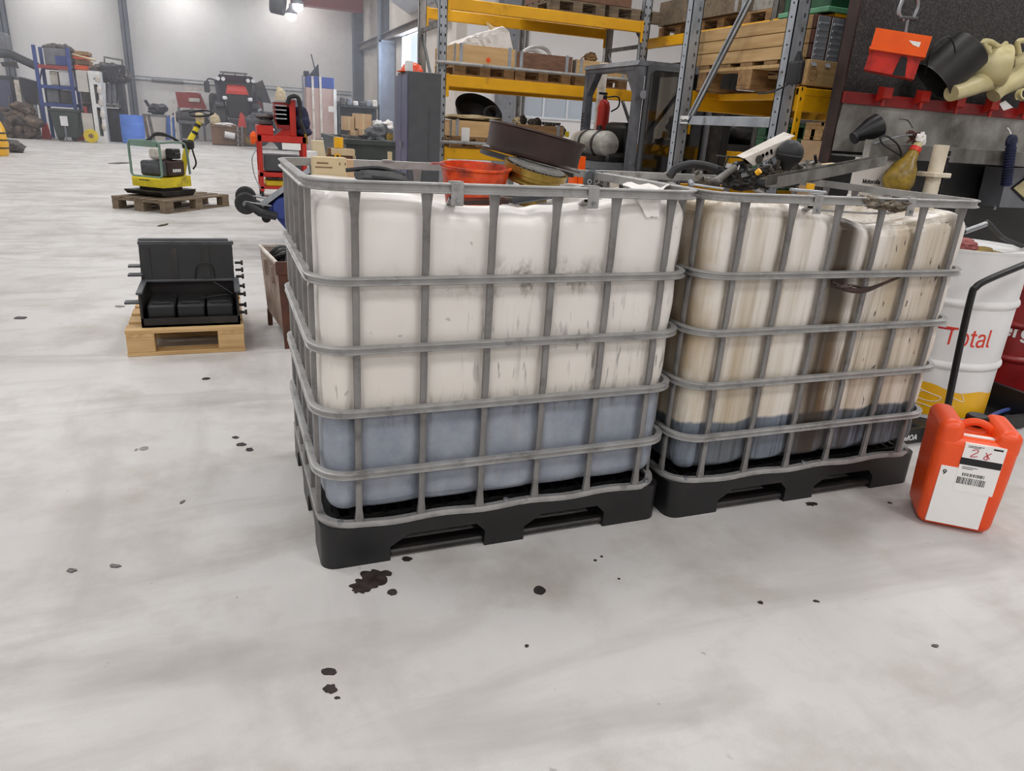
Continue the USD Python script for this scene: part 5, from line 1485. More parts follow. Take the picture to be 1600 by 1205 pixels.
# ------------------------------------------------------------------ pallet racks
def upright(x0, x1, y0, y1, h):
    """Rack post: an open C section."""
    t_ = .006
    return cat(bb(x0, x1, y0, y0 + t_, 0, h), bb(x0, x0 + t_, y0, y1, 0, h), bb(x1 - t_, x1, y0, y1, 0, h), bb(x0, x0 + .02, y1 - t_, y1, 0, h), bb(x1 - .02, x1, y1 - t_, y1, 0, h), bb(x0 - .02, x1 + .02, y0 - .02, y1 + .02, 0, .012))


def slots(x0, x1, y, h, face='y', z0=.9, step=.10):
    xs = (x0 + .022, x1 - .022)
    ms = []
    for z in np.arange(z0, h, step):
        for x in xs:
            ms.append(bb(x - .008, x + .008, y - .0025, y + .001, z, z + .03) if face == 'y' else bb(y - .0025, y + .001, x - .008, x + .008, z, z + .03))
    return cat(*ms)


def beam_x(x0, x1, y0, y1, z0, z1):
    return cat(bb(x0, x1, y0, y1, z0, z1, .008))


RY = 7.4
rx0, rx1 = py(690, 150, RY)[0], py(1003, 100, RY)[0]
B1, B2, B3 = (2.600, 2.735), (1.735, 1.875), (.870, 1.005)
t = thing('pallet_rack', 'tall yellow-beamed pallet rack with guard rods behind the front left tank', 'pallet rack', ((rx0 + rx1) / 2, RY + .5, 0))
for x in (rx0 - .05, rx1 - .05):
    for y in (RY, RY + 1.0):
        p_ = part(t, 'upright', upright(x, x + .10, y, y + .08, 3.6), M['galv_light' if y == RY else 'galv'])
        if y == RY:
            part(p_, 'slots', slots(x, x + .10, y, 3.5), M['black'], kind='stuff')
    for k, (za, zb_) in enumerate(((.3, .3), (1.28, 1.28), (2.42, 2.42), (3.3, 3.3))):
        part(t, 'brace', bb(x + .035, x + .065, RY + .08, RY + 1.0, za, za + .05), M['galv_dark'])
    for za, zb_ in ((.35, 1.25), (1.35, 2.4), (2.5, 3.3)):
        part(t, 'brace', hull([(x + .035, RY + .08, za), (x + .065, RY + .08, za), (x + .035, RY + .08, za + .05), (x + .065, RY + .08, za + .05), (x + .035, RY + 1.0, zb_), (x + .065, RY + 1.0, zb_), (x + .035, RY + 1.0, zb_ - .05), (x + .065, RY + 1.0, zb_ - .05)]), M['dark_grey'])
for z0, z1 in (B1, B2, B3):
    for y in (RY - .02, RY + 1.03):
        b_ = part(t, 'beam', beam_x(rx0 + .05, rx1 - .05, y, y + .06, z0, z1), M['yellow'])
        for x in (rx0 + .05, rx1 - .085):
            part(b_, 'end_bracket', bb(x, x + .035, y - .008, y + .01, z0 - .12, z1 + .01, .002), M['yellow'])
for z in (py(850, 112, RY - .08)[2], py(740, 224, RY - .08)[2]):
    part(t, 'guard_rod', cyl((rx0 - .10, RY - .06, z), (rx1 - .02, RY - .06, z), .022, 10), M['galv'])

PS = dict(L=.8, W_=.95)
px_ = [py(u, 110, RY)[0] for u in (759, 851, 943)]
g_pal = 'pallets on the tall yellow rack'
rp = pallet('wooden_pallet', 'worn pallet on the middle beams of the tall rack, under the pale collar box', .8, .95, (px_[0], RY + .5, B2[1]), 0, ('wood_dirty', 'wood_dirty'))
for x, lab_ in ((px_[1], 'worn pallet on the middle beams of the tall rack, under the brown collar box'), (px_[2], 'worn pallet on the middle beams of the tall rack, under the tan collar box')):
    dup(rp, (x, RY + .5, B2[1]), 0, lab_)
dup(rp, (px_[0] - .02, RY + .5, B3[1]), 0, 'worn pallet at the left end of the tall rack, lowest level')
dup(rp, (px_[1] - .05, RY + .5, B3[1]), 0, 'worn pallet on the lowest visible beams of the tall rack, behind the brown hoop')
ot = pallet('wooden_pallet', 'dark grey pallet on the top beams of the tall rack, left of its neighbour', .8, .95, (py(905, 5, RY)[0], RY + .5, B1[1]), 0, ('wood_old', 'wood_old'))
dup(ot, (py(905, 5, RY)[0] + .86, RY + .5, B1[1]), 0, 'dark grey pallet on the top beams of the tall rack, at its right end')
tb_ = solo('wooden_crate', bb(py(905, 5, RY)[0] - .38, py(905, 5, RY)[0] + .80, RY + .05, RY + .95, B1[1] + .146, B1[1] + .5, .01), M['ply_brown'], 'dark brown crate on the top pallets of the tall rack', 'crate')


def collar(label, cx, z, m, h=.20, w=.8, d=.95, y=RY + .5, fold=True, rz=0):
    """A pallet collar: four boards hinged at the corners with pressed steel straps."""
    t = thing('pallet_collar', label, 'crate', (cx, y, z), rz)
    kw = dict(world=False)
    hw, hd = w / 2, d / 2
    nb = max(1, round(h / .2))
    bh = h / nb
    for k in range(nb):
        z0, z1 = k * bh + .002, (k + 1) * bh - .002
        part(t, 'board', bb(-hw, hw, -hd, -hd + .022, z0, z1, .002), m, **kw)
        part(t, 'board', bb(-hw, hw, hd - .022, hd, z0, z1, .002), m, **kw)
        part(t, 'board', bb(-hw, -hw + .022, -hd + .024, hd - .024, z0, z1, .002), m, **kw)
        part(t, 'board', bb(hw - .022, hw, -hd + .024, hd - .024, z0, z1, .002), m, **kw)
    part(t, 'infill', bb(-hw + .03, hw - .03, -hd + .03, hd - .03, .0, h * .8), M['clutter_brown'], **kw)
    for sx in (-1, 1):
        part(t, 'hinge', bb(sx * (hw - .075) - .022, sx * (hw - .075) + .022, -hd - .005, -hd + .002, .01, h + .012, .002), M['galv_light'], **kw)
        part(t, 'hinge', bb(sx * hw - .006, sx * hw + .006, -hd - .003, -hd + .05, .005, h, .002), M['galv'], **kw)
    return t


ZP = B2[1] + .145
c1_ = collar('pale plywood collar box on the tall rack, under the cream sack', px_[0], ZP, M['ply'], .22)
c2_ = collar('brown collar box on the tall rack, under the white hoses', px_[1], ZP, M['ply_brown'], .20)
c3_ = collar('tan collar box at the right end of the tall rack, behind the forklift roof', px_[2], ZP, M['wood'], .18)
q = py(760, 75, RY + .15)
part_dot = solo('orange_sticker', cyl((py(764, 94, RY)[0], RY + .022, py(764, 94, RY)[2]), (py(764, 94, RY)[0], RY + .0245, py(764, 94, RY)[2]), .030, 14), M['orange_bright'], 'round orange sticker on the pale collar box', 'sticker')
# cream sack with a knotted end
S = lambda u, v, y=RY + .45: py(u, v, y)
sk = [S(703, 76), S(716, 64), S(740, 54), S(760, 50), S(772, 44), S(782, 54), S(787, 78)]
zs0 = ZP + .21
t = thing('sack', 'cream woven sack with a knotted tip in the pale collar box', 'sack', (S(745, 70)[0], RY + .45, zs0))
base_ = [(p_[0], p_[2]) for p_ in sk] + [(sk[-1][0], zs0 - .03), (sk[0][0], zs0 - .03)]
m_ = refine(prism(base_, 'y', RY + .12, RY + .80), .05)
v = m_.vertices.copy()
v += (meshkit.fbm(v * 7, 3, 3) - .5)[:, None] * np.array([.03, .05, .05]) * (v[:, 2:3] > zs0)
fold_ = np.sin(v[:, 0] * 70 + v[:, 2] * 25) * .012
v[:, 1] += fold_ * (v[:, 1] < RY + .3)
m_.vertices = v
part(t, 'body', m_, M['white_cloth'])
part(t, 'knot', tube([S(777, 52), S(768, 44), S(761, 36)], [.05, .03, .012], 10, 4), M['card_pale'])
for k, (u0, u1, vt) in enumerate(((812, 862, 73), (806, 850, 78))):
    solo('white_hose', tube([S(u0, 90 - k), S(u0 + 8, vt + 6), S((u0 + u1) / 2, vt), S(u1 - 8, vt + 5), S(u1, 92)], .022, 10, 6), M['white'], ('upper loop of white hose in the brown collar box', 'lower loop of white hose in the brown collar box')[k], 'hose')
solo('canvas_strap', cat(blob(S(923, 90), (.09, .08, .07), 8, .4), tube([S(903, 104), S(908, 92), S(920, 84)], .008, 6, 5)), M['wood_dirty'], 'tan canvas bundle in the right-hand collar box of the tall rack', 'bundle')
# lowest level
ZQ = B3[1] + .145
c4_ = collar('pale wooden collar box with paper label on the lowest level of the tall rack', px_[0] - .02, ZQ, M['ply'], .20)
lb = [py(722, 199, RY), py(734, 224, RY)]
solo('paper_label', bb(lb[0][0], lb[1][0], RY + .0205, RY + .0235, lb[1][2], lb[0][2]), M['paper'], 'white paper label on the lowest pale collar box', 'label')
solo('burlap_sack', blob((px_[0] - .02, RY + .4, ZQ + .235), (.42, .36, .045), 14, .35), M['card_pale'], 'flat burlap sacking over the lowest pale collar box', 'sack')
bc_ = py(750, 174, RY + .35)
t = thing('rubber_tub', 'black rubber tub tipped on its side on the burlap, lowest level of the tall rack', 'tub', (bc_[0], RY + .35, ZQ + .22))
part(t, 'shell', move(lathe([(.001, -.16), (.20, -.15), (.25, -.10), (.29, .06), (.31, .07), (.28, .07), (.24, -.08), (.001, -.13)], 32, (0, 0, 0)), bc_ + (-.02, .05, -.01), (62, 12, 0), (1.1, .72, .8)), M['black'])
for k in range(3):
    solo('hose_coil', tube([bc_ + (.10 + (.085 + .012 * k) * math.cos(a_), -.16 - .02 * k, (.07 + .01 * k) * math.sin(a_) - .02) for a_ in np.linspace(0, 2 * math.pi, 24, endpoint=False)], .012, 8, 0, True), M['rubber'], ('inner', 'middle', 'outer')[k] + ' ring of the black hose coil leaning on the tipped tub', 'hose')
c5_ = collar('wooden collar box of gear parts on the lowest level, behind the brown hoop', px_[1] - .05, ZQ, M['wood_dirty'], .20)
gr = np.random.default_rng(21)
for k, (u, v, lab_) in enumerate(((812, 186, 'pale chunky casting in the gear parts box, leftmost'), (835, 190, 'dark flanged housing in the gear parts box'), (858, 197, 'toothed dark rack piece in the gear parts box'), (873, 203, 'dark block at the right end of the gear parts box'))):
    p_ = py(u, v, RY + .3)
    t = thing('gear_part', lab_, 'gear part', (p_[0], RY + .3, ZQ + .19))
    part(t, 'casting', cat(blob(p_ + (0, 0, -.03), (.10, .09, .06), 110 + k, .4, 3, 2.4)), M['card_pale' if k == 0 else 'engine'])
    if k == 2:
        part(t, 'teeth', cat(*[cb(p_ + (-.12 + .04 * j, -.07, .03), (.02, .05, .04), .004) for j in range(7)]), M['engine'], kind='stuff')
    else:
        part(t, 'flange', cyl(p_ + (.02, -.10, -.02), p_ + (.03, -.02, .01), .05, 14), M['engine'])
p_ = py(886, 210, RY - .02)
solo('yellow_tag', cb(p_, (.06, .004, .07)), M['fan_yellow'], 'small bright yellow tag on the tall rack near the silver gas bottle', 'tag')

# ------------------------------------------------------------------ the near rack frame with the pine crate
FX, FY_0, FY_1 = 3.0, 1.84, 2.92
t = thing('pallet_rack', 'near galvanised rack frame with diagonal brace holding the long pine crate', 'pallet rack', (FX + 1.3, (FY_0 + FY_1) / 2, 0))
for x in (FX, FX + 2.8):
    for y in (FY_0, FY_1):
        u_ = part(t, 'upright', upright(x, x + .095, y, y + .07, 3.4), M['galv_light' if x == FX else 'galv_dark'])
        if x == FX:
            part(u_, 'bolt_holes', cat(*[cyl((x - .002, y + .035, z), (x + .001, y + .035, z), .006, 8) for z in np.arange(.6, 3.3, .075)]), M['black'], kind='stuff')
            part(u_, 'slots', cat(*[bb(x + .058, x + .070, y - .003, y + .001, z, z + .022) for z in np.arange(.6, 3.3, .075)]), M['dark_grey'], kind='stuff')
za, zb_ = px(1140, 197, FX + .03)[2], px(1140, 182, FX + .03)[2]
part(t, 'strut', bb(FX + .02, FX + .06, FY_0 + .07, FY_1, za, zb_, .003), M['galv_light'])
part(t, 'strut', bb(FX + .02, FX + .06, FY_0 + .07, FY_1, .35, .40, .003), M['galv_light'])
d0, d1 = px(1082, 180, FX + .04), px(1175, -2, FX + .04)
dirv = (d1 - d0) / np.linalg.norm(d1 - d0)
sdv = np.cross(dirv, (1, 0, 0))
e0, e1 = d0 - dirv * .06, d0 + dirv * (1.05 / max(.2, abs(dirv[1])))
part(t, 'diagonal', hull([p_ + sdv * s_ + (o, 0, 0) for p_ in (e0, e1) for s_ in (-.026, .026) for o in (-.012, .0)]), M['galv_dark'])
for s_ in (-.026, .012):
    part(t, 'diagonal_edge', hull([p_ + sdv * (s_ + k) + (o, 0, 0) for p_ in (e0, e1) for k in (0, .014) for o in (-.020, -.012)]), M['galv_light'])
q = px(1068, 189, FX + .02)
part(t, 'strut_label', bb(FX + .0175, FX + .0195, q[1] - .06, q[1] + .045, za + .006, zb_ - .003), M['paper'])
part(t, 'strut_lettering', text('Oliefilter', .020, (FX + .0170, q[1] + .040, za + .016), (0, -1, 0), (0, 0, 1), .001, True), M['ink'])
BZ0, BZ1 = py(1290, 178, FY_0)[2], py(1290, 141, FY_0)[2]
for y in (FY_0 - .03, FY_1 + .04):
    b_ = part(t, 'beam', cat(bb(FX + .10, FX + 2.8, y, y + .055, BZ0, BZ1, .006), bb(FX + .10, FX + 2.8, y - .006, y + .03, BZ1 - .045, BZ1, .004)), M['yellow'])
    br = part(b_, 'end_bracket', bb(FX + .092, FX + .14, y - .012, y + .002, BZ0 - .17, BZ1 + .004, .003), M['yellow'])
    part(br, 'bracket_slots', cat(*[bb(FX + .105, FX + .113, y - .014, y - .011, z, z + .02) for z in (BZ0 - .14, BZ0 - .06, BZ0 + .06, BZ1 - .02)]), M['ink'], kind='stuff')
for x in (FX + .35, FX + 1.4, FX + 2.4):
    part(t, 'cross_bar', bb(x, x + .07, FY_0 + .03, FY_1 + .04, BZ1 - .05, BZ1 - .004, .004), M['yellow'])
for y in (FY_0 - .03, FY_1 + .04):
    part(t, 'lower_beam', bb(FX + .10, FX + 2.8, y, y + .055, .86, .98, .006), M['yellow'])
t2c = thing('junction_box', 'small black junction box with a thin cable on the near rack post', 'box', px(1246, 112, FX - .02))
c = px(1243, 112, FX - .025)
part(t2c, 'housing', cat(rbox(FX - .05, FX - .002, c[1] - .055, c[1] + .055, c[2] - .07, c[2] + .06, .018), hull([(FX - .03, c[1] - .03, c[2] + .05), (FX - .03, c[1] + .03, c[2] + .05), (FX - .03, c[1] - .008, c[2] + .11), (FX - .03, c[1] + .008, c[2] + .11), (FX - .005, c[1], c[2] + .11), (FX - .005, c[1] - .03, c[2] + .05), (FX - .005, c[1] + .03, c[2] + .05)])), M['black'])
part(t2c, 'cable', tube([(FX - .03, c[1] + .03, c[2] - .06), (FX - .03, c[1] + .10, c[2] - .09), (FX - .015, c[1] + .22, c[2] - .11), (FX + .02, c[1] + .36, c[2] - .11)], .006, 6, 5), M['rubber'])
# pallet, pine crate and its front
CZ = BZ1 + .004
cx = FX + .14 + .6
cp_ = pallet('wooden_pallet', 'big pine pallet on the near rack carrying the long pine crate', 1.2, 1.08, (cx, (FY_0 + FY_1) / 2 + .03, CZ), 0, ('wood_dirty', 'wood'), h=.165)
zc0 = CZ + .166
t = thing('pine_crate', 'long pine board crate on the near rack with steel hinges at its front corner', 'crate', (cx, (FY_0 + FY_1) / 2 + .03, zc0))
zc1 = px(1165, 38, FX + .14)[2]
bh = (zc1 - zc0) / 3
CY0, CY1 = FY_0 - .01, FY_1 + .07
for k in range(3):
    z0, z1 = zc0 + k * bh + .002, zc0 + (k + 1) * bh - .002
    part(t, 'side_board', bb(FX + .14, FX + .165, CY0 + .025, CY1, z0, z1, .003), M['wood_y'])
    part(t, 'front_board', bb(FX + .14, FX + 1.34, CY0, CY0 + .024, z0, z1, .003), M['rust_red'])
    part(t, 'back_board', bb(FX + .14, FX + 1.34, CY1, CY1 + .024, z0, z1, .003), M['wood'])
part(t, 'contents', bb(FX + .17, FX + 1.3, CY0 + .03, CY1 - .01, zc0, zc1 - .03), M['clutter_brown'])
xh0, xh1 = py(1268, 80, CY0)[0], py(1312, 80, CY0)[0]
for k in range(2):
    x0_ = xh0 + k * (xh1 - xh0) * .5
    h_ = part(t, 'hinge_strap', bb(x0_ + .004, x0_ + (xh1 - xh0) * .46, CY0 - .006, CY0 + .001, CZ + .14, zc1 - .01, .002), M['galv_light'])
    part(h_, 'ribs', cat(*[bb(x0_ + .012, x0_ + (xh1 - xh0) * .42, CY0 - .012, CY0 - .004, z, z + .016, .004) for z in np.arange(zc0 + .01, zc1 - .03, .034)]), M['galv_light'], kind='stuff')
    part(h_, 'foot', hull([(x0_ + .004, CY0 - .008, CZ + .15), (x0_ + .04, CY0 - .008, CZ + .15), (x0_ + .036, CY0 - .03, CZ + .12), (x0_ - .006, CY0 - .03, CZ + .12), (x0_ + .004, CY0 - .004, CZ + .15), (x0_ + .04, CY0 - .004, CZ + .15)]), M['galv_light'])
part(t, 'end_block', bb(FX + .135, py(1302, 130, CY0)[0], CY0 - .012, CY0 + .02, CZ + .01, zc0 - .01, .004), M['wood'])
ecx, ecz = py(1270, 117, CY0 - .013)[0], py(1270, 117, CY0 - .013)[2]
part(t, 'stamp', ring((ecx, CY0 - .0125, ecz), (0, -1, 0), .036, .033, .001, 24), M['brown'])
part(t, 'stamp_letters', text('EUR', .022, (ecx - .022, CY0 - .0125, ecz - .010), (1, 0, 0), (0, 0, 1), .001), M['brown'])
gz = zc1 + .02
t = thing('green_crate', 'green plastic crate on top of the pine crate at the photo\'s upper edge', 'crate', (FX + .75, 2.4, gz))
part(t, 'body', bb(FX + .24, FX + 1.3, CY0 + .02, CY0 + .42, gz, gz + .3, .01), M['green'])
part(t, 'rim', bb(FX + .22, FX + 1.32, CY0 + .0, CY0 + .44, gz, gz + .03, .004), M['green_pale'])
part(t, 'lining', bb(FX + .3, FX + 1.2, CY0 + .01, CY0 + .40, zc1 - .002, gz - .001), M['yellow'])
# stack under the beam: green pallets and a small pine pallet on cartons
zg = .98
for k in range(5):
    z = zg + .003 + k * .096
    gx, gy = FX + 1.02, 2.62
    p_ = thing('plastic_pallet', 'green plastic pallet under the near rack beam, %s of five' % ('lowest', 'second from the bottom', 'middle', 'second from the top', 'topmost')[k], 'pallet', (gx, gy, z))
    kw = dict(world=False)
    part(p_, 'deck', bb(-.28, .5, -.30, .30, .07, .092, .004), M['green'], **kw)
    for yy in (-.25, 0, .25):
        part(p_, 'runner', bb(-.28, .5, yy - .05, yy + .05, 0, .07, .004), M['green'], **kw)
xb0, xb1 = py(1278, 225, 1.95)[0] + .10, py(1316, 225, 1.95)[0] + .10
zb0, zb1 = py(1296, 246, 1.95)[2], py(1296, 221, 1.95)[2]
t = thing('cardboard_box', 'brown carton under the near rack beam, below a small pine pallet', 'box', ((xb0 + xb1) / 2 + .1, 2.1, zb0 - .1))
part(t, 'carton', bb(xb0, xb1 + .25, 1.95, 2.22, zg + .002, zb1, .002), M['card'])
part(t, 'label', bb(xb1 - .03, xb1 + .0, 1.9485, 1.95, zb0 + .05, zb0 + .08), M['paper'])
part(t, 'corner_guard', bb(xb0 - .012, xb0 + .02, 1.942, 1.96, zg + .004, zb1 - .002, .003), M['white_dirty'])
pallet('wooden_pallet', 'small pine pallet lying on the brown carton under the near rack beam', .42, .27, ((xb0 + xb1) / 2 + .12, 2.085, zb1 + .002), 0, ('wood', 'wood'), nx=2, h=.115)

# ------------------------------------------------------------------ third rack along the side, beams running away from the camera
X3 = 5.6
bz = [px(1040, 58, X3)[2], px(1040, 68, X3)[2]]
Z3a, Z3b = bz[0] - .12, bz[0] + .01
t = thing('pallet_rack', 'rack running away beyond the forklift, its yellow beam rising to the right', 'pallet rack', (X3 + .5, 5.6, 0))
for y in (8.0, 5.2, 2.4):
    for x in (X3, X3 + 1.0):
        part(t, 'upright', upright(x, x + .09, y, y + .09, 3.8), M['galv_dark'])
    part(t, 'brace', hull([(X3 + .04, y + .04, 1.0), (X3 + .07, y + .04, 1.0), (X3 + .95, y + .04, 2.2), (X3 + .98, y + .04, 2.2), (X3 + .04, y + .06, 1.05), (X3 + .95, y + .06, 2.25)]), M['dark_grey'])
for y0, y1 in ((5.29, 8.0), (2.49, 5.2)):
    for x in (X3 - .02, X3 + 1.0):
        b_ = part(t, 'beam', bb(x, x + .06, y0, y1, Z3a, Z3b, .006), M['yellow'])
        part(b_, 'end_bracket', bb(x - .008, x + .01, y1 - .05, y1 + .02, Z3a - .16, Z3b, .002), M['yellow'])
        part(t, 'low_beam', bb(x, x + .06, y0, y1, 1.05, 1.19, .006), M['yellow'])
p3 = pallet('wooden_pallet', 'pine pallet on the far rack beam beside the forklift roof, under a collar box', .95, .8, (X3 + .5, 7.30, Z3b), 90, ('wood_dirty', 'wood_dirty'))
dup(p3, (X3 + .5, 6.35, Z3b), 90, 'pallet on the far rack beam half hidden by the near rack post')
dup(p3, (X3 + .5, 5.45, Z3b), 90, 'pallet on the far rack beam seen right of the diagonal brace')
dup(p3, (X3 + .5, 4.6, Z3b), 90, 'pallet on the far rack beam just above the pine crate')
collar('grey weathered collar box on the far rack, left of the near post', X3 + .5, Z3b + .145, M['wood_old'], .30, .95, .78, 7.30)
collar('grey weathered collar box on the far rack, seen right of the near post', X3 + .5, Z3b + .145, M['wood_old'], .20, .95, .78, 6.35)
c = px(1016, 26, X3 - .02)
solo('paper_label', hull([c + (0, .07, .05), c + (0, -.07, .08), c + (0, -.06, -.06), c + (0, .07, -.10), c + (.004, .07, .05), c + (.004, -.07, .08), c + (.004, -.06, -.06), c + (.004, .07, -.10)]), M['white_dirty'], 'pale paper label hanging at the corner of the grey collar box', 'label')
c = (X3 + .3, 6.35, Z3b + .40)
solo('tyre_tube', tube([(c[0] + .22 * math.cos(a_) * .4, c[1] + .32 * math.cos(a_), c[2] + .17 * math.sin(a_)) for a_ in np.linspace(0, 2 * math.pi, 28, endpoint=False)], .05, 12, 0, True), M['rubber'], 'black ring tube standing in the far rack behind the near post', 'tube')
for k, (y, lab_) in enumerate(((5.45, 'pale box on the far rack pallet seen right of the diagonal brace'), (4.55, 'pale box on the far rack pallet above the pine crate'))):
    solo('cardboard_box', bb(X3 + .12, X3 + .85, y - .34, y + .34, Z3b + .147, Z3b + .42, .006), M['grey_pale'], lab_, 'box')
for k, (y, z, sx, lab_) in enumerate(((7.2, 1.19, .35, 'dark machine part on the low beam of the far rack, left'), (6.2, 1.19, .4, 'dark machine part on the low beam of the far rack, middle'), (5.0, 1.19, .4, 'dark machine part on the low beam of the far rack, right'))):
    solo('machine_part', cat(blob((X3 + .55, y, z + .25), (.4, sx, .24), 130 + k, .35), bb(X3 + .1, X3 + 1.0, y - sx, y + sx, z, z + .08)), M['black_steel'], lab_, 'machine part')
solo('dark_beam_bundle', cat(*[bb(X3 + .1 + .12 * k, X3 + .2 + .12 * k, 5.3, 7.9, Z3a - .32, Z3a - .20, .01) for k in range(6)], bb(X3 + .05, X3 + .95, 5.6, 5.7, Z3a - .36, Z3a - .32), bb(X3 + .05, X3 + .95, 7.4, 7.5, Z3a - .36, Z3a - .32)), M['black_steel'], 'bundle of dark steel sections slung under the far rack beam', 'bundle', kind='stuff')

# ------------------------------------------------------------------ forklift, side on
KY0, KY1 = 5.3, 6.25
A_ = lambda u, v, y=KY0: py(u, v, y)
zr = A_(985, 92)[2]
t = thing('forklift', 'grey forklift with a glazed cab, standing behind the right tank', 'forklift', (4.1, 5.78, 0))
xr = A_(925, 100)[0]
xb_ = A_(905, 285)[0]
xm = A_(1000, 150)[0]
xf = A_(1062, 150)[0] + .42
KY1 = px(925, 104, xm)[1] + .05
for y in (KY0, KY1 - .08):
    part(t, 'main_pillar', hull([(xm + dx, y + dy, zr - .03) for dx in (-.055, .03) for dy in (0, .08)] + [(xm - .01 + dx, y + dy, .60) for dx in (-.055, .05) for dy in (0, .08)]), M['fork_grey'])
    part(t, 'front_pillar', bb(xf - .04, xf + .04, y, y + .07, .6, zr - .03, .01), M['fork_grey'])
part(t, 'rear_header', bb(xm - .06, xm + .04, KY0 + .08, KY1 - .08, zr - .10, zr - .02, .01), M['fork_grey'])
roof = hull([(xm + dx, y, zr + dz) for y in (KY0 - .01, KY1 + .01) for dx, dz in ((-.08, -.05), (-.05, .0))] + [(xf + .1 + dx, y, zr + dz) for y in (KY0 - .01, KY1 + .01) for dx, dz in ((0, -.05), (-.03, 0))])
part(t, 'roof', roof, M['fork_grey'])
for y0_, s2 in ((KY0 + .08, 1), (KY1 - .08, -1)):
    part(t, 'roof_gusset', hull([(xm + dx, y0_, z) for dx in (-.05, .03) for z in (zr - .10, zr - .34)] + [(xm + dx, y0_ + s2 * .20, zr - .10) for dx in (-.05, .03)]), M['fork_grey'])
dz0, dz1 = .83, zr - .035
dx0, dx1 = xm + .045, xf - .03
door = prism(Polygon(rrect(dx0, dx1, dz0, dz1, .04)).difference(Polygon(rrect(dx0 + .05, dx1 - .03, dz0 + .05, dz1 - .05, .06))), 'y', KY0 - .03, KY0 + .01)
dr = part(t, 'door', door, M['dark_grey'])
part(dr, 'door_glass', bb(dx0 + .045, dx1 - .025, KY0 - .012, KY0 - .006, dz0 + .045, dz1 - .045), M['cab_glass'])
part(dr, 'door_seal', tube([(x, KY0 - .03, z) for x, z in rrect(dx0 + .05, dx1 - .03, dz0 + .05, dz1 - .05, .06)], .010, 6, 0, True), M['rubber'])
part(t, 'vents', cat(*[bb(xm - .062, xm - .05, KY1 - .07, KY1 - .01, zr - .55 - .035 * k, zr - .535 - .035 * k) for k in range(5)]), M['black'], kind='stuff')
cw = refine(rbox(xm - .62, xm + .1, KY0 - .02, KY1 + .02, .28, .93, .14, 2), .08)
part(t, 'counterweight', cw, M['fork_grey'])
part(t, 'chassis', bb(xm - .1, xf + .35, KY0 + .02, KY1 - .02, .25, .62, .03), M['black_steel'])
part(t, 'hood', hull([(xm - .5, KY0 + .1, .93), (xm + .1, KY0 + .1, .93), (xm - .5, KY1 - .1, .93), (xm + .1, KY1 - .1, .93), (xm - .45, KY0 + .14, 1.0), (xm + .1, KY0 + .14, 1.0), (xm - .45, KY1 - .14, 1.0), (xm + .1, KY1 - .14, 1.0)]), M['dark_grey'])
part(t, 'seat', rbox(xm - .20, xm + .38, KY0 + .25, KY1 - .25, .95, 1.10, .05), M['black'])
sb_ = A_(985, 235, KY0 + .4)
part(t, 'backrest', move(rbox(-.08, .08, -.25, .25, -.30, .32, .07, 2), (sb_[0] - .02, (KY0 + KY1) / 2, sb_[2] - .02), (0, -8, 0)), M['black'])
tkc = px(950, 226, xm - .16)
TR = lambda m_: move(m_, (xm - .16, (KY0 + KY1) / 2 - .02, tkc[2]), (0, 0, -90))
gt = part(t, 'gas_bottle', TR(lathe([(.001, -.36), (.07, -.355), (.125, -.32), (.148, -.26), (.148, .26), (.125, .32), (.07, .355), (.001, .36)], 28, (0, 0, 0), (1, 0, 0))), M['grey_pale'])
for s_ in (-.16, .16):
    part(gt, 'strap', TR(ring((s_ - .02, 0, 0), (1, 0, 0), .156, .149, .045, 28)), M['black'])
part(gt, 'valve', TR(cyl((.05, 0, .13), (.05, 0, .20), .03, 10)), M['black_steel'])
part(gt, 'collar_ring', TR(ring((-.44, 0, 0), (1, 0, 0), .125, .09, .08, 24)), M['white_dirty'])
part(gt, 'cradle', TR(bb(-.3, .3, -.12, .12, -.19, -.13, .01)), M['black_steel'])
lamp = A_(1003, 148, KY0 - .06)
lm_ = part(t, 'work_lamp', cat(cyl(lamp + (-.01, -.05, 0), lamp + (.0, .02, 0), .05, 18, r2=.035), cyl(lamp + (0, .02, 0), lamp + (0, .07, .03), .012, 8)), M['dark_grey'])
part(lm_, 'lens', cyl(lamp + (-.0102, -.053, 0), lamp + (-.01, -.048, 0), .043, 18), M['mid_grey'])
mx = xf + .22
for y in (KY0 + .18, KY1 - .28):
    part(t, 'mast_rail', bb(mx, mx + .14, y, y + .10, .08, 2.15, .01), M['black_steel'])
    part(t, 'mast_rail', bb(mx + .16, mx + .26, y + .02, y + .08, .10, 2.1, .01), M['black'])
    part(t, 'fork', bb(mx + .3, mx + 1.3, y - .02, y + .08, .06, .10, .01), M['black_steel'])
part(t, 'lift_cylinder', cyl((mx + .05, (KY0 + KY1) / 2, .1), (mx + .05, (KY0 + KY1) / 2, 1.9), .04, 12), M['dark_grey'])
part(t, 'dashboard', rbox(xf - .22, xf - .05, KY0 + .15, KY1 - .15, .75, 1.12, .05), M['black'])
st = np.array([xf - .32, KY0 + .42, 1.22])
part(t, 'steering_wheel', move(ring((0, 0, -.01), (0, 0, 1), .17, .145, .02, 28), st, (0, -38, 0)), M['rubber'])
part(t, 'steering_column', cyl(st, st + (.14, 0, -.25), .025, 10), M['black'])
for k in range(4):
    part(t, 'lever', cyl((xf - .20, KY0 + .22 + .05 * k, 1.1), (xf - .24, KY0 + .22 + .05 * k, 1.28), .007, 6), M['black_steel'])
part(t, 'yellow_lever', cb(A_(1040, 211, KY0 + .3), (.09, .02, .08), .01), M['yellow'])
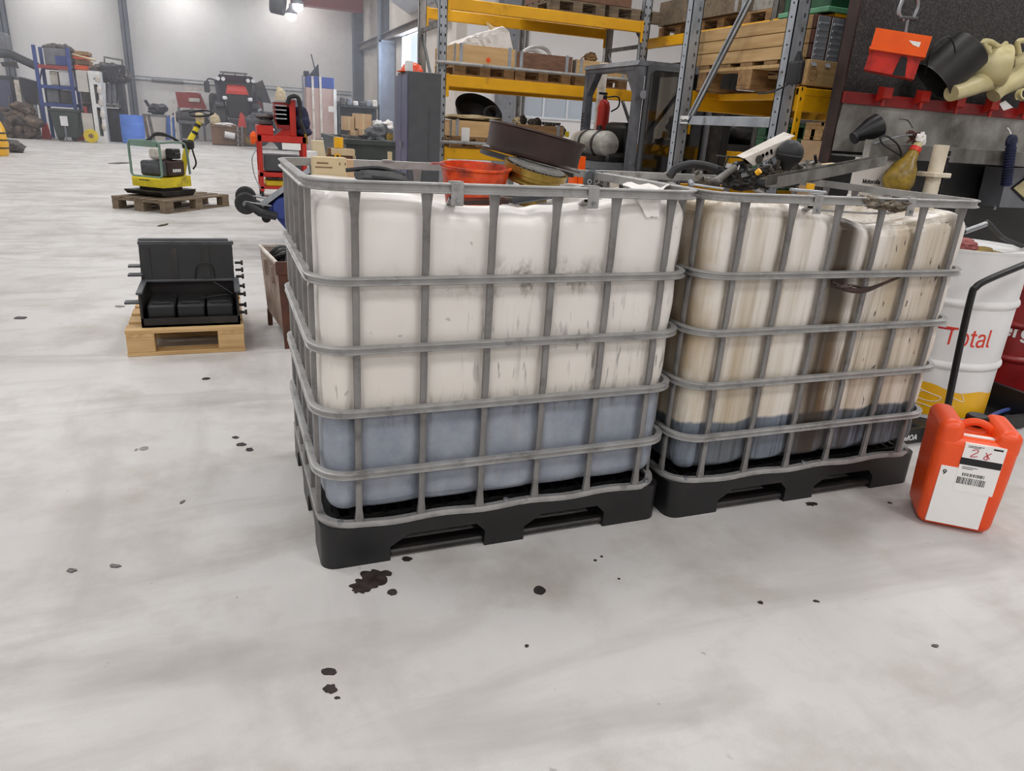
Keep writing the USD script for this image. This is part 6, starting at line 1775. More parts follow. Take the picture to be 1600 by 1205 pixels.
for x, r_ in ((xm - .2, .26), (mx - .05, .33)):
    for y in (KY0 - .0, KY1 - .18):
        w_ = part(t, 'wheel', lathe([(.10, 0), (r_ - .03, 0), (r_, .03), (r_, .15), (r_ - .03, .18), (.10, .18)], 26, (x, y, r_), (0, 1, 0), closed=True), M['rubber'])
        part(w_, 'hub', cyl((x, y + .02, r_), (x, y + .16, r_), .11, 16), M['fork_grey'])
# red extinguisher behind the forklift's far post
e0, e1 = py(937, 205, 6.9), py(943, 158, 6.9)
t = thing('fire_extinguisher', 'red fire extinguisher hanging on a white post behind the forklift', 'extinguisher', (e0[0], 6.9, e0[2]))
part(t, 'bottle', lathe([(.001, 0), (.07, .0), (.078, .02), (.078, .40), (.06, .46), (.03, .49), (.001, .49)], 20, (e0[0] + .03, 6.9, e1[2] - .47)), M['red'])
part(t, 'valve', cat(cyl((e0[0] + .03, 6.9, e1[2] + .02), (e0[0] + .03, 6.9, e1[2] + .07), .025, 10), cb((e0[0] + .0, 6.9, e1[2] + .09), (.12, .02, .03), .004)), M['black'])
part(t, 'hose', tube([(e0[0] + .05, 6.88, e1[2] + .05), (e0[0] + .20, 6.86, e1[2] + .06), (e0[0] + .22, 6.86, e1[2] - .05), (e0[0] + .12, 6.86, e1[2] - .12)], .010, 6, 5), M['rubber'])
ep = solo('extinguisher_post', cat(bb(e0[0] - .02, e0[0] + .08, 6.99, 7.05, 0, 2.15, .004), bb(e0[0] - .15, e0[0] + .2, 6.9, 7.14, 0, .03)), M['white_dirty'], 'white post carrying the red extinguisher behind the forklift', 'post')
# orange barrier segment between tank and forklift
o0, o1 = py(893, 300, 4.2), py(921, 247, 4.2)
t = thing('barrier', 'bright orange plastic barrier standing between the sieve and the forklift', 'barrier', ((o0[0] + o1[0]) / 2, 4.3, 0))
zt_ = o1[2]
part(t, 'panel', bb(o0[0] + .0, o0[0] + .055, 4.2, 4.3, .03, zt_ - .12, .01), M['orange_bright'])
part(t, 'panel', bb(o0[0] + .06, o0[0] + .125, 4.2, 4.3, .03, zt_ - .12, .01), M['orange_bright'])
part(t, 'top_grip', hull([(o0[0] + .04, 4.21, zt_ - .12), (o0[0] + .125, 4.21, zt_ - .12), (o0[0] + .06, 4.21, zt_ + .01), (o0[0] + .12, 4.21, zt_ + .01), (o0[0] + .04, 4.29, zt_ - .12), (o0[0] + .125, 4.29, zt_ - .12), (o0[0] + .06, 4.29, zt_ + .01), (o0[0] + .12, 4.29, zt_ + .01)]), M['orange_bright'])
part(t, 'foot', bb(o0[0] - .1, o0[0] + .25, 4.05, 4.45, 0, .03, .01), M['black'])
# ------------------------------------------------------------------ far end of the hall
def X(u, Y, v=170):
    return py(u, v, Y)[0]


def Z(v, Y, u):
    return py(u, v, Y)[2]


def far_box(name, label, cat_, u0, u1, v0, v1, Y, depth, m, bev=.02, extra=None, floor=False):
    um = (u0 + u1) / 2
    x0, x1 = X(u0, Y, (v0 + v1) / 2), X(u1, Y, (v0 + v1) / 2)
    z1, z0 = Z(v0, Y, um), 0.0 if floor else Z(v1, Y, um)
    return (x0, x1, Y, Y + depth, z0, z1)


# ---- blue rack with its load
Y = 26.6
xl, xr = X(68, Y, 180), X(119, Y, 180)
zt_ = Z(70, Y, 55)
t = thing('pallet_rack', 'blue pallet rack with red post guards at the far left', 'pallet rack', ((xl + xr) / 2, Y + .5, 0))
for x in (xl, xr):
    for y in (Y, Y + 1.0):
        part(t, 'upright', bb(x - .05, x + .05, y, y + .09, 0, zt_, .004), M['blue_rack'])
    part(t, 'post_guard', hull([(x - .13, Y - .12, 0), (x + .16, Y - .12, 0), (x - .08, Y - .02, .48), (x + .08, Y - .02, .48), (x - .12, Y - .02, 0), (x + .14, Y - .02, 0)]), M['red'])
zb1, zb2, zb3 = Z(103, Y, 95), Z(134, Y, 95), Z(162, Y, 100)
for z in (zb1, zb2, zb3):
    for y in (Y - .01, Y + 1.02):
        part(t, 'beam', bb(xl + .05, xr - .05, y, y + .05, z - .11, z, .004), M['red_dull'] if z == zb1 else M['blue_rack'])
    part(t, 'shelf', bb(xl + .05, xr - .05, Y + .05, Y + 1.0, z - .03, z - .005), M['clutter'])
part(t, 'brace', hull([(xl - .02, Y + .1, zb2), (xl + .02, Y + .1, zb2), (xl - .02, Y + 1.0, zb1), (xl + .02, Y + 1.0, zb1), (xl - .02, Y + .1, zb2 + .06), (xl + .02, Y + 1.0, zb1 + .06)]), M['blue_rack'])
a = far_box('', '', '', 69, 109, 76, 99, Y + .15, .8, None)
t = thing('crate', 'grey-blue crate heaped with scrap on top of the blue rack', 'crate', ((a[0] + a[1]) / 2, Y + .5, zb1))
part(t, 'box', bb(a[0], a[1], Y + .12, Y + .95, zb1 + .01, a[5], .02), M['mid_grey'])
part(t, 'stripe', bb(a[0] + .3, a[1] + .01, Y + .11, Y + .13, zb1 + .02, zb1 + .30), M['blue_rack'])
for k in range(7):
    x_ = a[0] + (a[1] - a[0]) * (k + .5) / 7
    part(t, 'scrap', blob((x_, Y + .5, a[5] + .02), (.14, .25, .09 + .03 * (k % 3)), 200 + k, .5, 2), M['clutter'])
zq = zb1
t = thing('wooden_crate', 'orange-brown crates stacked beside the blue rack, above the beige cupboard', 'crate', (X(130, Y + .3, 95), Y + .7, zq - .2))
x0, x1 = xr + .09, X(139, Y + .3, 95)
zc = [Z(v, Y + .3, 128) for v in (109, 101, 93, 86, 79)]
for k in range(4):
    part(t, 'layer', bb(x0 + .04 * (k % 2), x1 - .06 * ((k + 1) % 2), Y + .3, Y + 1.2, zc[k], zc[k + 1] - .02, .01), M['orange_bright' if k in (0, 2) else 'wood_dirty'])
part(t, 'pole', cyl((x0, Y + .28, zc[3]), (x1 + .2, Y + .28, zc[2]), .03, 8), M['card_pale'])
for k, (u0, u1, v0, v1, zz, mm, lab_) in enumerate(((78, 90, 111, 133, zb2, 'white_dirty', 'whitish carton on the second shelf of the blue rack, left'), (92, 110, 108, 133, zb2, 'white', 'white carton on the second shelf of the blue rack, right'), (73, 92, 139, 161, zb3, 'mid_grey', 'grey carton on the third shelf of the blue rack, left'), (93, 112, 141, 161, zb3, 'clutter', 'dark grey carton on the third shelf of the blue rack, right'))):
    a = far_box('', '', '', u0, u1, v0, v1, Y + .1, .7, None)
    solo('storage_box', bb(a[0], a[1], Y + .12, Y + .9, zz + .002, a[5], .02), M[mm], lab_, 'box', 'cartons on the blue rack')
t = thing('waste_container', 'dark green wheeled container standing under the blue rack', 'container', (X(100, Y, 195), Y + .4, 0))
a = far_box('', '', '', 80, 124, 172, 214, Y - 1.0, .8, None, floor=True)
part(t, 'body', hull([(a[0] + .1, Y - 1.0, .12), (a[1] - .1, Y - 1.0, .12), (a[0], Y - 1.0, a[5]), (a[1], Y - 1.0, a[5]), (a[0] + .1, Y - .2, .12), (a[1] - .1, Y - .2, .12), (a[0], Y - .2, a[5]), (a[1], Y - .2, a[5])]), M['bin_green'])
part(t, 'rim', bb(a[0] - .04, a[1] + .04, Y - 1.04, Y - .16, a[5] - .06, a[5] + .03, .02), M['bin_green'])
for x_ in (a[0] + .2, a[1] - .2):
    part(t, 'wheel', cyl((x_, Y - .95, .09), (x_, Y - .85, .09), .09, 12), M['rubber'])
sg = [py(93, 181, Y - 1.2), py(107, 197, Y - 1.2)]
t = thing('sign_stand', 'small white notice on a thin stand before the dark green container', 'sign', ((sg[0][0] + sg[1][0]) / 2, Y - 1.2, 0))
part(t, 'board', bb(sg[0][0], sg[1][0], Y - 1.21, Y - 1.19, sg[1][2], sg[0][2]), M['white'])
part(t, 'post', cyl(((sg[0][0] + sg[1][0]) / 2, Y - 1.18, .01), ((sg[0][0] + sg[1][0]) / 2, Y - 1.18, sg[1][2] + .1), .025, 8), M['mid_grey'])
part(t, 'foot', cyl(((sg[0][0] + sg[1][0]) / 2, Y - 1.18, 0), ((sg[0][0] + sg[1][0]) / 2, Y - 1.18, .03), .16, 14), M['mid_grey'])
# ---- cupboards
Y = 25.7
x0, x1 = X(127, Y, 180), X(144, Y, 180)
zt_ = Z(110, Y, 122)
t = thing('cupboard', 'tall beige cupboard with an open dark middle, right of the blue rack', 'cupboard', ((x0 + x1) / 2, Y + .3, 0))
zm0, zm1 = Z(177, Y, 135), Z(144, Y, 135)
part(t, 'lower_door', bb(x0, x1, Y, Y + .6, 0, zm0, .01), M['beige_paint'])
part(t, 'upper_door', bb(x0, x1, Y, Y + .6, zm1, zt_, .01), M['beige_paint'])
part(t, 'niche', bb(x0 + .02, x1 - .02, Y + .3, Y + .6, zm0, zm1), M['clutter'])
part(t, 'shelf', bb(x0 + .02, x1 - .02, Y + .02, Y + .3, (zm0 + zm1) / 2 - .02, (zm0 + zm1) / 2 + .02), M['clutter_brown'])
for k in range(3):
    part(t, 'niche_tin', cyl((x0 + .12 + .16 * k, Y + .15, zm0), (x0 + .12 + .16 * k, Y + .15, zm0 + .2), .06, 10), M[('red_dull', 'clutter', 'clutter_brown')[k]])
x2, x3 = x1 + .03, X(165, Y, 190)
zt2 = Z(111, Y, 148)
t = thing('locker', 'white open locker with dark compartments beside the beige cupboard', 'locker', ((x2 + x3) / 2, Y + .3, 0))
part(t, 'frame', diff(bb(x2, x3, Y, Y + .6, 0, zt2), bb(x2 + .12, x3 - .10, Y - .1, Y + .5, Z(162, Y, 152), Z(132, Y, 152)), bb(x2 + .12, x3 - .10, Y - .1, Y + .5, .2, Z(168, Y, 155))), M['white'])
part(t, 'back', bb(x2 + .1, x3 - .08, Y + .45, Y + .47, .2, Z(132, Y, 152)), M['mid_grey'])
part(t, 'handle', bb(x2 + .14, x3 - .14, Y - .02, Y, Z(124, Y, 150), Z(122, Y, 150)), M['mid_grey'])
for k in range(5):
    part(t, 'hanging_glove', blob((x3 - .06, Y - .04, .5 + .36 * k), (.07, .05, .12), 230 + k, .4, 2), M['white_dirty'])
c = py(143, 213, Y - .35)
t = thing('cable_reel', 'small yellow cable reel on the floor before the cupboards', 'reel', (c[0], Y - .35, 0))
part(t, 'drum', cyl((c[0], Y - .43, .21), (c[0], Y - .27, .21), .19, 18), M['fan_yellow'])
part(t, 'flange', cyl((c[0], Y - .45, .21), (c[0], Y - .43, .21), .21, 20), M['fan_yellow'])
part(t, 'hub', cyl((c[0], Y - .47, .21), (c[0], Y - .44, .21), .07, 12), M['brown'])
# ---- dark machines left of the blue rack
Y = 27.2
a = far_box('', '', '', -8, 27, 118, 200, Y, 1, None, floor=True)
t = thing('machine_cabinet', 'dark grey machine cabinet at the far left edge', 'machine', ((a[0] + a[1]) / 2, Y + .5, 0))
part(t, 'body', bb(a[0], a[1], Y, Y + 1, 0, a[5], .03), M['dark_grey'])
part(t, 'door', bb(a[0] + .15, a[1] - .1, Y - .03, Y, .3, a[5] - .15, .01), M['cab_blue'])
part(t, 'handle', cyl((a[1] - .2, Y - .06, 1.0), (a[1] - .2, Y - .06, 1.25), .02, 8), M['steel'])
a = far_box('', '', '', 33, 57, 121, 163, Y - .4, 1, None)
t = thing('hopper', 'dark hopper on thin legs left of the blue rack', 'hopper', ((a[0] + a[1]) / 2, Y, 0))
part(t, 'body', hull([(a[0], Y - .4, a[5]), (a[1], Y - .4, a[5] - .1), (a[0] + .05, Y - .4, a[4]), (a[1] - .05, Y - .4, a[4]), (a[0], Y + .4, a[5]), (a[1], Y + .4, a[5] - .1), (a[0] + .1, Y + .4, a[4]), (a[1] - .1, Y + .4, a[4])]), M['tractor_dark'])
for x_ in (a[0] + .1, a[1] - .1):
    for y_ in (Y - .35, Y + .35):
        part(t, 'leg', cyl((x_, y_, 0), (x_, y_, a[4] + .05), .04, 8), M['galv_light'])
part(t, 'side_plate', bb(a[0] - .16, a[0] - .02, Y - .4, Y - .36, a[4] - .9, a[5] - .1), M['white_dirty'])
hr = np.random.default_rng(77)
hp_ = []
for k in range(70):
    u_ = 12 + 44 * hr.random()
    lim_ = .25 + .75 * math.exp(-((u_ - 34) / 26) ** 2)
    yy_ = Y - 1.2 + .8 * hr.random()
    zz_ = lim_ * hr.random() ** .8
    sz_ = np.array([.10 + .28 * hr.random(), .08 + .2 * hr.random(), .06 + .18 * hr.random()])
    kind_ = k % 4
    if kind_ < 2:
        m_ = cb((0, 0, 0), sz_, .02)
    elif kind_ == 2:
        m_ = cyl((-sz_[0], 0, 0), (sz_[0], 0, 0), .05 + .06 * hr.random(), 10)
    else:
        m_ = blob((0, 0, 0), sz_, 400 + k, .4, 2)
    hp_.append(move(m_, (X(u_, yy_, 200), yy_, max(zz_, sz_[2] * .6)), tuple(hr.random(3) * (60, 60, 180) - (30, 30, 0))))
solo('scrap_heap', cat(*hp_), M['clutter_brown'], 'brown heap of scrap pieces on the floor left of the blue rack', 'scrap', kind='stuff')
t = thing('exhaust_arm', 'dark jointed exhaust hose arm high on the far wall at the left', 'exhaust arm', (X(10, 27.2, 90), 27.4, Z(90, 27.2, 10)))
part(t, 'hose', tube([py(-10, 84, 27.2), py(14, 84, 27.2), py(30, 91, 27.2), py(58, 104, 27.1)], .13, 12, 6), M['dark_grey'])
part(t, 'hood', hull([py(0, 97, 27.2), py(26, 96, 27.2), py(30, 107, 27.2), py(4, 104, 27.2), py(0, 97, 27.7), py(26, 96, 27.7), py(30, 107, 27.7), py(4, 104, 27.7)]), M['clutter'])
part(t, 'motor', bb(X(-8, 27.3, 60), X(8, 27.3, 60), 27.3, 28.0, Z(85, 27.3, 0), Z(50, 27.3, 0), .05), M['mid_grey'])
# ---- dark machine with frame, right of the locker
Y = 26.9
t = thing('press_machine', 'dark old machine under a pipe frame, between the lockers and the blue barrel', 'machine', (X(178, Y, 190), Y + .5, 0))
part(t, 'head', cat(blob(py(168, 114, Y), (.50, .4, .28), 3, .5, 3, 4), blob(py(182, 117, Y), (.42, .4, .28), 4, .5, 3, 4)), M['clutter'])
part(t, 'cables', cat(*[tube([py(153 + 40 * hr.random(), 102 + 26 * hr.random(), Y - .45) for _ in range(4)], .035, 6, 4) for _ in range(14)]), M['tractor_dark'], kind='stuff')
for u in (171, 179):
    part(t, 'cylinder', cyl(py(u, 162, Y), py(u - 1, 130, Y), .10, 12), M['mid_grey'])
part(t, 'column', bb(X(184, Y, 150), X(195, Y, 150), Y - .1, Y + .5, 0, Z(105, Y, 186), .02), M['dark_grey'])
part(t, 'table', bb(X(164, Y, 165), X(190, Y, 165), Y - .3, Y + .5, Z(168, Y, 178), Z(163, Y, 178), .01), M['galv_dark'])
part(t, 'base', bb(X(168, Y, 200), X(196, Y, 200), Y - .2, Y + .6, 0, Z(170, Y, 180), .04), M['tractor_dark'])
part(t, 'pipe_frame', tube([py(164, 112, Y), py(163, 89, Y), py(191, 94, Y), py(193, 118, Y)], .035, 8), M['galv_dark'])
# ---- barrels and bins
def barrel(label, u, v0, v1, r, m, Yb=None, lid=None):
    b_ = pz(u, v1) if Yb is None else np.array([X(u, Yb, 200), Yb, 0])
    h = Z(v0, b_[1], u)
    t = thing('barrel', label, 'barrel', (b_[0], b_[1], 0))
    part(t, 'shell', lathe([(.001, 0), (r * .92, 0), (r * .97, .04), (r * 1.0, h * .28), (r * 1.03, h * .30), (r * 1.0, h * .32), (r * 1.0, h * .66), (r * 1.03, h * .68), (r, h * .70), (r * .98, h - .05), (r * 1.0, h - .03), (r * 1.0, h), (r * .9, h), (r * .88, h - .04), (.001, h - .04)], 28, (b_[0], b_[1], 0)), m)
    if lid:
        part(t, 'lid', lathe([(.001, h + .02), (r * .85, h + .02), (r * .9, h)], 24, (b_[0], b_[1], 0)), lid)
    return t, b_, h


barrel('bright blue plastic barrel on the floor before the far wall', 210, 180, 224, .36, M['blue_barrel'])
barrel('blue barrel half hidden behind the grey bin at the far wall', 262, 182, 217, .28, M['blue_barrel'], 30.6)
b_ = pz(246, 219)
hb = Z(180, b_[1], 246)
t = thing('waste_bin', 'pale grey waste bin heaped with black bags, right of the blue barrel', 'bin', (b_[0], b_[1], 0))
part(t, 'body', hull([(b_[0] + sx * w_, b_[1] + .35 + sy * w_, z) for z, w_ in ((0, .26), (hb, .36)) for sx in (-1, 1) for sy in (-1, 1)]), M['beige_paint'])
part(t, 'rim', bb(b_[0] - .38, b_[0] + .38, b_[1] - .03, b_[1] + .73, hb - .05, hb + .02, .015), M['mid_grey'])
solo('rubbish_bag', cat(blob((b_[0] + .1, b_[1] + .35, hb + .20), (.32, .3, .2), 260, .5), hull([(b_[0] - .35, b_[1] + .3, hb + .48), (b_[0] - .25, b_[1] + .3, hb + .52), (b_[0] - .05, b_[1] + .3, hb + .15), (b_[0] - .15, b_[1] + .34, hb + .12)])), M['tractor_dark'], 'black rubbish heaped on the pale grey bin', 'rubbish', kind='stuff')
for k, (u0, u1, lab_) in enumerate(((222, 228, 'left dark board leaning between the blue barrel and the grey bin'), (229, 236, 'right dark board leaning between the blue barrel and the grey bin'))):
    solo('board', hull([py(u0, 178, 28.4), py(u0 + 5, 178, 28.4), py(u1 + 2, 219, 28.0), py(u1 + 7, 219, 28.0), py(u0, 178, 28.5), py(u0 + 5, 178, 28.5), py(u1 + 2, 219, 28.1), py(u1 + 7, 219, 28.1)]), M['clutter' if k else 'clutter_brown'], lab_, 'board')
t = thing('towel_stand', 'thin white frame stand left of the red tool trailer', 'stand', (X(269, 29.3, 200), 29.3, 0))
part(t, 'frame', tube([(X(267, 29.3, 200), 29.3, 0), (X(266, 29.3, 160), 29.3, Z(158, 29.3, 267)), (X(272, 29.3, 160), 29.3, Z(156, 29.3, 272)), (X(274, 29.3, 200), 29.3, 0)], .03, 8), M['white_dirty'])
part(t, 'crossbar', cyl((X(267, 29.3, 180), 29.3, Z(182, 29.3, 267)), (X(273, 29.3, 180), 29.3, Z(182, 29.3, 273)), .025, 8), M['white_dirty'])
# ---- red implement
Y = 30.6
a = far_box('', '', '', 275, 318, 145, 169, Y, 1.0, None)
t = thing('spreader', 'dull red hopper implement on a grey frame, left of the tractor', 'implement', ((a[0] + a[1]) / 2, Y + .5, 0))
part(t, 'hopper', hull([(a[0], Y, a[5]), (a[1] - .1, Y, a[5]), (a[0], Y + 1, a[5]), (a[1] - .1, Y + 1, a[5]), (a[0] + .05, Y + .1, a[4]), (a[1] + .1, Y + .1, a[4]), (a[0] + .05, Y + .9, a[4]), (a[1] + .1, Y + .9, a[4])]), M['red_dull'])
part(t, 'hopper_lid', bb(a[0] + .35, a[1] - .2, Y + .05, Y + .95, a[5], a[5] + .06, .02), M['white_dirty'])
part(t, 'emblem', bb(a[0] + .45, a[0] + .85, Y - .02, Y + .01, a[5] - .32, a[5] - .18), M['white_dirty'])
part(t, 'frame', cat(*[bb(x_, x_ + .09, Y + .1, Y + .2, 0, a[4] + .02, .01) for x_ in (a[0] + .02, (a[0] + a[1]) / 2, a[1] - .1)]), M['mid_grey'], kind='stuff')
part(t, 'cross_beam', bb(a[0], a[1], Y + .05, Y + .18, .62, .74, .01), M['mid_grey'])
part(t, 'gearbox', blob(((a[0] + a[1]) / 2, Y + .3, .85), (.7, .3, .3), 270, .4), M['clutter'])
part(t, 'lower_panel', bb(a[0] + .1, a[1] - .3, Y + .4, Y + .45, .05, .6), M['clutter'])
part(t, 'rear_bar', bb(a[0] + .3, a[1] + .3, Y + .96, Y + 1.02, a[5] + .15, a[5] + .22), M['white_dirty'])

# ---- tractor
TY = 29.8
a = far_box('', '', '', 331, 402, 118, 213, TY, 1, None, floor=True)
cx = X(371, TY, 165)
s_ = (X(402, TY, 160) - X(340, TY, 160)) / 2           # half the cab's width
zt_ = Z(117, TY, 372)
t = thing('tractor', 'black and red tractor facing the camera before the far wall, its right door open', 'tractor', (cx, TY + 1.5, 0))
zroof = Z(124, TY, 372)
part(t, 'roof', hull([(cx + sx * w_, TY + y_, z) for sx in (-1, 1) for w_, y_, z in ((s_ * 1.02, .3, zroof - .12), (s_ * .95, .15, zroof + .02), (s_ * .8, .1, zroof + .14), (s_ * .95, 1.9, zroof + .02), (s_ * .8, 1.8, zroof + .14), (s_ * 1.02, 1.9, zroof - .12))]), M['tractor_dark'])
part(t, 'light_bar', cat(bb(cx - s_ * .75, cx + s_ * .62, TY + .4, TY + .5, zroof + .20, zroof + .26), *[cyl((cx + k * s_, TY + .45, zroof + .1), (cx + k * s_, TY + .45, zroof + .22), .03, 6) for k in (-.6, 0, .5)]), M['galv_dark'], kind='stuff')
for k in (-.88, -.62, .62, .88):
    part(t, 'roof_lamp', cyl((cx + k * s_, TY + .08, zroof - .02), (cx + k * s_, TY + .16, zroof - .02), .075, 12), M['white'])
zs = 1.55
for sx in (-1, 1):
    part(t, 'pillar', hull([(cx + sx * s_ * .98 + o, TY + .35, zroof - .12) for o in (-.06, .06)] + [(cx + sx * s_ * .9 + o, TY + .1, zs) for o in (-.06, .06)] + [(cx + sx * s_ * .98 + o, TY + .45, zroof - .12) for o in (-.06, .06)] + [(cx + sx * s_ * .9 + o, TY + .2, zs) for o in (-.06, .06)]), M['tractor_dark'])
    part(t, 'fender', hull([(cx + sx * s_ * k, TY + y_, z) for k in (.75, 1.25) for y_, z in ((.9, 1.2), (.9, 1.75), (2.4, 1.75), (2.4, 1.0))]), M['tractor_dark'])
    tw = part(t, 'rear_tyre', lathe([(.45, -.28), (.80, -.30), (.92, -.22), (.92, .22), (.80, .30), (.45, .28)], 26, (cx + sx * s_ * 1.0, TY + 1.9, .92), (1, 0, 0), closed=True), M['rubber'])
    part(tw, 'rim', cyl((cx + sx * s_ * 1.0 - .2, TY + 1.9, .92), (cx + sx * s_ * 1.0 + .2, TY + 1.9, .92), .46, 18), M['red_dull'])
    tw = part(t, 'front_tyre', lathe([(.32, -.22), (.60, -.24), (.70, -.17), (.70, .17), (.60, .24), (.32, .22)], 26, (cx + sx * s_ * .88, TY - .6, .70), (1, 0, 0), closed=True), M['rubber'])
    part(tw, 'rim', cyl((cx + sx * s_ * .88 - .16, TY - .6, .70), (cx + sx * s_ * .88 + .16, TY - .6, .70), .33, 16), M['red_dull'])
    part(t, 'head_lamp', rbox(cx + sx * .40 - .13, cx + sx * .40 + .13, TY - 1.0, TY - .9, 1.58, 1.72, .04), M['white'])
    part(t, 'front_fender', hull([(cx + sx * s_ * k, TY - .6 + y_, z) for k in (.7, 1.1) for y_, z in ((-.45, 1.40), (-.2, 1.52), (.3, 1.52), (.3, 1.46), (-.45, 1.34))]), M['tractor_dark'])
part(t, 'windscreen', bb(cx - s_ * .86, cx + s_ * .86, TY + .28, TY + .30, zs, zroof - .1), M['cab_glass'])
part(t, 'seat', rbox(cx - .25, cx + .25, TY + 1.2, TY + 1.4, 1.7, 2.4, .08), M['black'])
part(t, 'rear_wall', bb(cx - s_ * .9, cx + s_ * .9, TY + 1.75, TY + 1.8, zs, zroof - .1), M['tractor_dark'])
part(t, 'bonnet', refine(hull([(cx + sx * w_, TY + y_, z) for sx in (-1, 1) for w_, y_, z in ((.40, -1.0, 1.75), (.44, -.9, 1.0), (.36, .3, 2.10), (.46, .3, 1.0), (.30, -.85, 1.95))]), .2), M['tractor_dark'])
part(t, 'bonnet_top', hull([(cx + sx * w_, TY + y_, z) for sx in (-1, 1) for w_, y_, z in ((.38, -1.05, 1.80), (.38, -1.05, 1.90), (.30, -.86, 2.0), (.34, .28, 2.14), (.30, .28, 2.17), (.42, -.9, 1.80))]), M['red'])
part(t, 'grille', bb(cx - .36, cx + .36, TY - 1.06, TY - .98, .95, 1.78, .02), M['black'])
part(t, 'front_weight', bb(cx - .42, cx + .42, TY - 1.4, TY - 1.02, .55, .92, .04), M['tractor_dark'])
part(t, 'front_axle', bb(cx - s_ * .9, cx + s_ * .9, TY - .7, TY - .5, .60, .80, .04), M['black'])
lx = X(323, TY, 133)
mi = part(t, 'mirror_arm', tube([(cx - s_ * .95, TY + .3, zroof - .1), (cx - s_ * 1.3, TY + .1, zroof - .05), (lx, TY + .05, zroof - .15)], .03, 8, 4), M['tractor_dark'])
part(mi, 'mirror', rbox(lx - .10, lx + .10, TY, TY + .1, zroof - .55, zroof - .15, .04), M['tractor_dark'])
dx0, dx1 = cx + s_ * .98, X(423, TY - .4, 150)
dpoly = [(dx0, zs + .1), (dx1, zs + .02), (dx1 - .28, zroof + .02), (dx0, zroof - .12)]
dr = part(t, 'open_door', tube([(x, TY - .1, z) for x, z in dpoly], .035, 8, 0, True), M['tractor_dark'])
part(dr, 'door_pane', hull([(x, TY - .1 + o, z) for x, z in dpoly for o in (0, .01)]), M['cab_glass'])
part(t, 'door_mirror', rbox(X(411, TY - .2, 140) - .09, X(411, TY - .2, 140) + .09, TY - .22, TY - .14, zroof - .75, zroof - .38, .03), M['tractor_dark'])
part(t, 'step', cat(*[bb(cx + s_ * 1.05, cx + s_ * 1.5, TY + .4, TY + .7, .45 + .35 * k, .50 + .35 * k) for k in range(3)]), M['clutter'], kind='stuff')
part(t, 'side_panel', bb(cx + s_ * 1.0, cx + s_ * 1.28, TY + .3, TY + .9, .9, 1.6, .04), M['red_dull'])
part(t, 'tank', rbox(cx + s_ * 1.05, cx + s_ * 1.9, TY + .9, TY + 1.6, .45, 1.25, .08), M['tractor_dark'])

# ---- brown bench with things on it
BY = pz(365, 228)[1]
x0, x1 = X(331, BY, 215), X(403, BY, 215)
zb = Z(197, BY, 350)
t = thing('work_bench', 'long brown bench box before the tractor', 'bench', ((x0 + x1) / 2, BY + .4, 0))
part(t, 'front_panel', bb(x0, x1, BY, BY + .04, .03, zb - .04, .01), M['brown'])
part(t, 'worktop', bb(x0 - .05, x1 + .05, BY - .04, BY + .55, zb - .04, zb, .01), M['brown'])
part(t, 'end_panel', bb(x0, x0 + .04, BY + .05, BY + .53, 0, zb - .05), M['brown'])
part(t, 'end_panel', bb(x1 - .04, x1, BY + .05, BY + .53, 0, zb - .05), M['brown'])
part(t, 'plinth', bb(x0 + .05, x1 - .05, BY + .02, BY + .5, 0, .03), M['tractor_dark'])
part(t, 'yellow_panel', bb(X(384, BY, 215), X(399, BY, 215), BY - .006, BY + .002, .1, zb - .1), M['brass'])
c = py(336, 190, BY + .3)
solo('canvas_bag', blob((c[0], BY + .35, zb + .20), (.16, .14, .22), 280, .4), M['card_pale'], 'pale yellow bag standing on the left end of the brown bench', 'bag')
solo('white_rag', blob((X(352, BY + .3, 195), BY + .3, zb + .05), (.34, .16, .06), 281, .6), M['white_cloth'], 'white rags strewn along the brown bench top', 'rags', kind='stuff')
c = X(377, BY + .2, 190)
solo('red_cone', hull([(c - .14, BY + .1, zb + .002), (c + .42, BY + .1, zb + .002), (c - .02, BY + .15, zb + .50), (c + .03, BY + .15, zb + .5), (c - .14, BY + .4, zb + .002), (c + .42, BY + .4, zb + .002)]), M['red'], 'red triangular piece standing on the brown bench', 'bracket')
solo('white_bowl', lathe([(.001, 0), (.07, 0), (.14, .08), (.15, .08), (.08, -.0)], 18, (X(395, BY + .2, 200), BY + .2, zb + .005)), M['white'], 'small white bowl at the right end of the brown bench', 'bowl')
t = thing('paper_roll', 'pale blue paper roll hanging on the front of the brown bench', 'paper roll', (X(359, BY, 212), BY - .1, .4))
p0, p1 = py(351, 210, BY - .12), py(367, 213, BY - .12)
part(t, 'roll', cyl(p0, p1, .115, 18), M['white'])
part(t, 'core', cyl(p0 - (p1 - p0) * .03, p1 + (p1 - p0) * .03, .03, 10), M['card'])
t = thing('step_ladder', 'short grey step ladder leaning on the brown bench', 'ladder', (X(373, BY - .4, 215), BY - .3, 0))
for u in (370, 377):
    part(t, 'rail', hull([py(u, 197, BY - .08) + (o, 0, 0) for o in (0, .05)] + [np.array([X(u + 1, BY - .5, 228) + o, BY - .5, 0]) for o in (0, .05)] + [np.array([X(u + 1, BY - .5, 228) + o, BY - .45, 0]) for o in (0, .05)] + [py(u, 197, BY - .08) + (o, .04, 0) for o in (0, .05)]), M['mid_grey'])
for k in range(3):
    zz_ = .15 + .18 * k
    part(t, 'rung', bb(X(371, BY - .4, 215), X(379, BY - .4, 215), BY - .46 + .11 * k, BY - .40 + .11 * k, zz_, zz_ + .03), M['mid_grey'])
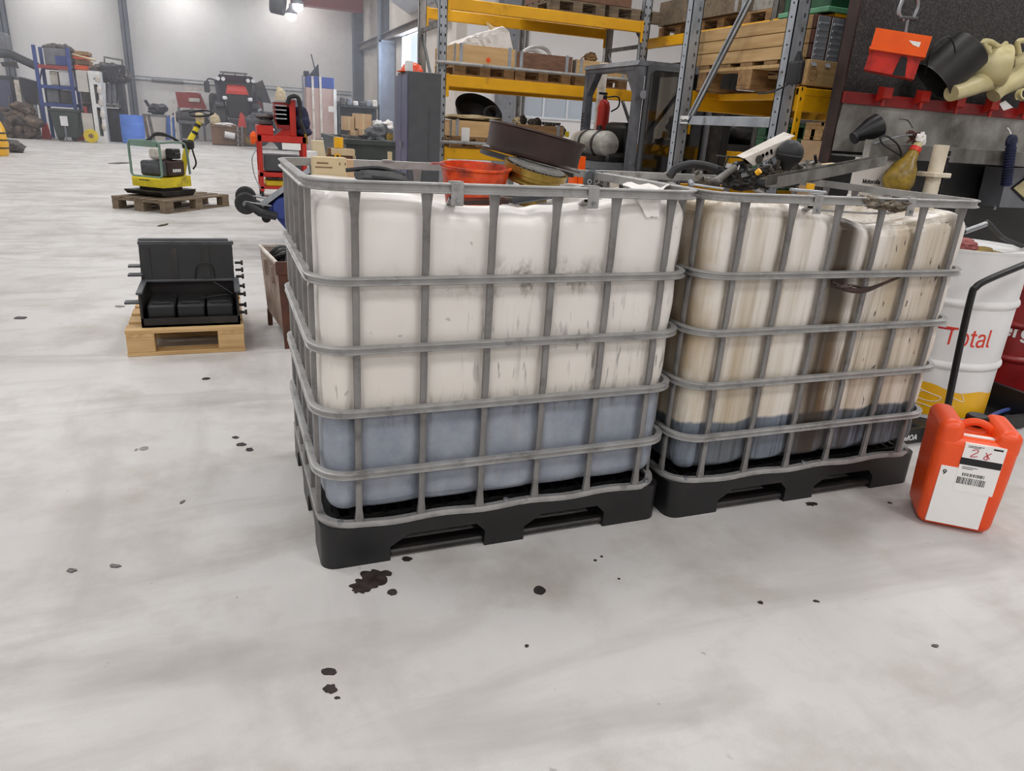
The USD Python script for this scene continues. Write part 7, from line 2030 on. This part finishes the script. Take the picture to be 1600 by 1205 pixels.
# ---- engine heap and pink panel crate
ey = 26.3
er2 = np.random.default_rng(9)
t = thing('engine_block', 'dark engine block and axles behind the red tool cart', 'engine', (X(452, ey, 190), ey, 0))
part(t, 'block', cat(*[blob((X(u, ey, 190), ey, z), (sx, .5, sz), 300 + k, .35, 3, 2.2) for k, (u, z, sx, sz) in enumerate(((405, .7, .45, .55), (462, .95, .6, .75), (440, .6, .5, .6)))]), M['tractor_dark'])
for k in range(26):
    p_ = np.array([X(398 + 82 * er2.random(), ey - .5, 190), ey - .55, .25 + 1.1 * er2.random()])
    part(t, 'fitting', cyl(p_, p_ + (er2.random(3) - .5) * (.2, .1, .2) + (0, -.05, 0), .03 + .03 * er2.random(), 8), M['steel' if k % 3 == 0 else 'dark_grey'])
solo('yellow_can', cyl((X(475, ey - .7, 190), ey - .7, Z(196, ey - .7, 475)), (X(476, ey - .7, 190), ey - .72, Z(186, ey - .7, 475)), .09, 14), M['fan_yellow'], 'small yellow can hanging among the engine parts behind the cart', 'can')
c = py(438, 150, ey - .3)
solo('leather_apron', cat(blob(c, (.17, .12, .27), 310, .4), cyl(c + (-.08, 0, .2), c + (-.1, 0, .32), .03, 8)), M['card_pale'], 'beige apron hung above the red tool cart', 'apron')
PY = 24.4
a = far_box('', '', '', 479, 526, 138, 218, PY, 1, None, floor=True)
t = thing('panel_crate', 'tall pinkish panelled crate with white battens and blue top, near the corner', 'crate', ((a[0] + a[1]) / 2, PY + .4, 0))
part(t, 'panel', bb(a[0], a[1], PY, PY + .75, .04, a[5], .01), M['ply_pink'])
for u, w_ in ((490, .07), (502, .07), (524, .10)):
    part(t, 'batten', bb(X(u, PY, 180) - w_ / 2, X(u, PY, 180) + w_ / 2, PY - .03, PY + .0, .04, a[5] + (.35 if u < 520 else .0)), M['white_dirty' if u < 520 else 'white'])
part(t, 'base', bb(a[0] - .03, a[1] + .03, PY - .03, PY + .8, 0, .04), M['wood_dirty'])
zb4 = Z(120, PY, 500)
part(t, 'blue_top', bb(a[0] + .05, a[1] - .06, PY + .0, PY + .7, a[5] + .002, zb4, .01), M['blue_rack'])
part(t, 'edge_post', bb(X(472, PY, 130), X(475, PY, 130), PY, PY + .06, 0, zb4, .004), M['mid_grey'])
part(t, 'paper_label', bb(X(513, PY, 170), X(522, PY, 170), PY - .006, PY, Z(175, PY, 517), Z(166, PY, 517)), M['paper'])
c = py(492, 112, PY + .3)
t = thing('scarifier', 'black machine with a thin upright handle on top of the pink crate', 'machine', (c[0], PY + .3, zb4))
part(t, 'body', hull([(c[0] - .22, PY + .15, zb4 + .002), (c[0] + .12, PY + .15, zb4 + .002), (c[0] + .1, PY + .15, zb4 + .40), (c[0] - .0, PY + .15, zb4 + .26), (c[0] - .22, PY + .5, zb4 + .002), (c[0] + .12, PY + .5, zb4 + .002), (c[0] + .1, PY + .5, zb4 + .34)]), M['tractor_dark'])
part(t, 'side_wing', bb(c[0] - .36, c[0] - .2, PY + .15, PY + .5, zb4 + .002, zb4 + .16, .02), M['tractor_dark'])
part(t, 'handle', cyl((c[0] + .0, PY + .3, zb4 + .25), (c[0] - .10, PY + .3, zb4 + .68), .02, 8), M['tractor_dark'])
t = thing('hand_truck', 'grey hand truck with a black wheel leaning on the pink crate', 'hand truck', (X(502, PY - .4, 210), PY - .4, 0))
w_ = part(t, 'wheel', lathe([(.07, -.05), (.17, -.05), (.20, -.02), (.20, .02), (.17, .05), (.07, .05)], 20, (X(503, PY - .4, 212), PY - .4, .20), (0, 1, 0), closed=True), M['rubber'])
part(w_, 'hub', cyl((X(503, PY - .4, 212), PY - .46, .2), (X(503, PY - .4, 212), PY - .34, .2), .08, 12), M['mid_grey'])
part(t, 'frame', tube([(X(495, PY - .4, 212), PY - .4, .02), (X(494, PY - .4, 212), PY - .3, .5), (X(508, PY - .4, 212), PY - .3, .5), (X(511, PY - .4, 212), PY - .4, .02)], .03, 8), M['mid_grey'])
solo('wooden_beam', bb(X(488, 22.5, 222), X(523, 22.5, 222), 22.5, 22.9, .0, Z(220, 22.5, 505), .02), M['card_pale'], 'pale timber sill lying on the floor before the pink crate', 'beam')
solo('white_bucket', lathe([(.001, 0), (.15, 0), (.19, .36), (.20, .38), (.17, .38), (.001, .34)], 20, (X(484, 18.2, 228), 18.2, 0)), M['white'], 'white bucket on the floor right of the red tool cart', 'bucket')
# ---- corner clutter
CY = 23.4
t = thing('parts_shelf', 'dark grey parts shelf crowded with fittings in the far right corner', 'shelf', (X(560, CY + .8, 180), CY + 1, 0))
x0, x1 = X(529, CY + .8, 175), min(X(593, CY + .8, 175), XR - .75)
z1 = Z(166, CY + .8, 560)
for zz_ in (.5, 1.0, z1):
    part(t, 'board', bb(x0, x1, CY + .8, CY + 1.3, zz_ - .04, zz_), M['dark_grey'])
part(t, 'back', bb(x0, x1, CY + 1.3, CY + 1.33, 0, z1 + .12), M['dark_grey'])
for x_ in (x0, x1 - .05):
    part(t, 'post', bb(x_, x_ + .05, CY + .8, CY + .85, 0, z1 + .1), M['dark_grey'])
for k in range(12):
    x_ = x0 + .08 + (x1 - x0 - .2) * (k % 6) / 5.5
    zz_ = (1.0, z1)[k // 6]
    h_ = .12 + .14 * er2.random()
    part(t, 'fitting', bb(x_, x_ + .16, CY + .85, CY + 1.1, zz_ + .001, zz_ + h_, .03), M[('clutter', 'mid_grey', 'white_dirty')[k % 3]])
for k, (u0, u1, v0, v1, yy, lab_) in enumerate(((537, 554, 182, 204, 16.0, 'left carton of the pair on the dark green skip'), (555, 581, 178, 202, 16.0, 'right carton of the pair on the dark green skip'), (561, 574, 201, 212, 15.8, 'small carton lying under the pair on the dark green skip'), (548, 560, 204, 216, 15.9, 'low carton at the left on the dark green skip'))):
    a = far_box('', '', '', u0, u1, v0, v1, yy, .5, None)
    t = thing('cardboard_box', lab_, 'box', ((a[0] + a[1]) / 2, yy + .2, a[4]))
    part(t, 'carton', bb(a[0], a[1] - .004, yy, yy + .4, a[4], a[5], .005), M['card'])
    part(t, 'tape', bb((a[0] + a[1]) / 2 - .02, (a[0] + a[1]) / 2 + .02, yy - .002, yy + .402, a[4] + .01, a[5] + .002), M['card_pale'])
a = far_box('', '', '', 541, 616, 219, 246, 13.8, 2.6, None)
sk0, sk1, skz = X(540, 13.0, 235), X(622, 13.0, 235), Z(220, 13.0, 570)
t = thing('waste_skip', 'big dark green plastic skip below the cartons, left of the grey locker', 'skip', ((sk0 + sk1) / 2, 14.2, 0))
so = hull([(sk0 + .1, 13.1, .0), (sk1 - .05, 13.1, .0), (sk0 + .1, 16.3, .0), (sk1 - .05, 16.3, .0), (sk0, 13.0, skz), (sk1, 13.0, skz), (sk0, 16.5, skz), (sk1, 16.5, skz)])
si = hull([(sk0 + .16, 13.16, .15), (sk1 - .11, 13.16, .15), (sk0 + .16, 16.24, .15), (sk1 - .11, 16.24, .15), (sk0 + .06, 13.06, skz + .05), (sk1 - .06, 13.06, skz + .05), (sk0 + .06, 16.44, skz + .05), (sk1 - .06, 16.44, skz + .05)])
part(t, 'body', diff(so, si), M['bin_green'])
part(t, 'rim', cat(bb(sk0 - .03, sk1 + .03, 12.95, 13.02, skz - .08, skz + .02, .01), bb(sk0 - .03, sk0 + .04, 13.0, 16.5, skz - .08, skz + .02, .01)), M['bin_green'])
part(t, 'fill', blob(((sk0 + sk1) / 2, 14.8, skz - .18), ((sk1 - sk0) * .42, 1.3, .14), 320, .3), M['clutter'])
part(t, 'marking', cat(*[bb(X(u, 12.93, 265), X(u + 4, 12.93, 265), 13.0, 13.03, Z(270, 12.93, u), Z(264, 12.93, u)) for u in (588, 593, 598)]), M['mid_grey'], kind='stuff')
t = thing('carton_support', 'grey plastic crates stacked in the skip under the cartons', 'crate', (X(560, 16, 215), 16.1, skz - .4))
part(t, 'crate', bb(X(538, 15.9, 215), X(584, 15.9, 215), 15.85, 16.4, .2, Z(212, 15.9, 560), .02), M['clutter'])
c = py(592, 212, 15.2)
t = thing('plastic_sack', 'dark grey sack with a yellow disc among the skip rubbish', 'sack', (c[0], 15.2, skz - .2))
part(t, 'sack', blob((c[0], 15.2, c[2] - .02), (.30, .3, .26), 330, .4), M['dark_grey'])
d_ = py(609, 214, 14.9)
part(t, 'disc', cyl(d_, d_ + (0, .05, 0), .085, 16), M['brass'])
part(t, 'crate', bb(X(587, 15.9, 215), X(614, 15.9, 215), 15.85, 16.4, .2, Z(203, 15.9, 600), .02), M['clutter'])
for k, (u, mm, lab_) in enumerate(((592, 'white', 'white crumpled sheet on the crate right of the cartons'), (606, 'white_cloth', 'white plastic film on the crate beside the grey locker'))):
    solo('plastic_film', blob((X(u, 16.1, 200), 16.1, Z(203, 15.9, u) + .09), (.12, .1, .12), 335 + k, .6), M[mm], lab_, 'film')
c = pz(529, 262)
by_ = 12.2
c = py(529, 223, by_)
t = thing('yellow_bucket', 'yellow-orange can standing on the timber stack before the skip', 'can', (c[0], by_, Z(231, by_, 529)))
part(t, 'body', cyl((c[0], by_, Z(231, by_, 529)), (c[0], by_, Z(216, by_, 529)), .085, 18), M['drum_yellow'])
part(t, 'lid', cyl((c[0], by_, Z(216, by_, 529)), (c[0], by_, Z(214.5, by_, 529)), .088, 18), M['yellow'])
tz0, tz1 = Z(262, by_, 530), Z(231.5, by_, 530)
tx0, tx1 = X(512, by_, 245), X(556, by_, 245)
t = thing('timber_stack', 'stack of rough brown planks on the floor behind the front left tank', 'timber', ((tx0 + tx1) / 2, by_ + .2, 0))
nl = 6
for k in range(nl):
    z0, z1 = tz1 * k / nl, tz1 * (k + 1) / nl - .006
    for j in range(3):
        part(t, 'plank', bb(tx0 + .03 * ((k + j) % 3), tx1 - .04 * ((k * 2 + j) % 3), by_ - .15 + .14 * j, by_ - .02 + .14 * j, z0, z1, .006), M[('wood_dirty', 'rust_red', 'card_pale')[(k + j) % 3]])
c = py(533, 245, by_ - .3)
solo('yellow_tape_roll', ring((c[0] - .05, by_ - .24, c[2]), (0, 1, 0), .055, .03, .05, 20), M['drum_yellow'], 'roll of yellow tape hung on the front of the timber stack', 'tape')
c = py(609, 248, 10.6)
solo('pale_board', bb(c[0] - .035, c[0] + .04, 10.6, 10.62, 0, Z(237, 10.6, 609)), M['card_pale'], 'narrow pale board standing upright against the grey locker', 'board')
# ---- grey tall locker
GY = 6.45
gx0, gx1 = X(638, GY, 200), X(688, GY, 200)
gz = Z(112.5, GY, 660)
gd = .55
t = thing('steel_locker', 'tall grey steel locker left of the yellow rack, an orange thing on top', 'locker', ((gx0 + gx1) / 2, GY + gd / 2, 0))
part(t, 'body', bb(gx0, gx1, GY, GY + gd, 0, gz, .006), M['cab_grey'])
for k in range(2):
    y0, y1 = GY + .02 + k * .30, GY + .30 + k * .30
    part(t, 'door', bb(gx0 - .012, gx0 + .002, y0, y1, .08, gz - .03, .003), M['cab_blue'])
part(t, 'handle', cyl((gx0 - .03, GY + .24, 1.0), (gx0 - .03, GY + .24, 1.08), .012, 8), M['steel'])
part(t, 'side_mark', bb(gx0 + (gx1 - gx0) * .62, gx0 + (gx1 - gx0) * .66, GY - .003, GY + .001, .9, Z(165, GY, 670), .001), M['dark_grey'])
c = py(641, 109, GY + .3)
t = thing('ear_defenders', 'orange safety helmet lying on top of the tall grey locker', 'helmet', (c[0], GY + .3, gz))
part(t, 'shell', lathe([(.13, 0), (.125, .03), (.10, .075), (.05, .10), (.001, .105)], 24, (c[0] + .02, GY + .3, gz + .004)), M['orange'])
part(t, 'brim', lathe([(.12, 0), (.17, 0), (.17, .008), (.12, .012)], 24, (c[0] + .02, GY + .3, gz + .002), closed=True), M['orange_bright'])
solo('white_carton', bb(gx0 + .0, gx0 + .07, GY + .1, GY + .2, gz + .002, gz + .11, .004), M['white'], 'small white carton at the left corner of the locker top', 'carton')

# ---- red tool cart
CYT = 10.4
x0, x1 = X(405, CYT, 260), X(480, CYT, 260)
zt_ = Z(212, CYT, 430)
t = thing('tool_cart', 'red tool cart with a tower of small bins, behind the front left tank', 'tool cart', ((x0 + x1) / 2, CYT + .3, 0))
for x_ in (x0, x1 - .06):
    for y_ in (CYT, CYT + .54):
        part(t, 'post', bb(x_, x_ + .06, y_, y_ + .06, .10, zt_, .006), M['red'])
        part(t, 'caster', cyl((x_ + .01, y_ + .03, .05), (x_ + .05, y_ + .03, .05), .05, 12), M['rubber'])
part(t, 'tray', bb(x0, x1, CYT, CYT + .6, zt_ - .10, zt_, .006), M['red'])
part(t, 'shelf', bb(x0, x1, CYT, CYT + .6, Z(272, CYT, 430) - .05, Z(272, CYT, 430) + .02, .006), M['red'])
part(t, 'bottom_shelf', bb(x0, x1, CYT, CYT + .6, .14, .18, .006), M['red'])
part(t, 'drawer', bb(x0 + .08, x1 - .08, CYT + .04, CYT + .56, Z(268, CYT, 430), Z(243, CYT, 430), .01), M['dark_grey'])
part(t, 'top_cover', bb(x0 + .0, X(427, CYT, 200), CYT + .02, CYT + .58, zt_, zt_ + .14, .01), M['red'])
tw0, tw1 = X(428, CYT + .2, 190), X(462, CYT + .2, 190)
zT = Z(156, CYT + .2, 448)
tk = part(t, 'bin_tower', cat(bb(tw1 - .10, tw1, CYT + .12, CYT + .5, zt_, zT, .008), hull([(tw0, CYT + .14, zt_), (tw1, CYT + .14, zt_), (tw1, CYT + .14, zt_ + .26), (tw0, CYT + .18, zt_), (tw1, CYT + .18, zt_), (tw1, CYT + .18, zt_ + .26)])), M['red'])
nb = 5
for k in range(nb):
    z0 = zt_ + .10 + (zT - zt_ - .22) * k / nb
    part(tk, 'bin', hull([(tw0 + .0, CYT + .12, z0 + .14), (tw1 - .1, CYT + .12, z0 + .14), (tw0 + .05, CYT + .12, z0), (tw1 - .1, CYT + .12, z0), (tw0 + .0, CYT + .5, z0 + .14), (tw1 - .1, CYT + .5, z0 + .14), (tw0 + .05, CYT + .5, z0), (tw1 - .1, CYT + .5, z0)]), M['red_dark'])
    part(tk, 'bin_edge', bb(tw0 + .02, tw1 - .14, CYT + .105, CYT + .118, z0 + .145, z0 + .165), M['galv_light'])
part(t, 'hose', tube([(tw1 - .12, CYT + .08, zT - .06), (tw1 - .08, CYT + .07, zT + .04), (tw1 + .05, CYT + .07, zT + .02), (tw1 + .06, CYT + .06, zT - .35), (tw1 + .05, CYT + .05, zt_ + .25), (tw1 + .12, CYT + .03, zt_ + .05)], .032, 10, 6), M['rubber'])
part(t, 'nozzle', cyl((tw1 + .12, CYT + .03, zt_ + .06), (tw1 + .14, CYT + .02, zt_ - .10), .022, 10), M['brass'])
solo('work_jacket', cat(blob((X(471, CYT + .3, 215), CYT + .35, zt_ + .20), (.15, .16, .24), 340, .35), blob((X(474, CYT + .3, 225), CYT + .3, zt_ + .07), (.14, .16, .08), 341, .3)), M['navy'], 'navy work jacket slumped on the red tool cart', 'jacket')
solo('tool_tray', cat(bb(X(404, CYT + .3, 195), X(426, CYT + .3, 195), CYT + .2, CYT + .5, zt_ + .143, zt_ + .22, .02), blob((X(414, CYT + .3, 195), CYT + .35, zt_ + .26), (.13, .12, .05), 342, .5)), M['clutter'], 'dark tool tray on the left of the red tool cart', 'tray')
solo('folded_paper', bb(X(441, CYT, 235), X(470, CYT, 235), CYT - .012, CYT - .004, zt_ - .20, zt_ - .102), M['paper'], 'white sheet hanging on the front of the red tool cart', 'paper')
t = thing('yellow_case', 'yellow tool case on the bottom of the red tool cart', 'case', (X(430, CYT, 290), CYT + .3, .18))
part(t, 'case', bb(x0 + .09, x1 - .25, CYT + .05, CYT + .5, .182, Z(283, CYT, 430), .015), M['fan_yellow'])
part(t, 'dark_top', bb(x0 + .10, x1 - .2, CYT + .08, CYT + .48, Z(283, CYT, 430) + .002, Z(277, CYT, 430), .015), M['engine'])
solo('orange_glove', blob((x0 - .06, CYT - .02, zt_ - .05), (.05, .05, .09), 345, .5), M['orange_bright'], 'orange glove hanging on the left post of the red tool cart', 'glove')
part_c = solo('cart_cable', tube([(x0 - .02, CYT - .02, .75), (x0 - .10, CYT - .03, .6), (x0 - .08, CYT - .03, .35), (x0 - .0, CYT - .03, .15)], .010, 6, 5), M['galv_light'], 'pale cable looping down the left side of the red tool cart', 'cable')

# ---- plate compactor on its pallet
ca, cb2, cc = pz(182, 325), pz(262, 338), pz(347, 320)
mid = (ca + cc) / 2
e1 = cb2 - ca
e2 = cc - cb2
th = math.atan2(e1[1], e1[0])
th2 = math.atan2(e2[1], e2[0]) - math.pi / 2
pang = (th + th2) / 2
PL1, PL2 = np.linalg.norm(e1), np.linalg.norm(e2)
ang = math.degrees(pang)
exv = np.array([math.cos(pang), math.sin(pang), 0])
eyv = np.array([-math.sin(pang), math.cos(pang), 0])
ctr = (mid + cb2 + (-exv * PL1 + eyv * PL2) / 2) / 2
pallet('wooden_pallet', 'weathered pallet with a yellowish edge carrying the plate compactor', 1.25, .84, (ctr[0], ctr[1], 0), ang + 90, ('wood_old', 'wood_old'), h=.16)
mpos = ctr - exv * .06 - eyv * .10
t = thing('plate_compactor', 'yellow plate compactor with sage roll frame on a weathered pallet', 'plate compactor', (mpos[0], mpos[1], .16), ang)
kw = dict(world=False)
_part = part
CS = .80


def part(par, name, mesh, m_, *a_, **k_):
    mm = mesh.copy()
    mm.apply_scale(CS)
    return _part(par, name, mm, m_, *a_, **k_)


# own frame: x along the near edge to the right, y away; machine's front faces -y... its long axis runs along y
zb = .005
part(t, 'base_plate', hull([(-.40, -.42, .10), (.32, -.42, .10), (-.40, -.36, .03), (.32, -.36, .03), (-.36, .0, .0), (.30, .0, .0), (-.36, .36, .0), (.30, .36, .0), (-.38, .42, .10), (.32, .42, .10), (-.36, .36, .03), (.30, .36, .03), (-.40, -.42, .085), (.32, -.42, .085)]), M['black_steel'], **kw)
part(t, 'exciter', rbox(-.22, .20, -.20, .25, .03, .16, .03), M['rust'], **kw)
hood = refine(hull([(-.33, -.30, .15), (.28, -.30, .15), (-.33, .36, .15), (.28, .36, .15), (-.33, -.30, .30), (.28, -.30, .30), (-.33, .36, .32), (.28, .36, .32), (-.30, -.32, .28), (.25, -.32, .28)]), .1)
part(t, 'yellow_hood', hood, M['yellow_mach'], **kw)
part(t, 'hood_lettering', cat(*[bb(-.16 + .05 * k, -.125 + .05 * k, -.323, -.318, .25, .265) for k in range(4)]), M['ink'], kind='stuff', **kw)
for sx in (-.24, .18):
    part(t, 'rubber_mount', cyl((sx, -.18, .06), (sx, -.18, .16), .05, 12), M['rubber'], **kw)
part(t, 'engine', cat(rbox(-.25, .22, -.20, .24, .31, .56, .05), rbox(-.20, .18, -.24, .1, .33, .52, .05)), M['dark_grey'], **kw)
part(t, 'engine_cover', rbox(.10, .27, -.12, .26, .32, .58, .04), M['rust'], **kw)
part(t, 'cover_lettering', cat(*[bb(.2695, .2725, -.04 + .04 * k, -.012 + .04 * k, .39, .44) for k in range(5)]), M['ink_white'], kind='stuff', **kw)
part(t, 'fuel_tank', rbox(-.14, .16, -.12, .20, .57, .76, .07, 2), M['white_dirty'], **kw)
part(t, 'air_filter', cat(bb(.16, .30, -.05, .15, .60, .76, .015), bb(.19, .33, -.02, .12, .66, .70, .01)), M['black'], **kw)
fr = rrect(-.34, .26, .31, .86, .06, 5)
part(t, 'roll_frame', tube([(x, -.28, z) for x, z in fr], .020, 10, 0, True), M['sage'], **kw)
part(t, 'roll_frame_top', cat(hull([(-.30, -.30, .78), (.22, -.30, .78), (-.30, -.30, .87), (.22, -.30, .87), (-.30, -.24, .78), (.22, -.24, .78), (-.30, -.24, .87), (.22, -.24, .87)])), M['sage'], **kw)
for sx in (-.32, .24):
    part(t, 'side_tube', tube([(sx, -.28, .85), (sx, .10, .86), (sx, .30, .84), (sx, .36, .76), (sx, .40, .34)], .018, 10, 4), M['sage'], **kw)
part(t, 'lifting_loop', tube([(-.10, -.1, .84), (-.06, .0, .97), (.02, .1, .98), (.10, .2, .93), (.16, .3, .86)], .020, 8, 5), M['rubber'], **kw)
part(t, 'drive_hose', tube([(-.16, -.1, .86), (-.12, .1, .95), (0, .3, .93), (.08, .36, .86)], .016, 8, 5), M['rubber'], **kw)
pole = [(.12, .36, .32), (.14, .44, .62), (.17, .52, .84), (.22, .66, 1.06), (.25, .74, 1.20)]
part(t, 'tow_bar', tube(pole, [.045, .05, .05, .045, .04], 10, 4), M['yellow_mach'], **kw)
part(t, 'bar_joint', rbox(.08, .26, .42, .58, .74, .90, .05), M['black_steel'], **kw)
part(t, 'bar_bands', cat(*[move(ring((0, 0, -.02), (0, 0, 1), .055, .04, .05, 14), (pole[3][0] + .01 * k, pole[3][1] + .03 * k, pole[3][2] + .06 * k), (-28, 12, 0)) for k in (-1, 1)]), M['black'], **kw, kind='stuff')
part(t, 'control_head', rbox(.18, .32, .70, .80, 1.16, 1.34, .04), M['card_pale'], **kw)
gr_ = [(.25 + .22 * math.cos(a_), .80 + .15 * math.sin(a_), 1.33 + .05 * math.sin(a_)) for a_ in np.linspace(0, 2 * math.pi, 26, endpoint=False)]
part(t, 'guide_handle', tube(gr_, .016, 8, 0, True), M['black'], **kw)
part(t, 'hanging_hose', tube([(.22, .50, .84), (.28, .48, .68), (.30, .50, .52), (.26, .46, .42)], .014, 8, 5), M['rubber'], **kw)

part = _part
# ---- yellow thing at the left edge
yl = pz(4, 243)
t = thing('yellow_drum', 'yellow drum with black straps cut by the left edge of the photo', 'drum', (yl[0] - .25, yl[1], 0))
hy_ = Z(182, yl[1], 2)
part(t, 'body', lathe([(.001, 0), (.36, 0), (.38, .03), (.40, hy_ * .3), (.37, hy_ * .7), (.30, hy_ * .92), (.22, hy_), (.001, hy_)], 28, (yl[0] - .25, yl[1], 0)), M['drum_yellow'])
for zz_, r_ in ((hy_ * .22, .402), (hy_ * .42, .396), (hy_ * .60, .385)):
    part(t, 'strap', ring((yl[0] - .25, yl[1], zz_), (.08, 0, 1), r_ + .004, r_ - .03, .03, 28), M['black'])
c = pz(22, 238)
solo('rag_heap', cat(blob((c[0], c[1], .14), (.22, .2, .15), 350, .45), blob((c[0] + .12, c[1] - .1, .09), (.12, .12, .1), 351, .4)), M['clutter'], 'grey rags on the floor beside the yellow drum', 'rags', kind='stuff')

# ---- welding haze that fills the far hall
hz = solo('haze', bb(-23.5, XR - .6, 11.5, YW - .6, .02, 6.4), M['haze'], 'thin bluish-white welding haze filling the far hall', 'haze', kind='stuff')
